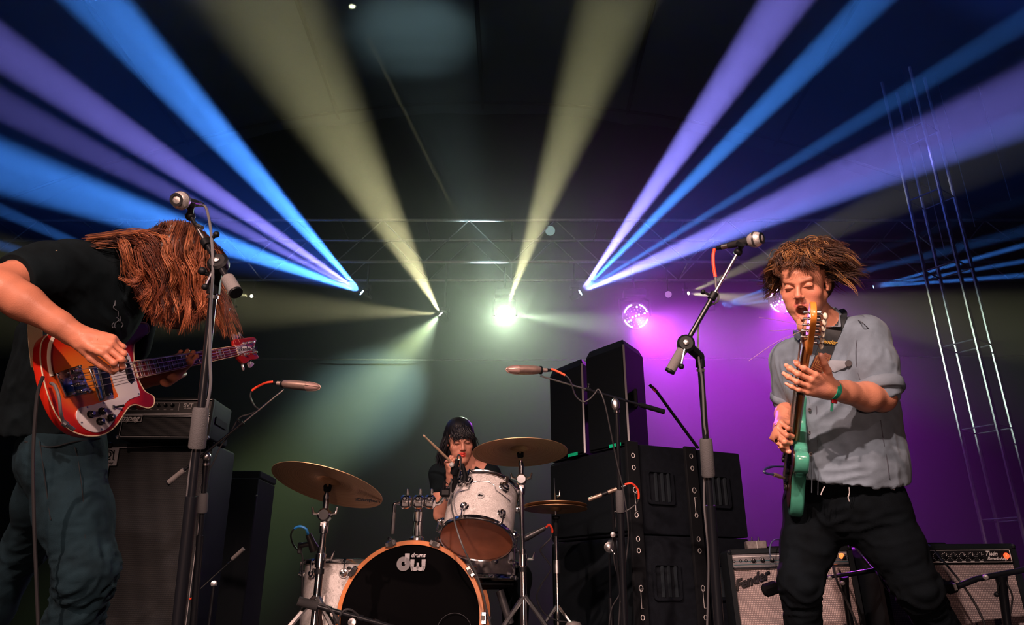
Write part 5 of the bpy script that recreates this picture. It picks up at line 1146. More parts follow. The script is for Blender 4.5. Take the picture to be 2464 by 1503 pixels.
for p in ((520, 1085), (643, 1050), (622, 1162), (742, 1120)):
    kk = MB().lathe(bp.w(*c5(*p), bz(.004)), BN, [(0, 0), (0, .0125), (.004, .0125), (.005, .0095), (.016, .0088), (.018, .007), (.018, 0)], 20).build('knob', M('black_gloss', (.008, .008, .01), .2), bass)
    MB().lathe(bp.w(*c5(*p), bz(.022)), BN, [(0, .0065), (.0008, .006), (.0008, 0)], 16).build('knob_cap', STEEL, kk)
MB().lathe(bp.w(*c5(778, 1008), bz(.004)), BN, [(0, .008), (.004, .0075), (.006, .004), (.006, 0)], 12).build('switch_base', STEEL, bass)
MB().tube([bp.w(*c5(780, 1008), bz(.008)), bp.w(*c5(845, 1000), bz(.024))], [.0028, .0042], 8).build('switch_lever', BLACK, bass)
# neck, frets, inlays
WOODN = M('maple_neck_red', (.42, .05, .02), .3, coat=.5, var=.15, scale=20); ROSE = M('rosewood_lacquered', (.16, .018, .012), .22, coat=.7, var=.3, scale=60)
h0, h1 = c5(1008, 600), c5(2124, 386)
wu = (h1[0] - h0[0]); 
def nk(s, e): # s 0 body end..1 nut ; e -1..1 across
    a, b_ = c5(985, 503), c5(1032, 692); c_, d_ = c5(2108, 332), c5(2138, 440)
    m0 = ((a[0] + b_[0]) / 2, (a[1] + b_[1]) / 2); m1 = ((c_[0] + d_[0]) / 2, (c_[1] + d_[1]) / 2)
    w0, w1 = .031, .0215
    w = w0 + (w1 - w0) * s; return (m0[0] + (m1[0] - m0[0]) * s, m0[1] + (m1[1] - m0[1]) * s + e * w)
bprism('neck', [nk(-.12, 1), nk(1.02, 1), nk(1.02, -1), nk(-.12, -1)], -.022, .004, WOODN, bass, .006)
bprism('fingerboard', [nk(0, 1), nk(1, 1), nk(1, -1), nk(0, -1)], .004, .0105, ROSE, bass, .001)
for e in (1, -1): MB().tube([bp.w(*nk(0, e), bz(.009)), bp.w(*nk(1, e), bz(.009))], .0018, 6).build('binding', CREAM, bass)
MB().tube([bp.w(*nk(0, 1), bz(.009)), bp.w(*nk(0, -1), bz(.009))], .0022, 6).build('binding', CREAM, bass)
tot = 1 - 2 ** (-20 / 12.0)
def fs_(n_): return 1 - (1 - 2 ** (-n_ / 12.0)) / tot
for n_ in range(1, 21): MB().tube([bp.w(*nk(fs_(n_) if n_ < 20 else .004, .93), bz(.0115)), bp.w(*nk(fs_(n_) if n_ < 20 else .004, -.93), bz(.0115))], .0013, 6).build('fret', M('fret_wire', (.75, .6, .5), .25, .9), bass)
for n_ in (3, 5, 7, 9, 12, 15, 17, 19):
    a, b_ = fs_(n_ - 1), fs_(n_); c_ = (a - b_); mb = bprism('inlay', [nk(b_ + c_ * .3, .8), nk(b_ + c_ * .75, .8), nk(b_ + c_ * .6, -.8), nk(b_ + c_ * .45, -.8)], .0104, .0112, M('pearl_inlay', (.22, .24, .20), .3), bass)
hs = [(2108, 268), (2150, 252), (2215, 245), (2320, 232), (2352, 262), (2342, 305), (2330, 345), (2346, 395), (2380, 458), (2340, 478), (2290, 482), (2225, 525), (2180, 490), (2138, 442), (2112, 335)]
bprism('headstock', smooth2([c5(*p) for p in hs], 3), -.012, .004, M('headstock_red', (.34, .015, .012), .2, coat=.7), bass, .003)
bprism('logo_plate', smooth2([c5(*p) for p in ((2112, 342), (2180, 330), (2250, 336), (2310, 358), (2342, 382), (2280, 384), (2225, 396), (2180, 420), (2142, 432))], 3), .004, .007, PGW, bass, .0005)
mb = MB(); a0 = c5(2150, 388); a1 = c5(2320, 368); ang = math.atan2(a1[1] - a0[1], a1[0] - a0[0]); mid = c5(2232, 366)
text_mb(mb, Plane(bp.o, bp.u, bp.v), 'Rickenbacker', .026, mid[0], mid[1], bz(.0072) - .0006, .0008, .4, .0006, ang, 'CENTER', 1.15); mb.build('lettering', BLACK, bass)
MB().cyl(bp.w(*nk(1.0, 1), bz(.011)), bp.w(*nk(1.0, -1), bz(.011)), .003, n=8).build('nut', CREAM, bass)
for i, p in enumerate(((2212, 308), (2280, 295), (2225, 430), (2317, 407))):
    c = c5(*p); tn = MB().lathe(bp.w(*c, bz(.004)), BN, [(0, .009), (.003, .0085), (.003, .005), (.02, .0048), (.022, 0)], 12).build('tuning_post', STEEL, bass)
    sgn = 1 if i < 2 else -1; e = (2142, 225) if i == 0 else (2198, 205) if i == 1 else (2230, 560) if i == 2 else (2310, 525); ce = c5(*e)
    MB().cyl(bp.w(*c, bz(-.008)), bp.w(*ce, bz(-.008)), .0032, n=8).build('tuner_shaft', STEEL, tn)
    pts = []
    for q in range(24):
        a = q * math.pi / 12; r = .0135 * (1 + .18 * math.cos(3 * a)); pts.append((ce[0] + math.cos(a) * r * (1.7 if i in (0, 3) else .5), ce[1] + math.sin(a) * r))
    bprism('tuner_key', pts, -.012, -.007, SILV, tn, .001)
for i in range(4):
    e = .66 - i * .44; y0 = c5(330 + 110 * (i + .5) / 4, 575 + 285 * (i + .5) / 4); p_ = ((2280, 295), (2212, 308), (2225, 430), (2317, 407))[i]
    MB().tube([bp.w(*y0, bz(.020)), bp.w(*nk(1.0, e), bz(.0145)), bp.w(*c5(*p_), bz(.012))], .0011 + .0002 * (3 - i) * .8, 5).build('string', M('string_steel', (.55, .5, .48), .35, .8), bass)
# strap with leather end, jack and lead
LEA = M('orange_leather', (.80, .22, .03), .5, bump=.5); WEB = M('cream_webbing', (.62, .50, .32), .8, bump=.8, bscale=500)
def ribbon(name, pts, w, wid, m, parent, th=.0018, side=None, n=6):
    sp = smoothpath(pts, n); vs = []; fs = []
    for i, p in enumerate(sp):
        t = (sp[min(i + 1, len(sp) - 1)] - sp[max(i - 1, 0)]).normalized(); s = side(i / (len(sp) - 1)) if callable(side) else side; s = (s - t * s.dot(t)).normalized(); nn_ = t.cross(s)
        ww = wid(i / (len(sp) - 1)) if callable(wid) else wid
        for e, f in ((-1, -1), (1, -1), (1, 1), (-1, 1)): vs.append(p + s * e * ww / 2 + nn_ * f * th / 2)
    for i in range(len(sp) - 1):
        for k in range(4): fs.append((i * 4 + k, i * 4 + (k + 1) % 4, i * 4 + 4 + (k + 1) % 4, i * 4 + 4 + k))
    k = len(sp) * 4 - 4; fs += [(3, 2, 1, 0), (k, k + 1, k + 2, k + 3)]
    return MB().add(vs, fs).build(name, m, parent)
ribbon('strap_webbing', [Q(150, 610, 2.28), Q(110, 680, 2.24), Q(86, 770, 2.26), Q(86, 820, 2.28), Q(92, 880, 2.3)], 0, .042, WEB, bass, side=RT * .5 + FW * .8)
ribbon('strap_end', [Q(90, 868, 2.295), Q(100, 905, 2.28), Q(118, 938, 2.26)], 0, lambda t: .045 - .012 * t, LEA, bass, th=.004, side=RT * .9 - FW * .3 + UP * .2)
MB().lathe(Q(117, 933, 2.25), (CAMP - Q(117, 933, 2.25)).normalized(), [(0, .0), (0, .008), (.006, .008), (.008, .004), (.008, 0)], 14).build('strap_button', BLACK, bass)
MB().lathe(Q(158, 1020, 2.22), (Q(182, 1036, 2.24) - Q(158, 1020, 2.22)).normalized(), [(-.01, 0), (-.01, .009), (.004, .010), (.006, .006), (.03, .006), (.03, 0)], 14).build('jack_plug', STEEL, bass)
cable('instrument_cable', [Q(122, 922, 2.22), Q(132, 928, 2.2), Q(142, 955, 2.18), Q(146, 990, 2.18), Q(152, 1012, 2.2), Q(160, 1022, 2.2)], .0048, 'grey lead looping from the strap end to the bass jack', M('grey_cable', (.12, .12, .13), .5))
cable('instrument_cable', [Q(104, 905, 2.2), Q(92, 940, 2.2), Q(85, 1000, 2.2), Q(80, 1100, 2.2), Q(82, 1250, 2.2), Q(88, 1400, 2.2), Q(96, 1600, 2.2)], .0052, 'dark lead hanging from the bass strap down past the bassist\'s leg')

# ------------------------------------------------------------------ electric guitar
GA = Q(1908, 1186, 2.64); GB = Q(1966, 743, 2.06); gx = GB - GA; GL_ = gx.length; gx.normalize()
gn = RT * -.93 + FW * .30; gn = (gn - gx * gn.dot(gx)).normalized()
gp = Plane(GA, gx, n=gn)         # v = n x u
k_ = GL_ / .98
gtr = thing('electric_guitar', 'sea-green electric guitar seen edge on, headstock up by the guitarist\'s chin', 'guitar', GA)
GREEN = M('sea_green_lacquer', (.07, .34, .24), .2, coat=.8, var=.25, scale=14)
out = [(.0, .0), (.02, .10), (.07, .155), (.14, .158), (.20, .125), (.25, .112), (.31, .135), (.37, .155), (.415, .150), (.43, .125), (.40, .10), (.36, .07), (.355, .0), (.36, -.06), (.385, -.095), (.375, -.125), (.33, -.14), (.27, -.115), (.20, -.115), (.13, -.15), (.07, -.152), (.02, -.105)]
out = smooth2([(a * k_, b_ * k_) for a, b_ in out], 4)
MB().prism(gp, out, -.022, .022, .010, 5).build('body', GREEN, gtr, angle=60)
pgd = [(x * .93 + .03 * k_ if x < .2 * k_ else x * .96, y * .86) for x, y in out]
MB().prism(gp, pgd, .0225, .0255).build('pickguard', M('tortoise_dark', (.05, .015, .01), .25), gtr)
for a in (.13, .19, .25): MB().box(gp.w(a * k_, 0, .029), (.02, .085, .010), Matrix((gp.u, gp.v, gp.n)).transposed(), bev=.003).build('pickup', BLACK, gtr)
MB().box(gp.w(.085 * k_, 0, .03), (.03, .08, .014), Matrix((gp.u, gp.v, gp.n)).transposed(), bev=.004).build('bridge', CHROME, gtr)
for a, b_ in ((.14, .085), (.10, .105), (.06, .115)): MB().lathe(gp.w(a * k_, b_ * k_, .0255), gp.n, [(0, .011), (.012, .009), (.013, 0)], 14).build('knob', BLACK, gtr)
MB().box(gp.w(.60 * k_, 0, .014), (.50 * k_, .046, .019), Matrix((gp.u, gp.v, gp.n)).transposed(), bev=.007).build('neck', M('maple_neck', (.42, .16, .05), .3, coat=.4, var=.15, scale=25), gtr)
MB().box(gp.w(.59 * k_, 0, .0265), (.50 * k_, .047, .006), Matrix((gp.u, gp.v, gp.n)).transposed(), bev=.001).build('fingerboard', M('dark_rosewood', (.05, .015, .01), .35), gtr)
for n_ in range(1, 22):
    a = .12 * 0 + (.80 - (.648) * (1 - 2 ** (-n_ / 12.0))) * k_
    MB().box(gp.w(a, 0, .030), (.002, .045, .0016), Matrix((gp.u, gp.v, gp.n)).transposed()).build('fret', M('fret_wire', (.75, .6, .5), .25, .9), gtr)
hd = smooth2([(a * k_, b_ * k_) for a, b_ in ((.80, .024), (.83, .040), (.88, .046), (.94, .050), (.975, .040), (.985, .010), (.97, -.025), (.93, -.030), (.87, -.026), (.80, -.024))], 3)
MB().prism(gp, hd, .000, .017, .003).build('headstock', M('amber_maple', (.78, .26, .04), .28, coat=.6, var=.12, scale=25), gtr)
side = (CAMP - GB).normalized(); sv = 1 if gp.v.dot(side) > 0 else -1
for i in range(6):
    a = (.835 + .026 * i) * k_; pc_ = gp.w(a, 0, .017)
    po = MB().lathe(pc_, gp.n, [(0, .005), (.003, .005), (.004, .0032), (.017, .003), (.018, 0)], 10).build('tuning_post', STEEL, gtr)
    MB().lathe(gp.w(a, 0, -.001), -gp.n, [(0, .007), (.010, .007), (.012, .004), (.012, 0)], 10).build('tuner_body', STEEL, po)
    MB().tube([gp.w(a, 0, -.007), gp.w(a, sv * .012, -.018)], .0025, 6).build('tuner_shaft', STEEL, po)
    MB().ball(gp.w(a, sv * .014, -.022), .0088, 10, sc=(.75, .75, 1.2)).build('tuner_key', M('ivory_key', (.80, .72, .58), .35), po)
for (a, pts) in ((.85, ((1922, 766), (1905, 762), (1880, 752), (1866, 744))), (.88, ((1934, 783), (1900, 776), (1860, 768), (1826, 763))), (.90, ((1934, 792), (1905, 792), (1875, 795), (1850, 796))), (.87, ((1936, 794), (1905, 806), (1860, 828), (1802, 868)))):
    MB().tube(smoothpath([Q(x, y, 2.14 - .02 * i) for i, (x, y) in enumerate(pts)], 5), .0009, 4).build('loose_string', M('bright_string', (.85, .7, .7), .3, .6), gtr)
for i in range(6):
    b_ = (-.5 + i / 5) * .032
    MB().tube([gp.w(.085 * k_, b_ * 1.4, .038), gp.w(.80 * k_, b_, .0335), gp.w((.835 + .026 * i) * k_, 0, .03)], .0006, 4).build('string', M('string_steel', (.55, .5, .48), .35, .8), gtr)
# jack plug and lead
MB().lathe(Q(1862, 1141, 2.55), Q(1890, 1151, 2.57) - Q(1862, 1141, 2.55), [(0, 0), (0, .007), (.03, .007), (.032, .0045), (.05, .0045), (.05, 0)], 12).build('jack_plug', M('pale_gold', (.75, .55, .4), .3, .8), gtr)
cable('instrument_cable', [Q(1862, 1141, 2.55), Q(1848, 1139, 2.55), Q(1839, 1135, 2.55), Q(1842, 1128, 2.56), Q(1860, 1122, 2.58), Q(1884, 1122, 2.62)], .0042, 'short lead looping from the plug at the bottom of the green guitar', M('blue_black_lead', (.02, .03, .09), .4))
# ------------------------------------------------------------------ sculpting with smooth-blended volumes
def vnoise(p, seed=0):
    p = np.asarray(p, dtype=np.float64); i = np.floor(p).astype(np.int64); f = p - i; f = f * f * (3 - 2 * f)
    def h(x, y, z):
        n = (x * 374761393 + y * 668265263 + z * 2147483647 + seed * 974711) & 0x7fffffff
        n = ((n ^ (n >> 13)) * 1274126177) & 0x7fffffff
        return ((n ^ (n >> 16)) & 0xffff) / 65535.0
    x, y, z = i[..., 0], i[..., 1], i[..., 2]; r = 0
    for dx in (0, 1):
        wx = f[..., 0] if dx else 1 - f[..., 0]
        for dy in (0, 1):
            wy = f[..., 1] if dy else 1 - f[..., 1]
            for dz in (0, 1):
                wz = f[..., 2] if dz else 1 - f[..., 2]
                r = r + wx * wy * wz * h(x + dx, y + dy, z + dz)
    return r * 2 - 1
def fbm(p, o=3, seed=0):
    r = 0; a = 1; t = 0
    for k in range(o): r = r + a * vnoise(p * 2 ** k, seed + k); t += a; a *= .5
    return r / t
class Field:
    def __init__(s): s.p = []
    def cone(s, a, b, ra, rb=None, k=.02): s.p.append(('c', np.array(a, float), np.array(b, float), ra, ra if rb is None else rb, k, 1)); return s
    def chain(s, pts, rs, k=.02):
        for i in range(len(pts) - 1): s.cone(pts[i], pts[i + 1], rs[i], rs[i + 1], k)
        return s
    def ell(s, c, r, R=None, k=.01, sub=False):
        R = np.eye(3) if R is None else np.array(R, float); s.p.append(('e', np.array(c, float), np.array(r, float), R, 0, k, -1 if sub else 1)); return s
    def cut(s, c, n, noise=0, nk=30): s.p.append(('h', np.array(c, float), np.array(Vector(n).normalized(), float), noise, nk, 0, 0)); return s
    def mesh(s, lo, hi, res):
        lo = np.array(lo, float); hi = np.array(hi, float); N = np.ceil((hi - lo) / res).astype(int) + 1
        f = np.full(N, 1.0, dtype=np.float32); ax = [lo[i] + np.arange(N[i]) * res for i in range(3)]
        for pr in s.p:
            ty, A, B = pr[0], pr[1], pr[2]; k = pr[5]
            if ty == 'c': m = max(pr[3], pr[4]) + k + 3 * res; l, h = np.minimum(A, B) - m, np.maximum(A, B) + m
            elif ty == 'e': e = np.sqrt(((pr[3] * B[None, :]) ** 2).sum(1)) + k + 3 * res; l, h = A - e, A + e
            else: l, h = lo, hi
            i0 = np.clip(np.floor((l - lo) / res).astype(int), 0, N); i1 = np.clip(np.ceil((h - lo) / res).astype(int) + 1, 0, N)
            if (i1 <= i0).any(): continue
            X = ax[0][i0[0]:i1[0], None, None]; Y = ax[1][None, i0[1]:i1[1], None]; Z = ax[2][None, None, i0[2]:i1[2]]
            g = f[i0[0]:i1[0], i0[1]:i1[1], i0[2]:i1[2]]
            if ty == 'c':
                d = B - A; L2 = max((d * d).sum(), 1e-9); t = np.clip(((X - A[0]) * d[0] + (Y - A[1]) * d[1] + (Z - A[2]) * d[2]) / L2, 0, 1)
                dd = np.sqrt((X - A[0] - t * d[0]) ** 2 + (Y - A[1] - t * d[1]) ** 2 + (Z - A[2] - t * d[2]) ** 2) - (pr[3] + (pr[4] - pr[3]) * t)
            elif ty == 'e':
                R = pr[3]; x, y, z = X - A[0], Y - A[1], Z - A[2]
                q = [(x * R[0, j] + y * R[1, j] + z * R[2, j]) / B[j] for j in range(3)]
                k0 = np.sqrt(q[0] ** 2 + q[1] ** 2 + q[2] ** 2); k1 = np.sqrt((q[0] / B[0]) ** 2 + (q[1] / B[1]) ** 2 + (q[2] / B[2]) ** 2)
                dd = k0 * (k0 - 1) / np.maximum(k1, 1e-6)
            else:
                dd = (X - A[0]) * B[0] + (Y - A[1]) * B[1] + (Z - A[2]) * B[2]
                if pr[3]:
                    u, w, _ = basis(Vector(B)); P3 = np.stack(np.broadcast_arrays(X, Y, Z), -1); dd = dd + pr[3] * vnoise(P3 * pr[4], 5)
                np.maximum(g, dd, out=g); continue
            dd = dd.astype(np.float32)
            if pr[6] > 0:
                h_ = np.clip(.5 + .5 * (g - dd) / k, 0, 1); g[...] = g * (1 - h_) + dd * h_ - k * h_ * (1 - h_)
            else:
                h_ = np.clip(.5 - .5 * (g + dd) / k, 0, 1); g[...] = g * (1 - h_) - dd * h_ + k * h_ * (1 - h_)
        return nets(f, lo, res)
def nets(f, lo, res):
    ins = f < 0; N = np.array(f.shape); C = N - 1
    acc = np.zeros((*C, 3), np.float32); cnt = np.zeros(C, np.float32)
    edges = []
    for a in range(3):
        s0 = [slice(None)] * 3; s1 = [slice(None)] * 3; s0[a] = slice(0, -1); s1[a] = slice(1, None)
        A, B = ins[tuple(s0)], ins[tuple(s1)]; idx = np.argwhere(A != B)
        if len(idx) == 0: edges.append((idx, None)); continue
        fa = f[tuple(s0)][tuple(idx.T)]; fb = f[tuple(s1)][tuple(idx.T)]; t = fa / (fa - fb)
        p = idx.astype(np.float32); p[:, a] += t; b, c = (a + 1) % 3, (a + 2) % 3
        for db in (0, -1):
            for dc in (0, -1):
                j = idx.copy(); j[:, b] += db; j[:, c] += dc; ok = (j >= 0).all(1) & (j < C).all(1)
                np.add.at(acc, tuple(j[ok].T), p[ok]); np.add.at(cnt, tuple(j[ok].T), 1)
        edges.append((idx, A[tuple(idx.T)]))
    act = cnt > 0; ids = -np.ones(C, np.int64); ids[act] = np.arange(act.sum()); V_ = acc[act] / cnt[act][:, None]
    quads = []
    for a in range(3):
        idx, sg = edges[a]
        if sg is None: continue
        b, c = (a + 1) % 3, (a + 2) % 3; ok = (idx[:, b] > 0) & (idx[:, c] > 0) & (idx[:, b] < C[b]) & (idx[:, c] < C[c]) & (idx[:, a] < C[a])
        i = idx[ok]; g = sg[ok]
        def cell(db, dc): j = i.copy(); j[:, b] += db; j[:, c] += dc; return ids[tuple(j.T)]
        q = np.stack([cell(-1, -1), cell(0, -1), cell(0, 0), cell(-1, 0)], 1); q[~g] = q[~g][:, ::-1]; quads.append(q)
    Q_ = np.concatenate(quads) if quads else np.zeros((0, 4), int)
    return V_ * res + lo, Q_
def vnormals(v, q):
    n = np.zeros_like(v); d = np.cross(v[q[:, 2]] - v[q[:, 0]], v[q[:, 3]] - v[q[:, 1]])
    for k in range(4): np.add.at(n, q[:, k], d)
    return n / np.maximum(np.linalg.norm(n, axis=1, keepdims=True), 1e-9)
def relax(v, q, it=1, w=.5):
    for _ in range(it):
        s = np.zeros_like(v); c = np.zeros(len(v))
        for a, b in ((0, 1), (1, 2), (2, 3), (3, 0)):
            np.add.at(s, q[:, a], v[q[:, b]]); np.add.at(c, q[:, a], 1); np.add.at(s, q[:, b], v[q[:, a]]); np.add.at(c, q[:, b], 1)
        v = v * (1 - w) + w * s / np.maximum(c, 1)[:, None]
    return v
def np_mesh(name, v, q, m, parent, col=None):
    me = bpy.data.meshes.new(name); me.vertices.add(len(v)); me.vertices.foreach_set('co', v.astype(np.float32).ravel())
    k = q.shape[1]; me.loops.add(q.size); me.loops.foreach_set('vertex_index', q.astype(np.int32).ravel())
    me.polygons.add(len(q)); me.polygons.foreach_set('loop_start', np.arange(0, q.size, k, dtype=np.int32)); me.polygons.foreach_set('loop_total', np.full(len(q), k, np.int32))
    me.polygons.foreach_set('use_smooth', np.ones(len(q), bool)); me.update(calc_edges=True)
    if col is not None:
        at = me.color_attributes.new('tint', 'FLOAT_COLOR', 'POINT'); c4 = np.concatenate([col, np.ones((len(col), 1))], 1).astype(np.float32); at.data.foreach_set('color', c4.ravel())
    me.materials.append(m); o = bpy.data.objects.new(name, me); COL.objects.link(o)
    if parent is not None: attach(o, parent)
    return o
def chunks(F, boxes, it=1):
    vs = []; qs = []; n = 0; boxes = sorted(boxes, key=lambda b_: -b_[2])
    for lo, hi, res in boxes:
        v, q = F.mesh(lo, hi, res)
        if not len(v): continue
        v = relax(v, q, it, .4); cen = v[q].mean(1); drop = np.zeros(len(q), bool)
        for l2, h2, r2 in boxes:
            if r2 < res: drop |= ((cen > np.array(l2) + res * 1.5) & (cen < np.array(h2) - res * 1.5)).all(1)
        q = q[~drop]; used = np.unique(q)
        if not len(q): continue
        re_ = -np.ones(len(v), int); re_[used] = np.arange(len(used)); v = v[used]; q = re_[q]
        if n:      # weld this region to the surface made so far
            old = np.concatenate(vs); sub = np.arange(0, len(v), max(1, len(v) // 1500)); o2 = np.arange(0, len(old), max(1, len(old) // 6000))
            d = ((v[sub][:, None, :] - old[o2][None]) ** 2).sum(2); a = [k for k in np.argsort(d.min(1))[:3] if d[k].min() < .02 ** 2]
            for k in a:
                i, j = sub[k], o2[d[k].argmin()]; f0 = q[(q == i).any(1)][0]; c = list(f0).index(i); i2 = f0[(c + 1) % 4]
                allq = np.concatenate(qs); f1 = allq[(allq == j).any(1)][0]; e = list(f1).index(j); j2 = f1[(e + 1) % 4]
                q = np.concatenate([q, [[i, i2, j2 - n, j - n]]])
        vs.append(v); qs.append(q + n); n += len(v)
    return np.concatenate(vs), np.concatenate(qs)
def bbox(pts, m): a = np.array([list(p) for p in pts]); return a.min(0) - m, a.max(0) + m
def paint(v, base, blobs, var=.06):
    c = np.tile(np.array(base, float), (len(v), 1))
    for (p, r, col, s) in blobs:
        d = np.linalg.norm((v - np.array(p)) / np.array(r if hasattr(r, '__len__') else (r, r, r)), axis=1); w = (np.clip(1.3 - d, 0, .6) / .6 * s)[:, None]; c = c * (1 - w) + np.array(col) * w
    return c * (1 + var * fbm(v * 60, 2)[:, None])
def folds(v, q, zones, base=.0015, bk=18):
    """cloth relief: general softness plus creases with a direction; zones = (centre, radius, crease direction, wavelength, height)"""
    n = vnormals(v, q); d = base * fbm(v * bk, 3, 3)
    for (c, r, dr, wl, h) in zones:
        c = np.array(c); dr = np.array(Vector(dr).normalized()); w = np.exp(-(((v - c) ** 2).sum(1)) / (r * r))
        p = v - c; al = p @ dr; perp = p - al[:, None] * dr
        s = np.concatenate([perp / wl + (al / (wl * 4.5))[:, None] * dr], 1); nz = vnoise(s + vnoise(v * 9, 2)[:, None] * .5, 7); d = d + w * h * (1 - 2 * np.abs(nz)) 
    return v + n * d[:, None]

def headframe(fwd, up):
    Y = fwd.normalized(); Z = (up - Y * up.dot(Y)).normalized(); X = Y.cross(Z); return np.array([[X.x, Y.x, Z.x], [X.y, Y.y, Z.y], [X.z, Y.z, Z.z]])
def head(F, c, R, s=1.0, mouth=0.0, female=False, smirk=0):
    """head volumes; local axes x across, y to the face, z up; returns local->world"""
    c = np.array(c)
    def w(x, y, z): return c + R @ (np.array((x, y, z)) * s)
    def E(p, r, k=.01, sub=False, rot=None): F.ell(w(*p), np.array(r) * s, R if rot is None else R @ rot, k * s, sub)
    def C(a, b, ra, rb, k=.012): F.cone(w(*a), w(*b), ra * s, rb * s, k * s)
    E((0, -.012, .035), (.074, .094, .083), .02)
    E((0, .030, -.012), (.060, .058, .080), .02)
    jw = .046 if female else .053
    for g in (-1, 1):
        C((g * jw, -.004, -.045), (g * .020, .064, -.100), .019, .017, .02)
        E((g * .040, .055, -.028), (.024, .024, .022), .018)
        E((g * .030, .048, -.062), (.026, .030, .028), .02)
    md = -mouth * .9
    E((0, .074, -.103 + md), (.020, .018, .016), .018); C((0, .072, -.095 + md), (0, .04, -.095 + md * .6), .022, .025, .02)
    C((-.040, .079, .026), (-.012, .089, .020), .0085, .008, .014); C((.040, .079, .026), (.012, .089, .020), .0085, .008, .014)
    C((0, .080, .045), (0, .086, .02), .018, .009, .02)
    for g in (-1, 1):
        E((g * .031, .098, .004), (.018, .016, .0115), .010, True)
        E((g * .031, .0765, .004), (.0150, .0135, .0118), .005)
        C((g * .031 - .013, .086, .0015), (g * .031 + .013, .086, .0015), .0016, .0016, .003)
    C((0, .088, .016), (0, .108, -.022), .0070, .0088, .008); E((0, .108, -.026), (.0105, .010, .0088), .006)
    for g in (-1, 1): E((g * .0115, .099, -.030), (.0075, .0095, .0065), .005); E((g * .0065, .107, -.0352), (.0036, .005, .003), .002, True)
    C((0, .092, -.036), (0, .0925, -.048), .006, .005, .008)
    # muzzle and lips
    E((0, .074, -.060 + md * .3), (.030, .022, .026), .014)
    zu, zl = -.0555, -.0680 + md
    lw = .021 if not mouth else .017
    for g in (-1, 1):
        C((0, .0955, zu), (g * lw, .084, zu - .004 - mouth * .25), .0050 if not female else .0054, .003, .004)
        C((0, .0935, zl), (g * lw, .083, zu - .006 - mouth * .35), .0062 if not female else .0066, .003, .004)
    if mouth: E((0, .090, (zu + zl) / 2 - .001), (.0185, .030, max(.004, (zu - zl) / 2 - .0035)), .004, True)
    else: E((0, .101, (zu + zl) / 2), (.020, .008, .0012), .002, True)
    for g in (-1, 1):
        a = .35 * g; rot = np.array([[math.cos(a), -math.sin(a), 0], [math.sin(a), math.cos(a), 0], [0, 0, 1]])
        E((g * .077, -.008, -.004), (.0065, .017, .029), .004, rot=rot); E((g * .083, -.002, 0), (.006, .010, .018), .004, True, rot=rot)
        C((g * .074, .004, -.026), (g * .076, .0, -.016), .0055, .005, .004)
    return w
def hand(F, wrist, X, N, side, curls, thumb, s=1.0, spread=.0, wr=.026):
    """five-fingered hand; X towards the fingers, N out of the palm, side = +1/-1 picks the thumb side"""
    X = X.normalized(); N = (N - X * N.dot(X)).normalized(); S = N.cross(X) * side
    def w(x, l, n=0): return wrist + (X * x + S * l + N * n) * s
    kn = [(.090, .030), (.094, .0100), (.089, -.0105), (.079, -.0295)]
    for (x, l) in kn: F.cone(w(.004, l * .55, 0), w(x, l, 0), .0165 * s, .0115 * s, .012 * s)
    F.ell(w(.045, -.022, .010), (.030 * s, .030 * s, .016 * s), None, .012 * s)
    F.cone(w(-.03, 0, 0), w(.02, 0, 0), wr * s, .025 * s, .02 * s); tips = []
    LN = [(.042, .025, .020), (.046, .029, .021), (.042, .027, .021), (.034, .021, .018)]; RR = [.0092, .0095, .0090, .0080]
    for i, (x, l) in enumerate(kn):
        p = w(x, l); d = (X + S * (1.5 - i) * spread); d.normalize(); ax = d.cross(N).normalized(); r = RR[i]
        for j in range(3):
            d = Quaternion(ax, curls[i][j]) @ d; q = p + d * LN[i][j] * s; F.cone(p, q, r * (1 - .09 * j) * s, r * (1 - .09 * (j + 1)) * s, .004 * s)
            if j: F.ell(p, (r * 1.03 * s,) * 3, None, .003 * s)
            p = q
        tips.append(p)
    p = w(.014, .022, .006); d0 = None; tl = (.046, .034, .027); tr = (.0160, .0120, .0105, .0088)
    for j in range(3):
        t = thumb[j]; d = (X * t[0] + S * t[1] + N * t[2]).normalized(); q = p + d * tl[j] * s; F.cone(p, q, tr[j] * s, tr[j + 1] * s, .010 * s if j == 0 else .004 * s); p = q
    tips.append(p); return tips
def skinmat(name, base):
    m = M(name, base, .45, vcol='tint', bump=.25, bscale=260, spec=.45); b = m.node_tree.nodes['Principled BSDF']; b.inputs['Subsurface Weight'].default_value = 0.0; return m
SKIN = skinmat('skin', (.6, .3, .2))
HAIRM = bpy.data.materials.new('hair'); HAIRM.use_nodes = True
b = HAIRM.node_tree.nodes['Principled BSDF']; at = HAIRM.node_tree.nodes.new('ShaderNodeAttribute'); at.attribute_name = 'tint'
HAIRM.node_tree.links.new(at.outputs['Color'], b.inputs['Base Color']); b.inputs['Roughness'].default_value = .42; b.inputs['Specular IOR Level'].default_value = .6
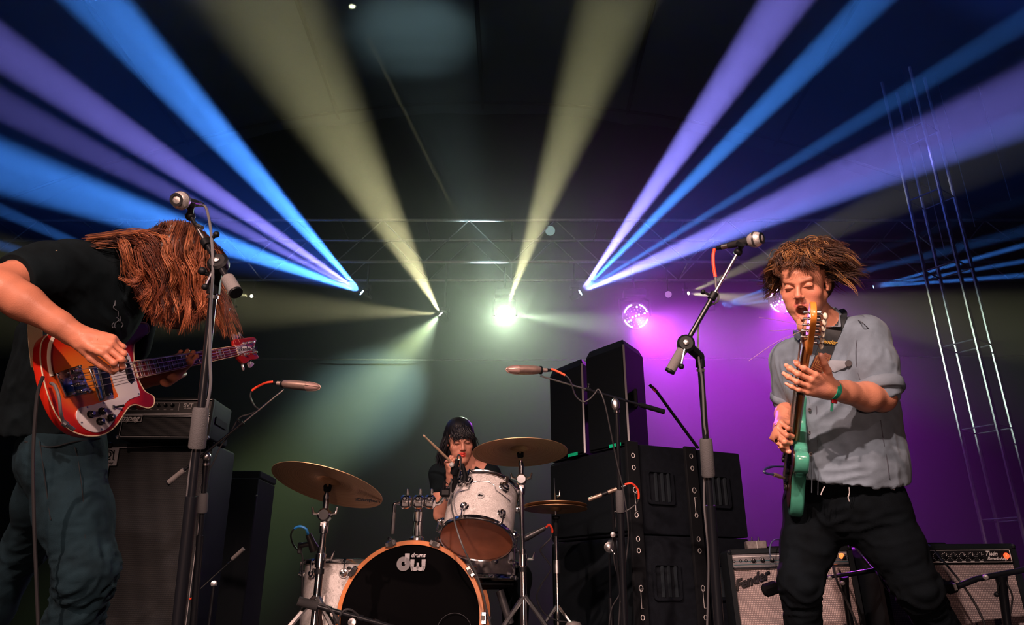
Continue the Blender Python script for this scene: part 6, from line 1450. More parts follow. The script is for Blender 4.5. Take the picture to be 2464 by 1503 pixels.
def locks(name, strands, parent, n=5, m=None):
    """strands: list of (points array (k,3), radius start, radius mid, radius tip, colour start, colour tip)"""
    VS = []; QS = []; CS = []; off = 0
    for pts, r0, r1, r2, c0, c1 in strands:
        k = len(pts); t = np.gradient(pts, axis=0); t /= np.maximum(np.linalg.norm(t, axis=1, keepdims=True), 1e-9)
        ref = np.array([.3, .9, .2]); u = np.cross(t, ref); u /= np.maximum(np.linalg.norm(u, axis=1, keepdims=True), 1e-6); w = np.cross(t, u)
        s = np.linspace(0, 1, k); r = np.where(s < .5, r0 + (r1 - r0) * s * 2, r1 + (r2 - r1) * (s * 2 - 1))
        a = np.arange(n) * 2 * np.pi / n; ring = pts[:, None] + (u[:, None] * np.cos(a)[None, :, None] * 1.5 + w[:, None] * np.sin(a)[None, :, None] * .7) * r[:, None, None]
        VS.append(ring.reshape(-1, 3)); i = np.arange(k - 1)[:, None] * n; j = np.arange(n)[None]; jn = (j + 1) % n
        QS.append(np.stack([i + j, i + jn, i + n + jn, i + n + j], -1).reshape(-1, 4) + off); off += k * n
        CS.append(np.repeat(np.array(c0)[None] * (1 - s[:, None]) + np.array(c1)[None] * s[:, None], n, axis=0))
    return np_mesh(name, np.concatenate(VS), np.concatenate(QS), m or HAIRM, parent, np.concatenate(CS))
# ------------------------------------------------------------------ guitarist
def person(name, label, foot): return thing(name, label, 'person', foot)
def A(p): return np.array(list(p))
g = person('person', 'singing man in a grey-blue short-sleeved shirt and black jeans playing the green guitar', V(Q(2030, 1240, 2.5).x, Q(2030, 1240, 2.5).y, 0))
hc = Q(1934, 684, 2.47); fdir = (RT * -.52 + UP * -.16 + FW * -.80); fup = (RT * -.19 + UP * 1.0 + FW * -.1)
HR = headframe(fdir, fup)
F = Field(); W_ = head(F, hc, HR, .99, mouth=.038)
neck0 = Q(1984, 795, 2.53)
F.cone(W_(0, -.015, -.05), W_(0, -.022, -.085), .052, .056, .02); F.cone(W_(0, -.022, -.085), neck0, .056, .064, .02)
LS, LE, LW = Q(2080, 815, 2.46), Q(2122, 957, 2.36), Q(1996, 936, 2.24)
RS, RE, RW = Q(1905, 868, 2.66), Q(1900, 985, 2.70), Q(1884, 1024, 2.50)
chest, belly, pel = Q(1998, 905, 2.56), Q(2020, 1060, 2.54), Q(2045, 1195, 2.52)
F.cone(neck0, chest, .07, .12, .04); F.cone(chest, belly, .125, .12, .05); F.cone(belly, pel, .11, .11, .05); F.cone(LS, RS, .055, .055, .05)
F.chain([LS, LE], [.052, .043], .02); mid = LE.lerp(LW, .3) + UP * -.004
F.chain([LE, mid, LE.lerp(LW, .7), LW], [.043, .046, .034, .0265], .015)
F.chain([RS, RE], [.05, .042], .02); F.chain([RE, RE.lerp(RW, .35), RW], [.042, .043, .027], .015)
# fretting hand: palm faces the neck, fingers wrap over to the left
X = (Q(1900, 905, 2.16) - LW); N = (RT * -.35 + UP * .35 + FW * .55)
tl = hand(F, LW, X, N, 1, [(.35, .95, .7), (.30, .80, .6), (.20, .70, .5), (.10, .55, .4)], [(.75, .65, -.05), (.8, .55, .1), (.75, .6, .25)], 1.0, .06)
# picking hand: loose fist
XR = (Q(1852, 1048, 2.36) - RW); NR_ = (RT * .75 + UP * -.25 + FW * .1)
tr_ = hand(F, RW, XR, NR_, 1, [(1.05, 1.45, .9), (1.1, 1.5, .9), (1.1, 1.5, .9), (1.05, 1.4, .9)], [(.8, .5, .5), (.85, .1, .6), (.7, -.3, .7)], 1.0, .03)
LK, LA = Q(2205, 1410, 2.36), Q(2370, 1640, 2.62); RK, RA = Q(1925, 1400, 2.50), Q(1940, 1640, 2.70)
LH, RH2 = Q(2098, 1215, 2.46), Q(1965, 1215, 2.62); LA.z = .10; RA.z = .10
F.chain([LH, LK, LA], [.085, .055, .04], .03); F.chain([RH2, RK, RA], [.085, .055, .04], .03)
for a_, d_ in ((LA, V(-.3, -.9, -.0)), (RA, V(-.5, -.8, 0))): F.cone(a_ + V(0, 0, -.04), a_ + d_.normalized() * .16 + V(0, 0, -.06), .04, .032, .02)
hb = bbox([W_(-.1, -.12, -.15), W_(.1, .13, .13), W_(.1, -.12, .13), W_(-.1, .13, -.15), neck0], .01)
lb = bbox([LW] + tl, .035); rb = bbox([RW] + tr_, .035)
v, q = chunks(F, [(*hb, .0021), (*lb, .0024), (*rb, .0024), (*bbox([LE, LW, LE.lerp(LS, .5)], .05), .004), (*bbox([RE, RW, RE.lerp(RS, .6)], .05), .004),
                  (*bbox([neck0, chest, belly, pel, LS, RS, LK, RK, LA, RA, LA + V(-.1, -.2, 0), RA + V(-.1, -.2, 0)], .14), .012)])
SKc = (.70, .29, .18)
bl = [(W_(g_ * .040, .06, -.03), .026, (.78, .26, .18), .5) for g_ in (-1, 1)] + [(W_(0, .11, -.027), .014, (.78, .26, .18), .6)]
bl += [(W_(x, .09, z), (.010, .010, .008), (.58, .14, .12), .8) for x, z in ((-.014, -.057), (0, -.055), (.014, -.057), (-.012, -.094), (0, -.096), (.012, -.094))]
bl += [(W_(0, .066, -.076), (.020, .028, .018), (.06, .008, .012), 1.0)]
bl += [(W_(g_ * .031 + x, .088, .028), (.008, .012, .0045), (.34, .14, .08), .6) for g_ in (-1, 1) for x in (-.014, -.004, .006, .014)]
bl += [(W_(g_ * .031 + x, .089, .0005), (.006, .008, .0022), (.22, .07, .05), .75) for g_ in (-1, 1) for x in (-.011, -.004, .004, .011)]
bl += [(W_(g_ * .03, .05, -.09), .03, (.60, .27, .19), .4) for g_ in (-1, 1)] + [(LW + (X.normalized() * .055) + N.normalized() * -.012, .022, (.38, .16, .13), .45)]
bl += [(p, .010, (.80, .42, .34), .6) for p in tl + tr_]
np_mesh('body', v, q, SKIN, g, paint(v, SKc, bl))
MB().ball(Vector(W_(0, .072, -.066)), .010, 10, sc=(1.2, .7, .35)).build('teeth', M('teeth', (.7, .62, .55), .3), g)
# shirt
DEN = M('chambray_cloth', (.25, .30, .36), .85, var=.16, scale=22, bump=.5, bscale=900, sheen=.15, vcol='tint')
S = Field()
hemc = Q(2062, 1195, 2.48)
S.cone(neck0 + UP * -.035, chest, .078, .150, .05); S.ell(chest + RT * .01, (.155, .13, .16), None, .05)
S.ell(Q(2042, 985, 2.52), (.168, .14, .16), None, .06); S.ell(Q(2058, 1090, 2.50), (.158, .14, .17), None, .06); S.cone(Q(2030, 1130, 2.48), Q(2040, 1210, 2.46), .125, .140, .06); S.cone(Q(2098, 1100, 2.50), Q(2116, 1210, 2.46), .095, .105, .05)
S.cone(Q(1990, 1100, 2.50), Q(1985, 1215, 2.46), .075, .085, .05)
S.cone(neck0 + UP * -.03 + RT * .02, LS, .062, .074, .04); S.cone(neck0 + UP * -.04, RS, .06, .07, .04)
sl = LS.lerp(LE, .84); S.chain([LS, LS.lerp(LE, .45), sl], [.072, .073, .066], .035)
sr = RS.lerp(RE, .78); S.chain([RS, sr], [.072, .064], .035)
hb2 = bbox([neck0, chest, LS, sl, RS, sr, Q(2160, 1225, 2.48), Q(1940, 1200, 2.48)], .16)
S.cut(Q(2060, 1168, 2.36), (UP * -1.0 + FW * .0 + RT * -.03), .010, 60); S.cut(Q(2000, 1176, 2.36), (UP * -1.0 + RT * -.22), .006, 60)
v, q = S.mesh(hb2[0], hb2[1], .0055); v = relax(v, q, 1, .4)
side_ = FW
zones = [(Q(2110, 880, 2.38), .10, UP * 1 + RT * .35, .028, .006), (Q(2040, 1140, 2.38), .14, RT * 1 + UP * .15, .03, .0055), (Q(2010, 1060, 2.40), .12, UP + RT * -.5, .045, .007),
         (Q(2150, 1100, 2.42), .12, UP, .04, .006), (Q(1900, 900, 2.58), .08, UP + RT * -.4, .025, .006), (Q(2000, 960, 2.42), .10, RT + UP * .8, .04, .006), (Q(2140, 940, 2.35), .06, RT + UP * -.4, .02, .006), (Q(2060, 830, 2.42), .09, UP + RT * .6, .035, .004)]
v = folds(v, q, zones, .0022, 14)
colr = np.tile(np.array((.19, .255, .33)), (len(v), 1)) * (1 + .10 * fbm(v * 40, 3)[:, None])
sh = np_mesh('shirt', v, q, DEN, g, colr)
def S_on(px, py, fld=S, z0=2.0, z1=2.9, off=.003):
    """nearest cloth point behind a photo pixel"""
    d = Q(px, py, 1) - CAMP; zz = np.linspace(z0, z1, 220); P3 = np.array(CAMP)[None] + np.array(d)[None] * zz[:, None]
    D = np.full(len(zz), 1.0)
    for pr in fld.p:
        A_, B_ = pr[1], pr[2]
        if pr[0] == 'c':
            e = B_ - A_; t = np.clip(((P3 - A_) @ e) / max((e * e).sum(), 1e-9), 0, 1); dd = np.linalg.norm(P3 - A_ - t[:, None] * e, axis=1) - (pr[3] + (pr[4] - pr[3]) * t)
        elif pr[0] == 'e':
            u = ((P3 - A_) @ pr[3]) / B_; k0 = np.linalg.norm(u, axis=1); k1 = np.linalg.norm(u / B_, axis=1); dd = k0 * (k0 - 1) / np.maximum(k1, 1e-6)
        else: continue
        k = pr[5]; h_ = np.clip(.5 + .5 * (D - dd) / k, 0, 1); D = D * (1 - h_) + dd * h_ - k * h_ * (1 - h_)
    i = int(np.argmax(D < off)); return CAMP + d * float(zz[i] if D[i] < off else z1)
DEN2 = M('chambray_trim', (.21, .27, .34), .85, var=.12, scale=22, bump=.5, bscale=900); STI = M('dark_stitching', (.08, .09, .12), .9)
def seam(name, pts, r=.0022, m=None, parent=None, off=.004): return MB().tube(smoothpath([S_on(x, y, off=off) for x, y in pts], 5), r, 6).build(name, m or STI, parent or sh)
# rolled cuffs
ax = (LE - LS).normalized(); u_, w_, _ = basis(ax)
mb = MB(); mb.lathe(sl - ax * .022, ax, [(0, .071), (.006, .078), (.022, .079), (.036, .076), (.042, .070), (.036, .058), (.01, .058), (0, .071)], 40)
vv = np.array(mb.v); vv = vv + (np.array(sl)[None] - vv) * 0 + .0035 * fbm(vv * 30, 2)[:, None] * np.array(u_)[None]; mb.v = [tuple(p) for p in vv]; mb.build('rolled_cuff', DEN2, sh, angle=80)
ax = (RE - RS).normalized(); MB().lathe(sr - ax * .02, ax, [(0, .066), (.005, .071), (.022, .071), (.028, .066), (.02, .056), (0, .066)], 30).build('rolled_cuff', DEN2, sh, angle=80)
# collar: two pointed leaves
def leaf(name, px, m, th=.004, lift=.012, parent=None):
    pts = [S_on(x, y, off=lift) if not isinstance(x, Vector) else x for x, y in px]; c = sum(pts, V(0, 0, 0)) / len(pts); n_ = (CAMP - c).normalized()
    k = len(pts); vs = [p + n_ * th for p in pts] + [p - n_ * th for p in pts] + [c + n_ * (th + .004), c - n_ * th]
    fs = [(i, (i + 1) % k, 2 * k) for i in range(k)] + [((i + 1) % k + k, i + k, 2 * k + 1) for i in range(k)] + [(i, i + k, (i + 1) % k + k, (i + 1) % k) for i in range(k)]
    return MB().add(vs, fs).build(name, m, parent or sh, angle=60)
leaf('collar_leaf', [(2000, 738), (2010, 740), (2021, 756), (2024, 785), (2022, 786), (1988, 786), (1972, 798), (1950, 825), (1946, 822), (1960, 800), (1985, 768)], DEN2, lift=.02)
leaf('collar_leaf', [(1920, 795), (1928, 812), (1920, 818), (1908, 806), (1908, 794)], DEN2, lift=.016)
MB().tube(smoothpath([Q(2004, 744, 2.50), Q(2024, 770, 2.49), Q(2020, 800, 2.47)], 5), .012, 8).build('collar_band', DEN2, sh)
# placket, buttons, pocket, seams
seam('placket_edge', [(1950, 905), (1948, 960), (1951, 1040), (1954, 1110), (1953, 1185)], .0018, DEN2); seam('placket_stitching', [(1967, 900), (1965, 960), (1967, 1040), (1969, 1110), (1968, 1190)], .0012)
for x, y in ((1948, 985), (1949, 1040), (1951, 1092)): 
    p = S_on(x, y, off=.006); MB().lathe(p, (CAMP - p).normalized(), [(-.003, 0), (-.003, .0055), (.002, .0055), (.002, .004), (.0012, 0)], 12).build('button', M('dark_button', (.02, .02, .03), .3), sh)
leaf('pocket_flap', [(1975, 868), (2005, 866), (2045, 868), (2043, 880), (2020, 890), (2008, 895), (1995, 890), (1979, 878)], M('chambray_pale', (.30, .34, .40), .85, bump=.5, bscale=900), .003, .007)
p = S_on(2042, 874, off=.012); MB().lathe(p, (CAMP - p).normalized(), [(-.003, 0), (-.003, .011), (.002, .010), (.002, 0)], 14).build('pin_badge', M('dark_badge', (.05, .05, .06), .4), sh)
leaf('pocket_flap', [(1880, 895), (1900, 890), (1912, 886), (1908, 902), (1893, 908)], DEN2, .003, .006)
seam('shoulder_seam', [(2000, 770), (2030, 762), (2065, 770), (2090, 790)], .0015); seam('armhole_seam', [(2075, 775), (2062, 820), (2060, 870), (2070, 915), (2085, 950)], .0016); seam('side_seam', [(2119, 1010), (2126, 1060), (2135, 1110), (2140, 1150)], .0014)
for pts in (((2142, 1160), (2146, 1172), (2152, 1178), (2149, 1170)), ((2043, 1172), (2044, 1185), (2041, 1196), (2044, 1206)), ((1984, 1170), (1978, 1182), (1975, 1190))):
    MB().tube(smoothpath([Q(x, y, 2.36) for x, y in pts], 5), .0018, 5).build('loose_thread', M('pale_thread', (.6, .58, .6), .8), sh)
# jeans
JN = M('black_jeans', (.0032, .0055, .008), .9, spec=.1, var=.35, scale=14, bump=.6, bscale=700)
J = Field(); J.cone(Q(2050, 1150, 2.52), Q(2040, 1215, 2.52), .135, .13, .06); J.chain([LH, LH.lerp(LK, .5), LK, LK.lerp(LA, .5), LA + V(0, 0, -.04)], [.105, .088, .066, .060, .052], .04); J.chain([RH2, RH2.lerp(RK, .5), RK, RK.lerp(RA, .5), RA + V(0, 0, -.04)], [.105, .086, .064, .058, .05], .04)
J.cone(LH, RH2, .105, .105, .05)
v, q = J.mesh(*bbox([LH, RH2, LK, RK, LA, RA, Q(2050, 1150, 2.5)], .15), .008); v = relax(v, q, 1, .4)
zones = [(LK, .13, RT * .8 + UP * .35, .028, .010), (RK, .12, RT + UP * .1, .028, .009), (LK.lerp(LA, .4), .14, RT + UP * .3, .03, .009), (Q(2120, 1250, 2.38), .10, RT + UP * .2, .03, .007), (Q(2030, 1230, 2.42), .08, UP * .7 + RT, .028, .008), (RK.lerp(RA, .4), .14, RT, .03, .009), (Q(1950, 1300, 2.45), .1, RT * 1 + UP * -.4, .035, .006)]
v = folds(v, q, zones, .002, 12); np_mesh('jeans', v, q, JN, g)
SHO = M('shoe_leather', (.02, .018, .016), .5)
for a_, d_ in ((LA, V(-.3, -.9, 0)), (RA, V(-.5, -.8, 0))):
    d_ = d_.normalized(); X_ = Field(); X_.cone(a_ + V(0, 0, -.045), a_ + d_ * .17 + V(0, 0, -.058), .05, .038, .03); X_.cut(V(a_.x, a_.y, .004), V(0, 0, -1)); v, q = X_.mesh(*bbox([a_, a_ + d_ * .2], .1), .007); np_mesh('shoe', v, q, SHO, g)
# wristband
ax = (LW - LE).normalized(); wp = LW - ax * .004
MB().lathe(wp - ax * .012, ax, [(0, .030), (0, .0325), (.02, .0325), (.02, .030), (0, .030)], 30).build('wristband', M('green_fabric_band', (.02, .42, .25), .7), g)
q1 = wp - UP * .030 - FW * .012; MB().box(q1 - ax * .01, (.026, .008, .022), Matrix((ax, FW, UP)).transposed(), bev=.002).build('band_clasp', M('red_clasp', (.5, .02, .03), .5), g)
ribbon('band_tail', [q1, q1 - UP * .018, q1 - UP * .036 + RT * -.002], 0, .008, M('dark_green_band', (.01, .16, .10), .8), g, side=RT)
# hair: layered curly locks around the skull
rnd = np.random.RandomState(3)
Rinv = HR.T; hcA = A(hc)
def toW(p): return hcA + HR @ (np.array(p) * .99)
HS = Field(); HS.ell(toW((0, -.022, .048)), (.088, .100, .080), HR, .02); HS.ell(toW((.0, -.065, -.01)), (.085, .055, .075), HR, .03)
hv, hq = HS.mesh(*bbox([toW((-.12, -.15, -.12)), toW((.12, .12, .15)), toW((.12, -.15, .15)), toW((-.12, .12, -.1))], .03), .005)
# keep the cap off the face
loc = ((hv - hcA) @ HR) / .99; keep = ~((loc[:, 1] > .045) & (loc[:, 2] < .090)) & ~((np.abs(loc[:, 0]) > .055) & (loc[:, 1] > .012) & (loc[:, 2] < .045))
qk = keep[hq].all(1); hv = hv + vnormals(hv, hq) * (.005 * fbm(hv * 45, 3))[:, None]
cap = np_mesh('hair_base', hv, hq[qk], HAIRM, g, np.tile(np.array((.045, .018, .010)), (len(hv), 1)))
def clump_hair(nclump, per, rootf, c, R, sc, wind, gvec, Lr, curl, palette, seed, rad=(.0005, .0011), out0=.6, semi=(.080, .100, .086), ctr=(0, -.016, .036), k=16, spread=.009, jit=.5):
    """locks that leave the scalp, bend under gravity and wind, and curl at the ends"""
    rnd = np.random.RandomState(seed); st = []; semi = np.array(semi); ctr = np.array(ctr)
    for ci in range(nclump):
        r0 = rootf(rnd)
        if r0 is None: continue
        d0, L, w0 = r0; root = ctr + d0 * semi; p = root.copy(); dr = d0 * out0 + np.array(w0) * .6; dr /= np.linalg.norm(dr); path = [p.copy()]; tgt = np.array(gvec) + np.array(wind) * w0[3 if len(w0) > 3 else 0] if False else np.array(gvec) + np.array(w0)
        for j in range(k - 1):
            dr = dr * .74 + tgt * .26 / np.linalg.norm(tgt); e = (p - ctr) / (semi + .008); ee = np.linalg.norm(e)
            if ee < 1.03: dr = dr + e / max(ee, .1) * (1.06 - ee) * 6
            dr /= np.linalg.norm(dr); p = p + dr * L / (k - 1); path.append(p.copy())
        path = np.array(path); t = np.linspace(0, 1, k)[:, None]; ax = path[-1] - path[0]; ax /= np.linalg.norm(ax); u = np.cross(ax, d0 + 1e-3); u /= np.linalg.norm(u); w = np.cross(u, ax)
        ph, fr, am = rnd.uniform(0, 6.28), rnd.uniform(.8, 1.7), rnd.uniform(*curl); path = path + (u * np.sin(ph + t * 6.28 * fr) + w * np.cos(ph + t * 6.28 * fr)) * am * t ** 1.2
        hi = np.array(palette[rnd.choice(len(palette))])
        for q_ in range(per):
            o = rnd.normal(0, 1, 3) * spread; o2 = rnd.normal(0, 1, 3) * spread * jit; cut_ = rnd.uniform(.72, 1.0); n_ = max(5, int(k * cut_)); tt = t[:n_]
            pp_ = path[:n_] + o * (1 - tt) ** .7 + o2 * tt * (1 - .45 * tt) + (u * math.cos(q_) + w * math.sin(q_)) * .0025 * np.sin(tt * 9 + q_)
            col = hi * rnd.uniform(.6, 1.25); r = rnd.uniform(*rad); st.append((np.array(c) + (R @ (pp_ * sc).T).T, r, r, .00025, col * .55, col))
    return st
def gh_root(r):
    th = r.uniform(-3.1, 3.1); ph = r.uniform(.03, 1.0) ** .75 * 1.85
    if abs(th) < .95 and ph > 1.0: return None
    if abs(th) < 1.35 and ph > 1.25: return None
    d = np.array((math.sin(ph) * math.sin(th), math.sin(ph) * math.cos(th), math.cos(ph)))
    left = d[0] > 0.1
    if abs(th) < 1.1: return d, r.uniform(.055, .10), np.array((-.55 if r.rand() < .7 else .4, .30, .35))
    return d, (r.uniform(.06, .10) if left else r.uniform(.08, .15)), (np.array((.35, .0, .1)) if left else np.array((-.75, -.1, .45))) + r.normal(0, .25, 3)
PAL = [(.08, .032, .016), (.12, .045, .022), (.22, .085, .035), (.40, .17, .06), (.62, .30, .11), (.055, .024, .015), (.09, .035, .02)]
st_ = clump_hair(460, 13, gh_root, hcA, HR, .99, None, (0, 0, -1.0), None, (.004, .014), PAL, 4)
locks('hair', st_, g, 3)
# strap over the left shoulder
SB = M('strap_dark_fabric', (.02, .025, .03), .6, var=.3, scale=60); 
pts = [S_on(x, y, off=.010) for x, y in ((2016, 770), (2002, 800), (1988, 835), (1976, 868), (1962, 900), (1950, 930))]
rb_ = ribbon('strap', [Q(2012, 748, 2.56), Q(2020, 756, 2.50)] + pts, 0, .050, SB, gtr, th=.003, side=RT * .93 + UP * .35 - FW * .1)
LEAB = M('tooled_brown_leather', (.16, .04, .015), .5, bump=.5); 
pp = [S_on(x, y, off=.014) for x, y in ((1985, 848), (1976, 868), (1966, 892))]; ribbon('strap_leather', pp, 0, .044, LEAB, rb_, th=.003, side=RT * .93 + UP * .35 - FW * .1)
GOLDT = M('gold_stitch', (.45, .25, .06), .5, .3)
for k, wq in enumerate((.040, .028, .016)):
    c = S_on(1977, 870, off=.0175); sd = (RT * .93 + UP * .35 - FW * .1).normalized(); al = (pp[0] - pp[-1]).normalized(); h_ = .052 - .014 * k; sd = (sd - al * sd.dot(al)).normalized(); nv = (CAMP - c).normalized() * .002
    cs = [c + nv + sd * (a * wq / 2) + al * (b__ * h_ / 2) for a, b__ in ((-1, -1), (1, -1), (1, 1), (-1, 1), (-1, -1))]; MB().tube(cs, .0006, 4).build('tooled_line', GOLDT, rb_)
c = S_on(1993, 822, off=.0155); al = (S_on(2000, 800, off=.015) - S_on(1980, 845, off=.015)).normalized(); sd = (RT * .93 + UP * .35).normalized(); sd = (sd - al * sd.dot(al)).normalized(); tp = Plane(c, sd, al)
mb = MB(); text_mb(mb, tp, 'Fender', .020, 0, 0, .0 if tp.n.dot(CAMP - c) > 0 else -.001, .0008, .4, .0003, .25); mb.build('lettering', M('yellow_print', (.75, .45, .08), .5), rb_)
# ------------------------------------------------------------------ bassist
p2 = person('person', 'long-haired bassist bent over in black t-shirt and dark jeans, face hidden by red-brown hair', V(Q(150, 1100, 2.5).x, Q(150, 1100, 2.5).y, 0))
F = Field()
bhc = Q(432, 624, 2.50)
BR_ = headframe(RT * .62 + UP * -.62 + FW * -.12, RT * .75 + UP * .66 + FW * .0)
W2 = head(F, bhc, BR_, .93)
pel, waist, chest = Q(150, 1070, 2.58), Q(165, 900, 2.58), Q(225, 735, 2.54); nb = Q(330, 632, 2.52)
BS, BE, BW = Q(118, 652, 2.32), Q(-22, 678, 2.12), Q(196, 812, 2.16)
LS2, LE2, LW2 = Q(335, 700, 2.78), Q(300, 915, 2.95), Q(412, 902, 2.80)
F.cone(nb, W2(0, -.03, -.07), .058, .055, .02); F.cone(nb, chest, .07, .12, .05); F.chain([chest, waist, pel], [.13, .12, .13], .05); F.cone(BS, LS2, .06, .06, .05)
F.chain([BS, BS.lerp(BE, .5), BE], [.056, .052, .044], .02); F.chain([BE, BE.lerp(BW, .18), BE.lerp(BW, .36), BE.lerp(BW, .75), BW], [.044, .052, .052, .036, .030], .02)
F.chain([LS2, LE2], [.05, .042], .02); F.chain([LE2, LE2.lerp(LW2, .4), LW2], [.042, .04, .028], .015)
# plucking hand over the strings
X = (Q(282, 838, 2.14) - BW); N = (RT * -.25 + UP * -.75 + FW * .65)
th_ = hand(F, BW, X, N, 1, [(.60, 1.05, .5), (.62, 1.1, .5), (.70, 1.15, .6), (.8, 1.15, .6)], [(.85, .25, .55), (.9, .0, .6), (.9, -.1, .5)], 1.06, .05, wr=.029)
# fretting hand wrapped round the neck from below
X = (Q(452, 884, 2.86) - LW2); N = (UP * .45 + FW * -.0 + RT * -.75)
X2 = RT * .38 + UP * .66 + FW * .42
tf_ = hand(F, LW2, X2, FW * .75 + RT * -.55 + UP * -.3, 1, [(.45, .9, .6), (.5, .9, .6), (.55, .9, .6), (.6, .9, .6)], [(.5, .3, .9), (.4, .1, .9), (.3, .0, .9)], .92, .04)
NH, FH = Q(150, 1105, 2.46), Q(140, 1105, 2.72); NK, FK = Q(212, 1372, 2.34), Q(72, 1300, 2.86); NA, FA = Q(130, 1640, 2.45), Q(-120, 1560, 3.0); NA.z = .1; FA.z = .12
F.chain([NH, NK, NA], [.085, .058, .04], .03); F.chain([FH, FK, FA], [.085, .055, .04], .03)
for a_ in (NA, FA): F.cone(a_ + V(0, 0, -.04), a_ + V(.16, -.05, -.06), .04, .032, .02)
v, q = chunks(F, [(*bbox([BE, BW, BS.lerp(BE, .3)], .07), .0035), (*bbox([BW] + th_, .04), .0024), (*bbox([LW2] + tf_, .04), .0028), (*bbox([LE2, LW2], .06), .004),
                  (*bbox([W2(-.1, -.12, -.15), W2(.1, .13, .13), W2(.1, -.12, .13), W2(-.1, .13, -.15)], .01), .005), (*bbox([nb, chest, waist, pel, BS, LS2, LE2, NK, FK, NA, FA, NA + V(.2, 0, 0)], .14), .014)])
SK2 = (.68, .25, .15)
bl = [(p, .011, (.80, .36, .26), .5) for p in th_ + tf_] + [(BS.lerp(BE, .62) + UP * .045, (.018, .018, .01), (.20, .10, .09), .7)]
v = v + vnormals(v, q) * (.0012 * (1 - 2 * np.abs(vnoise(v * 55, 4))) * np.exp(-((v - A(BW.lerp(Q(282, 838, 2.14), .5))) ** 2).sum(1) / .006))[:, None]
np_mesh('body', v, q, SKIN, p2, paint(v, SK2, bl))
# t-shirt
TSH = M('black_tshirt', (.006, .011, .014), .9, spec=.1, var=.3, scale=12, bump=.4, bscale=700)
S2 = Field(); S2.cone(nb + RT * -.03 + UP * .0, chest, .085, .150, .06); S2.ell(Q(215, 720, 2.52), (.165, .16, .165), None, .06); S2.ell(Q(170, 830, 2.55), (.150, .155, .17), None, .06); S2.ell(Q(140, 940, 2.55), (.145, .15, .16), None, .06)
S2.cone(Q(110, 900, 2.50), Q(62, 1030, 2.48), .085, .085, .05); S2.cone(Q(170, 960, 2.5), Q(170, 1050, 2.5), .12, .125, .05); S2.cone(Q(75, 800, 2.56), Q(30, 1020, 2.56), .045, .055, .05)
sl2 = BS.lerp(BE, .44); S2.chain([Q(175, 655, 2.40), BS, sl2], [.10, .086, .080], .05); S2.cone(LS2, LS2.lerp(LE2, .6), .085, .075, .04); S2.cone(Q(165, 640, 2.45), Q(300, 655, 2.6), .085, .075, .06)
ax = (BE - BS).normalized(); S2.cut(Q(120, 1036, 2.5), UP * -1 + RT * .03, .003, 25)
v, q = S2.mesh(*bbox([nb, chest, BS, sl2, LS2, LE2, Q(20, 1045, 2.5), Q(170, 1050, 2.5)], .16), .007); v = relax(v, q, 1, .4)
# sleeve mouth: trim the cloth beyond it
f_ = (v - A(sl2 + ax * .035)) @ A(ax); near = np.linalg.norm(v - A(sl2), axis=1) < .2; v[near & (f_ > 0)] -= (f_[near & (f_ > 0)])[:, None] * A(ax)[None]
zones = [(Q(140, 690, 2.34), .09, UP * 1 + RT * -.2, .03, .006), (Q(250, 700, 2.4), .12, UP * -1 + RT * .5, .04, .008), (Q(90, 900, 2.45), .16, UP + RT * .25, .035, .009), (Q(200, 850, 2.42), .14, UP + RT * -.5, .04, .008), (Q(60, 990, 2.45), .12, UP + RT * .2, .04, .007)]
v = folds(v, q, zones, .0025, 12); ts = np_mesh('t_shirt', v, q, TSH, p2)
dc = M('faded_print', (.14, .16, .19), .8, var=.6, scale=80)
mb = MB(); rnd = np.random.RandomState(8)
for k in range(9):
    x, y = 278 + rnd.uniform(-5, 16), 742 + rnd.uniform(-20, 34); mb.tube(smoothpath([S_on(x + dx, y + dy, S2, 2.1, 2.9, .010) for dx, dy in ((0, 0), (rnd.uniform(-6, 6), 6), (rnd.uniform(-9, 9), 13))], 4), .0016, 4)
mb.build('chest_print', dc, ts)['kind'] = 'stuff'
# jeans
JN2 = M('dark_blue_jeans', (.010, .026, .036), .9, spec=.15, var=.35, scale=12, bump=.7, bscale=600)
J = Field(); J.cone(Q(150, 1030, 2.58), Q(150, 1105, 2.58), .135, .14, .06); J.cone(NH, FH, .12, .115, .05)
J.chain([NH, NH.lerp(NK, .5), NK, NK.lerp(NA, .4), NA + V(0, 0, -.04)], [.118, .105, .078, .082, .07], .05); J.chain([FH, FH.lerp(FK, .5), FK, FK.lerp(FA, .4), FA + V(0, 0, -.04)], [.115, .095, .075, .075, .065], .05)
v, q = J.mesh(*bbox([NH, FH, NK, FK, NA, FA, Q(150, 1030, 2.58)], .16), .008); v = relax(v, q, 1, .4)
zones = [(NK + UP * -.03, .15, RT * 1 + UP * .35, .024, .013), (NH.lerp(NK, .45), .13, RT * .6 + UP * .9, .035, .009), (NK.lerp(NA, .3), .16, RT + UP * .25, .026, .012), (NH, .13, RT * 1 + UP * -.5, .03, .007), (FK, .14, RT + UP * .3, .03, .010)]
v = folds(v, q, zones, .003, 10); jn = np_mesh('jeans', v, q, JN2, p2)
DS = M('denim_seam', (.006, .01, .014), .9)
seamj = lambda pts, r=.002: MB().tube(smoothpath([S_on(x, y, J, 2.0, 3.0, .006) for x, y in pts], 5), r, 5).build('seam', DS, jn)
seamj([(95, 1060), (104, 1120), (112, 1180), (122, 1250)]); seamj([(60, 1062), (120, 1075), (180, 1062), (240, 1055)], .003); seamj([(180, 1075), (190, 1120), (200, 1200), (205, 1300)], .0015)
for a_ in (NA, FA):
    X_ = Field(); X_.cone(a_ + V(0, 0, -.045), a_ + V(.17, -.05, -.058), .05, .038, .03); v, q = X_.mesh(*bbox([a_, a_ + V(.2, 0, 0)], .1), .007); np_mesh('shoe', v, q, SHO, p2)
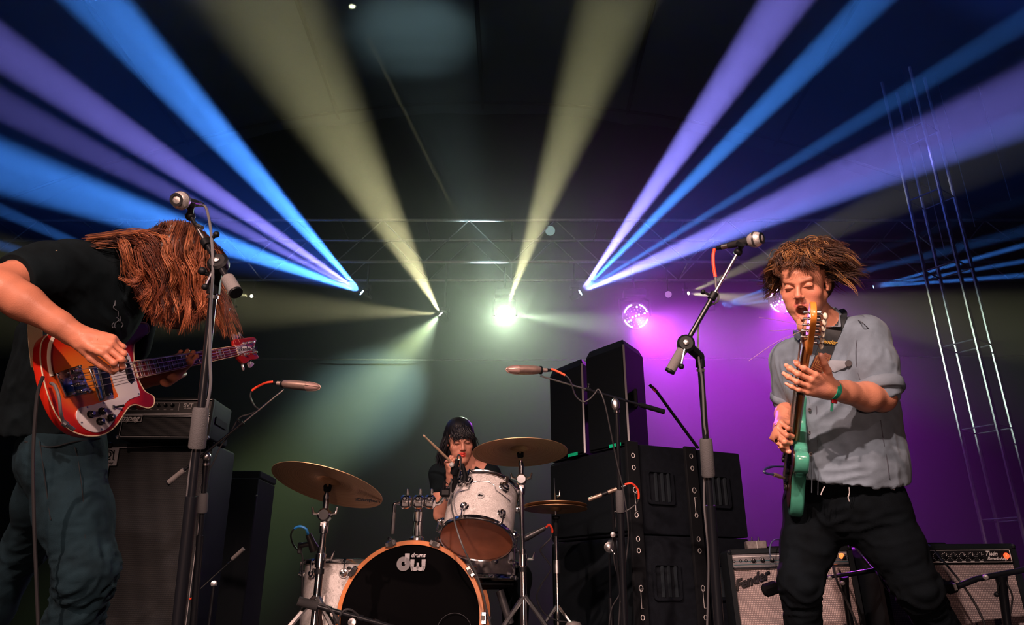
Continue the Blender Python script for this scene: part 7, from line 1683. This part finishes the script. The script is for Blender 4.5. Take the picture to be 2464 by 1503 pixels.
# long wavy hair
rnd = np.random.RandomState(11)
bA = A(bhc); HB = Field(); HB.ell(bA + A(UP) * .014, (.112, .10, .106), None, .03); HB.cone(Q(400, 660, 2.50), Q(430, 745, 2.50), .095, .062, .04); HB.cone(Q(340, 620, 2.50), Q(395, 620, 2.5), .05, .085, .04); HB.cone(Q(352, 640, 2.5), Q(385, 720, 2.5), .05, .055, .04); HB.cone(Q(470, 660, 2.5), Q(480, 735, 2.5), .06, .04, .04)
HB.cone(Q(255, 598, 2.48), Q(340, 606, 2.5), .026, .045, .03)
hv, hq = HB.mesh(*bbox([Q(220, 560, 2.5), Q(520, 800, 2.5)], .16), .006); hv = hv + vnormals(hv, hq) * (.009 * (1 - 2 * np.abs(vnoise(hv * np.array((60, 60, 10)), 3))))[:, None]
np_mesh('hair_base', hv, hq, HAIRM, p2, np.tile(np.array((.050, .014, .009)), (len(hv), 1)))
def bottom_y(x):   # where the hair ends in the picture, by column
    return np.interp(x, [300, 330, 345, 370, 400, 440, 480, 510, 540, 570, 585], [650, 715, 760, 790, 800, 812, 800, 770, 822, 838, 800])
st_ = []; s_ = np.linspace(0, 1, 26)[:, None]
for ci in range(340):
    nape = ci < 40
    if nape:          # swept forward from the nape over the shoulder, then down
        y0 = rnd.uniform(0, 1); a = Q(rnd.uniform(205, 300), 572 + 16 * y0 + rnd.uniform(-3, 8), 2.46 + rnd.uniform(-.07, .1)); z1 = 2.42 + rnd.uniform(-.05, .1)
        xb = rnd.uniform(285, 400); b1 = Q(xb, 556 + (400 - xb) * .14 + 22 * y0, z1); b2 = Q(xb + rnd.uniform(10, 40), 640 + 40 * y0, z1); b3 = Q(xb + rnd.uniform(0, 35), bottom_y(xb + 20) - rnd.uniform(0, 90), z1)
        cp = [a, b1, b2, b3]
    else:
        ang = rnd.uniform(-1.45, 1.25); dep = rnd.uniform(-1.0, .75) if rnd.rand() < .8 else rnd.uniform(.2, 1)
        root = bhc + RT * (math.sin(ang) * .100) + UP * (math.cos(ang) * .112 + .012) + FW * (dep * .04 - .01)
        out_ = bhc + RT * (math.sin(ang) * .125) + UP * (math.cos(ang) * .035 - .01) + FW * (dep * .118)
        if rnd.rand() < .30 and ang > .2: xe = rnd.uniform(500, 585)
        else: xe = 425 + 98 * math.sin(ang) * rnd.uniform(.75, 1.12) + rnd.uniform(-12, 12)
        zz = 2.5 + dep * .11; e = Q(xe, bottom_y(xe) - abs(rnd.normal(0, 30)) + 10, zz); m_ = Q(425 + (xe - 425) * (.85 if xe < 500 else .66) + rnd.uniform(-9, 9), 690 + rnd.uniform(-25, 25), zz)
        cp = [root, out_, m_, e]
    cp = np.array([A(c) for c in cp]); k = len(cp); T = np.concatenate([cp[:1] * 2 - cp[1:2], cp, cp[-1:] * 2 - cp[-2:-1]]); g_ = s_[:, 0] * (k - 1) * .9999; j = g_.astype(int); f = (g_ - j)[:, None]
    a0, b0, c0, d0 = T[j], T[j + 1], T[j + 2], T[j + 3]; path = .5 * (2 * b0 + (c0 - a0) * f + (2 * a0 - 5 * b0 + 4 * c0 - d0) * f * f + (3 * b0 - a0 - 3 * c0 + d0) * f ** 3)
    grow = np.clip(s_ * 1.5 - .2, 0, 1); ph0 = rnd.uniform(0, 6.28); fr = rnd.uniform(1.6, 3.4); amp = rnd.uniform(.007, .017)
    path = path + (A(RT) * np.sin(ph0 + s_ * 6.28 * fr) + A(FW) * np.cos(ph0 * 1.3 + s_ * 6.28 * fr)) * amp * grow
    c_ = rnd.rand(); tipc = np.array((.78, .27, .12)) if c_ > .72 else np.array((.52, .15, .065)) if c_ > .42 else np.array((.24, .065, .035)) if c_ > .18 else np.array((.09, .025, .018))
    for q_ in range(19):
        o1, o2, o3 = rnd.normal(0, .0055, 3), rnd.normal(0, .0060, 3), rnd.normal(0, .0045, 3); n_ = int(26 * rnd.uniform(.78, 1.0)); tt = s_[:n_]
        wv = .0022 * np.sin(tt * rnd.uniform(14, 26) + rnd.uniform(0, 6)) * grow[:n_]
        pp_ = path[:n_] + o1 * (1 - tt) + o2 * np.sin(tt * 3.14) + o3 * tt + A(RT) * wv; rr = rnd.uniform(.0005, .0012); col = tipc * rnd.uniform(.65, 1.25)
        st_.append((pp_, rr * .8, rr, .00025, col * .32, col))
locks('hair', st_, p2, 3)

# ------------------------------------------------------------------ drummer
p3 = person('person', 'dark-haired woman drummer in a black v-neck top raising a drumstick', V(Q(1110, 1250, 4.2).x, Q(1110, 1250, 4.2).y, .15))
F = Field(); dh = Q(1107, 1058, 4.16); dR = headframe(RT * .22 + UP * -.08 + FW * -.96, UP * 1 + RT * -.05 + FW * .05 + V(0, 0, .0))
W3 = head(F, dh, dR, .98, female=True)
nk_ = Q(1120, 1108, 4.2); ch = Q(1122, 1180, 4.22); pv_ = Q(1118, 1330, 4.3)
dRS, dRE, dRW = Q(1058, 1140, 4.16), Q(1060, 1238, 4.10), Q(1087, 1150, 3.98); dLS, dLE, dLW = Q(1178, 1140, 4.2), Q(1205, 1240, 4.15), Q(1175, 1300, 3.95)
F.cone(W3(0, -.02, -.06), nk_, .047, .052, .02); F.cone(nk_, ch, .06, .10, .04); F.cone(ch, pv_, .105, .12, .05); F.cone(dRS, dLS, .045, .045, .04); F.cone(nk_ + UP * -.02, dRS, .05, .05, .04); F.cone(nk_ + UP * -.02, dLS, .05, .05, .04)
F.chain([dRS, dRE, dRW], [.047, .038, .024], .015); F.chain([dLS, dLE, dLW], [.045, .038, .024], .015)
X = Q(1073, 1100, 3.95) - dRW; N = RT * .15 + FW * -.2 + UP * -.0
t3 = hand(F, dRW, X, RT * .85 + FW * .35 + UP * .3, -1, [(1.0, 1.3, .8), (1.1, 1.4, .8), (1.15, 1.4, .8), (1.2, 1.4, .8)], [(.8, .2, .6), (.7, -.3, .7), (.6, -.5, .7)], .95, .03, wr=.023)
t4 = hand(F, dLW, V(0, -.8, -.4), V(0, -.2, -1), 1, [(.8, 1.2, .8)] * 4, [(.8, .3, .5), (.7, -.2, .7), (.6, -.4, .7)], .95, .03, wr=.023)
kn1, kn2 = Q(1050, 1390, 3.85), Q(1240, 1390, 3.85)
F.chain([pv_, kn1, V(kn1.x, kn1.y + .1, .25)], [.1, .06, .045], .03); F.chain([pv_, kn2, V(kn2.x, kn2.y + .1, .25)], [.1, .06, .045], .03)
v, q = chunks(F, [(*bbox([W3(-.1, -.12, -.15), W3(.1, .13, .13), W3(.1, -.12, .13), W3(-.1, .13, -.15)], .01), .0028), (*bbox([dRW, dRE] + t3, .045), .0034), (*bbox([nk_, ch, pv_, dRS, dLS, dLE, dLW, kn1, kn2, V(kn1.x, kn1.y, .2)] + t4, .14), .009)])
bl = [(W3(0, .095, -.0555), (.022, .012, .007), (.72, .06, .05), 1.0), (W3(0, .093, -.069), (.020, .012, .008), (.78, .07, .05), 1.0)] + [(W3(g_ * .031 + x, .088, .026), (.008, .012, .004), (.06, .03, .025), .8) for g_ in (-1, 1) for x in (-.014, -.004, .006, .014)]
bl += [(W3(g_ * .031 + x, .089, .002), (.008, .010, .0045), (.10, .04, .035), .75) for g_ in (-1, 1) for x in (-.010, 0, .010)] + [(W3(g_ * .04, .06, -.03), .022, (.72, .28, .2), .4) for g_ in (-1, 1)]
np_mesh('body', v, q, SKIN, p3, paint(v, (.66, .30, .21), bl))
S3 = Field(); S3.cone(nk_ + UP * -.055, ch, .085, .125, .04); S3.cone(ch, pv_, .12, .13, .05); S3.cone(dRS, dLS, .058, .058, .04); S3.cone(dRS, dRS.lerp(dRE, .3), .062, .056, .02); S3.cone(dLS, dLS.lerp(dLE, .35), .062, .056, .02)
S3.ell(Q(1128, 1112, 4.06), (.040, .12, .075), None, .01, True)
v, q = S3.mesh(*bbox([nk_, ch, pv_, dRS, dLS, dRS.lerp(dRE, .4), dLS.lerp(dLE, .4)], .15), .007); v = relax(v, q, 1, .4); v = folds(v, q, [(ch, .15, UP + RT * .5, .04, .005)], .002, 14); np_mesh('top', v, q, TSH, p3)
J3 = Field(); J3.cone(pv_ + UP * .05, pv_, .13, .14, .05); J3.chain([pv_, kn1, V(kn1.x, kn1.y + .1, .25)], [.125, .08, .06], .04); J3.chain([pv_, kn2, V(kn2.x, kn2.y + .1, .25)], [.125, .08, .06], .04)
v, q = J3.mesh(*bbox([pv_, kn1, kn2, V(kn1.x, kn1.y, .25)], .15), .012); np_mesh('jeans', v, q, JN, p3)
bx = (dRE - dRW).normalized(); MB().lathe(dRW + bx * .02, bx, [(0, .026), (0, .029), (.006, .029), (.006, .026), (0, .026)], 24).build('bracelet', CHROME, p3)
MB().tube([t3[2] + V(.0, -.006, .012) * 1.0, t3[2] + V(.012, -.008, .010)], .003, 6).build('ring', CHROME, p3)
rnd = np.random.RandomState(5); dA = A(dh)
HD = Field(); HD.ell(W3(0, -.022, .045), (.083, .098, .084), dR, .02); HD.cone(W3(.045, -.04, 0), W3(.06, -.05, -.14), .05, .045, .03); HD.cone(W3(-.045, -.04, 0), W3(-.05, -.05, -.10), .045, .04, .03)
hv, hq = HD.mesh(*bbox([W3(-.12, -.16, -.24), W3(.12, .12, .15), W3(.12, -.15, .15), W3(-.12, .12, -.2)], .03), .006); loc = ((hv - dA) @ dR) / .98
keep = ~((loc[:, 1] > .035) & (loc[:, 2] < .045)); np_mesh('hair_base', hv, hq[keep[hq].all(1)], HAIRM, p3, np.tile(np.array((.006, .007, .010)), (len(hv), 1)))
st_ = []
for i in range(900):
    th = rnd.uniform(-3.1, 3.1); ph = rnd.uniform(.05, 1.25); d = np.array((math.sin(ph) * math.sin(th), math.sin(ph) * math.cos(th), math.cos(ph))); root = np.array((0, -.018, .036)) + d * np.array((.080, .098, .086))
    s_ = np.linspace(0, 1, 14)[:, None]
    if abs(th) < .95:
        side_s = 1 if rnd.rand() < .5 else -1; e = np.array((root[0] * 1.1 + side_s * .035 * rnd.rand(), .098, .030 + rnd.uniform(-.006, .012) - (.02 if abs(root[0]) > .05 else 0))); m1 = np.array((root[0] * 1.05, .102, .062))
        pts = np.array([root, m1, e])
    else:
        sx = 1 if root[0] > 0 else -1; L = rnd.uniform(.16, .30) if sx > 0 else rnd.uniform(.12, .2); m1 = root + np.array((sx * .014, .0, -.05)); m1[0] = sx * max(abs(m1[0]), .075 + .01 * rnd.rand()) if root[1] > -.05 else m1[0]
        e = m1 + np.array((sx * (.045 if sx > 0 else .01) + rnd.normal(0, .012), rnd.uniform(-.02, .02), -L)); pts = np.array([root, m1, e])
    path = (1 - s_) ** 2 * pts[0] + 2 * s_ * (1 - s_) * (pts[1] * 1.0) + s_ ** 2 * pts[2]; path = path + rnd.normal(0, .003, 3) * s_ + .003 * np.sin(s_ * 9 + rnd.uniform(0, 6))
    r = rnd.uniform(.001, .0028); c0 = np.array((.010, .011, .015)) * rnd.uniform(.6, 1.8); st_.append((dA + (dR @ (path * .98).T).T, r, r, .0004, c0, c0))
locks('hair', st_, p3, 4)
# drumstick in the raised hand
gr = Q(1076, 1102, 3.93); tipp = Q(1018, 1046, 3.80); d = (tipp - gr).normalized(); L = .40; a_ = tipp - d * L
t = thing('drumstick', 'pale wooden drumstick held up in the drummer\'s fist', 'drumstick', a_)
WD = M('hickory_wood', (.72, .50, .34), .5, var=.08, scale=40)
MB().lathe(a_, d, [(0, 0), (.002, .0065), (.006, .0072), (L * .72, .0072), (L * .93, .0040), (L * .945, .0038), (L * .955, .0052), (L * .975, .0056), (L * .992, .0040), (L, 0)], 14).build('shaft', WD, t)
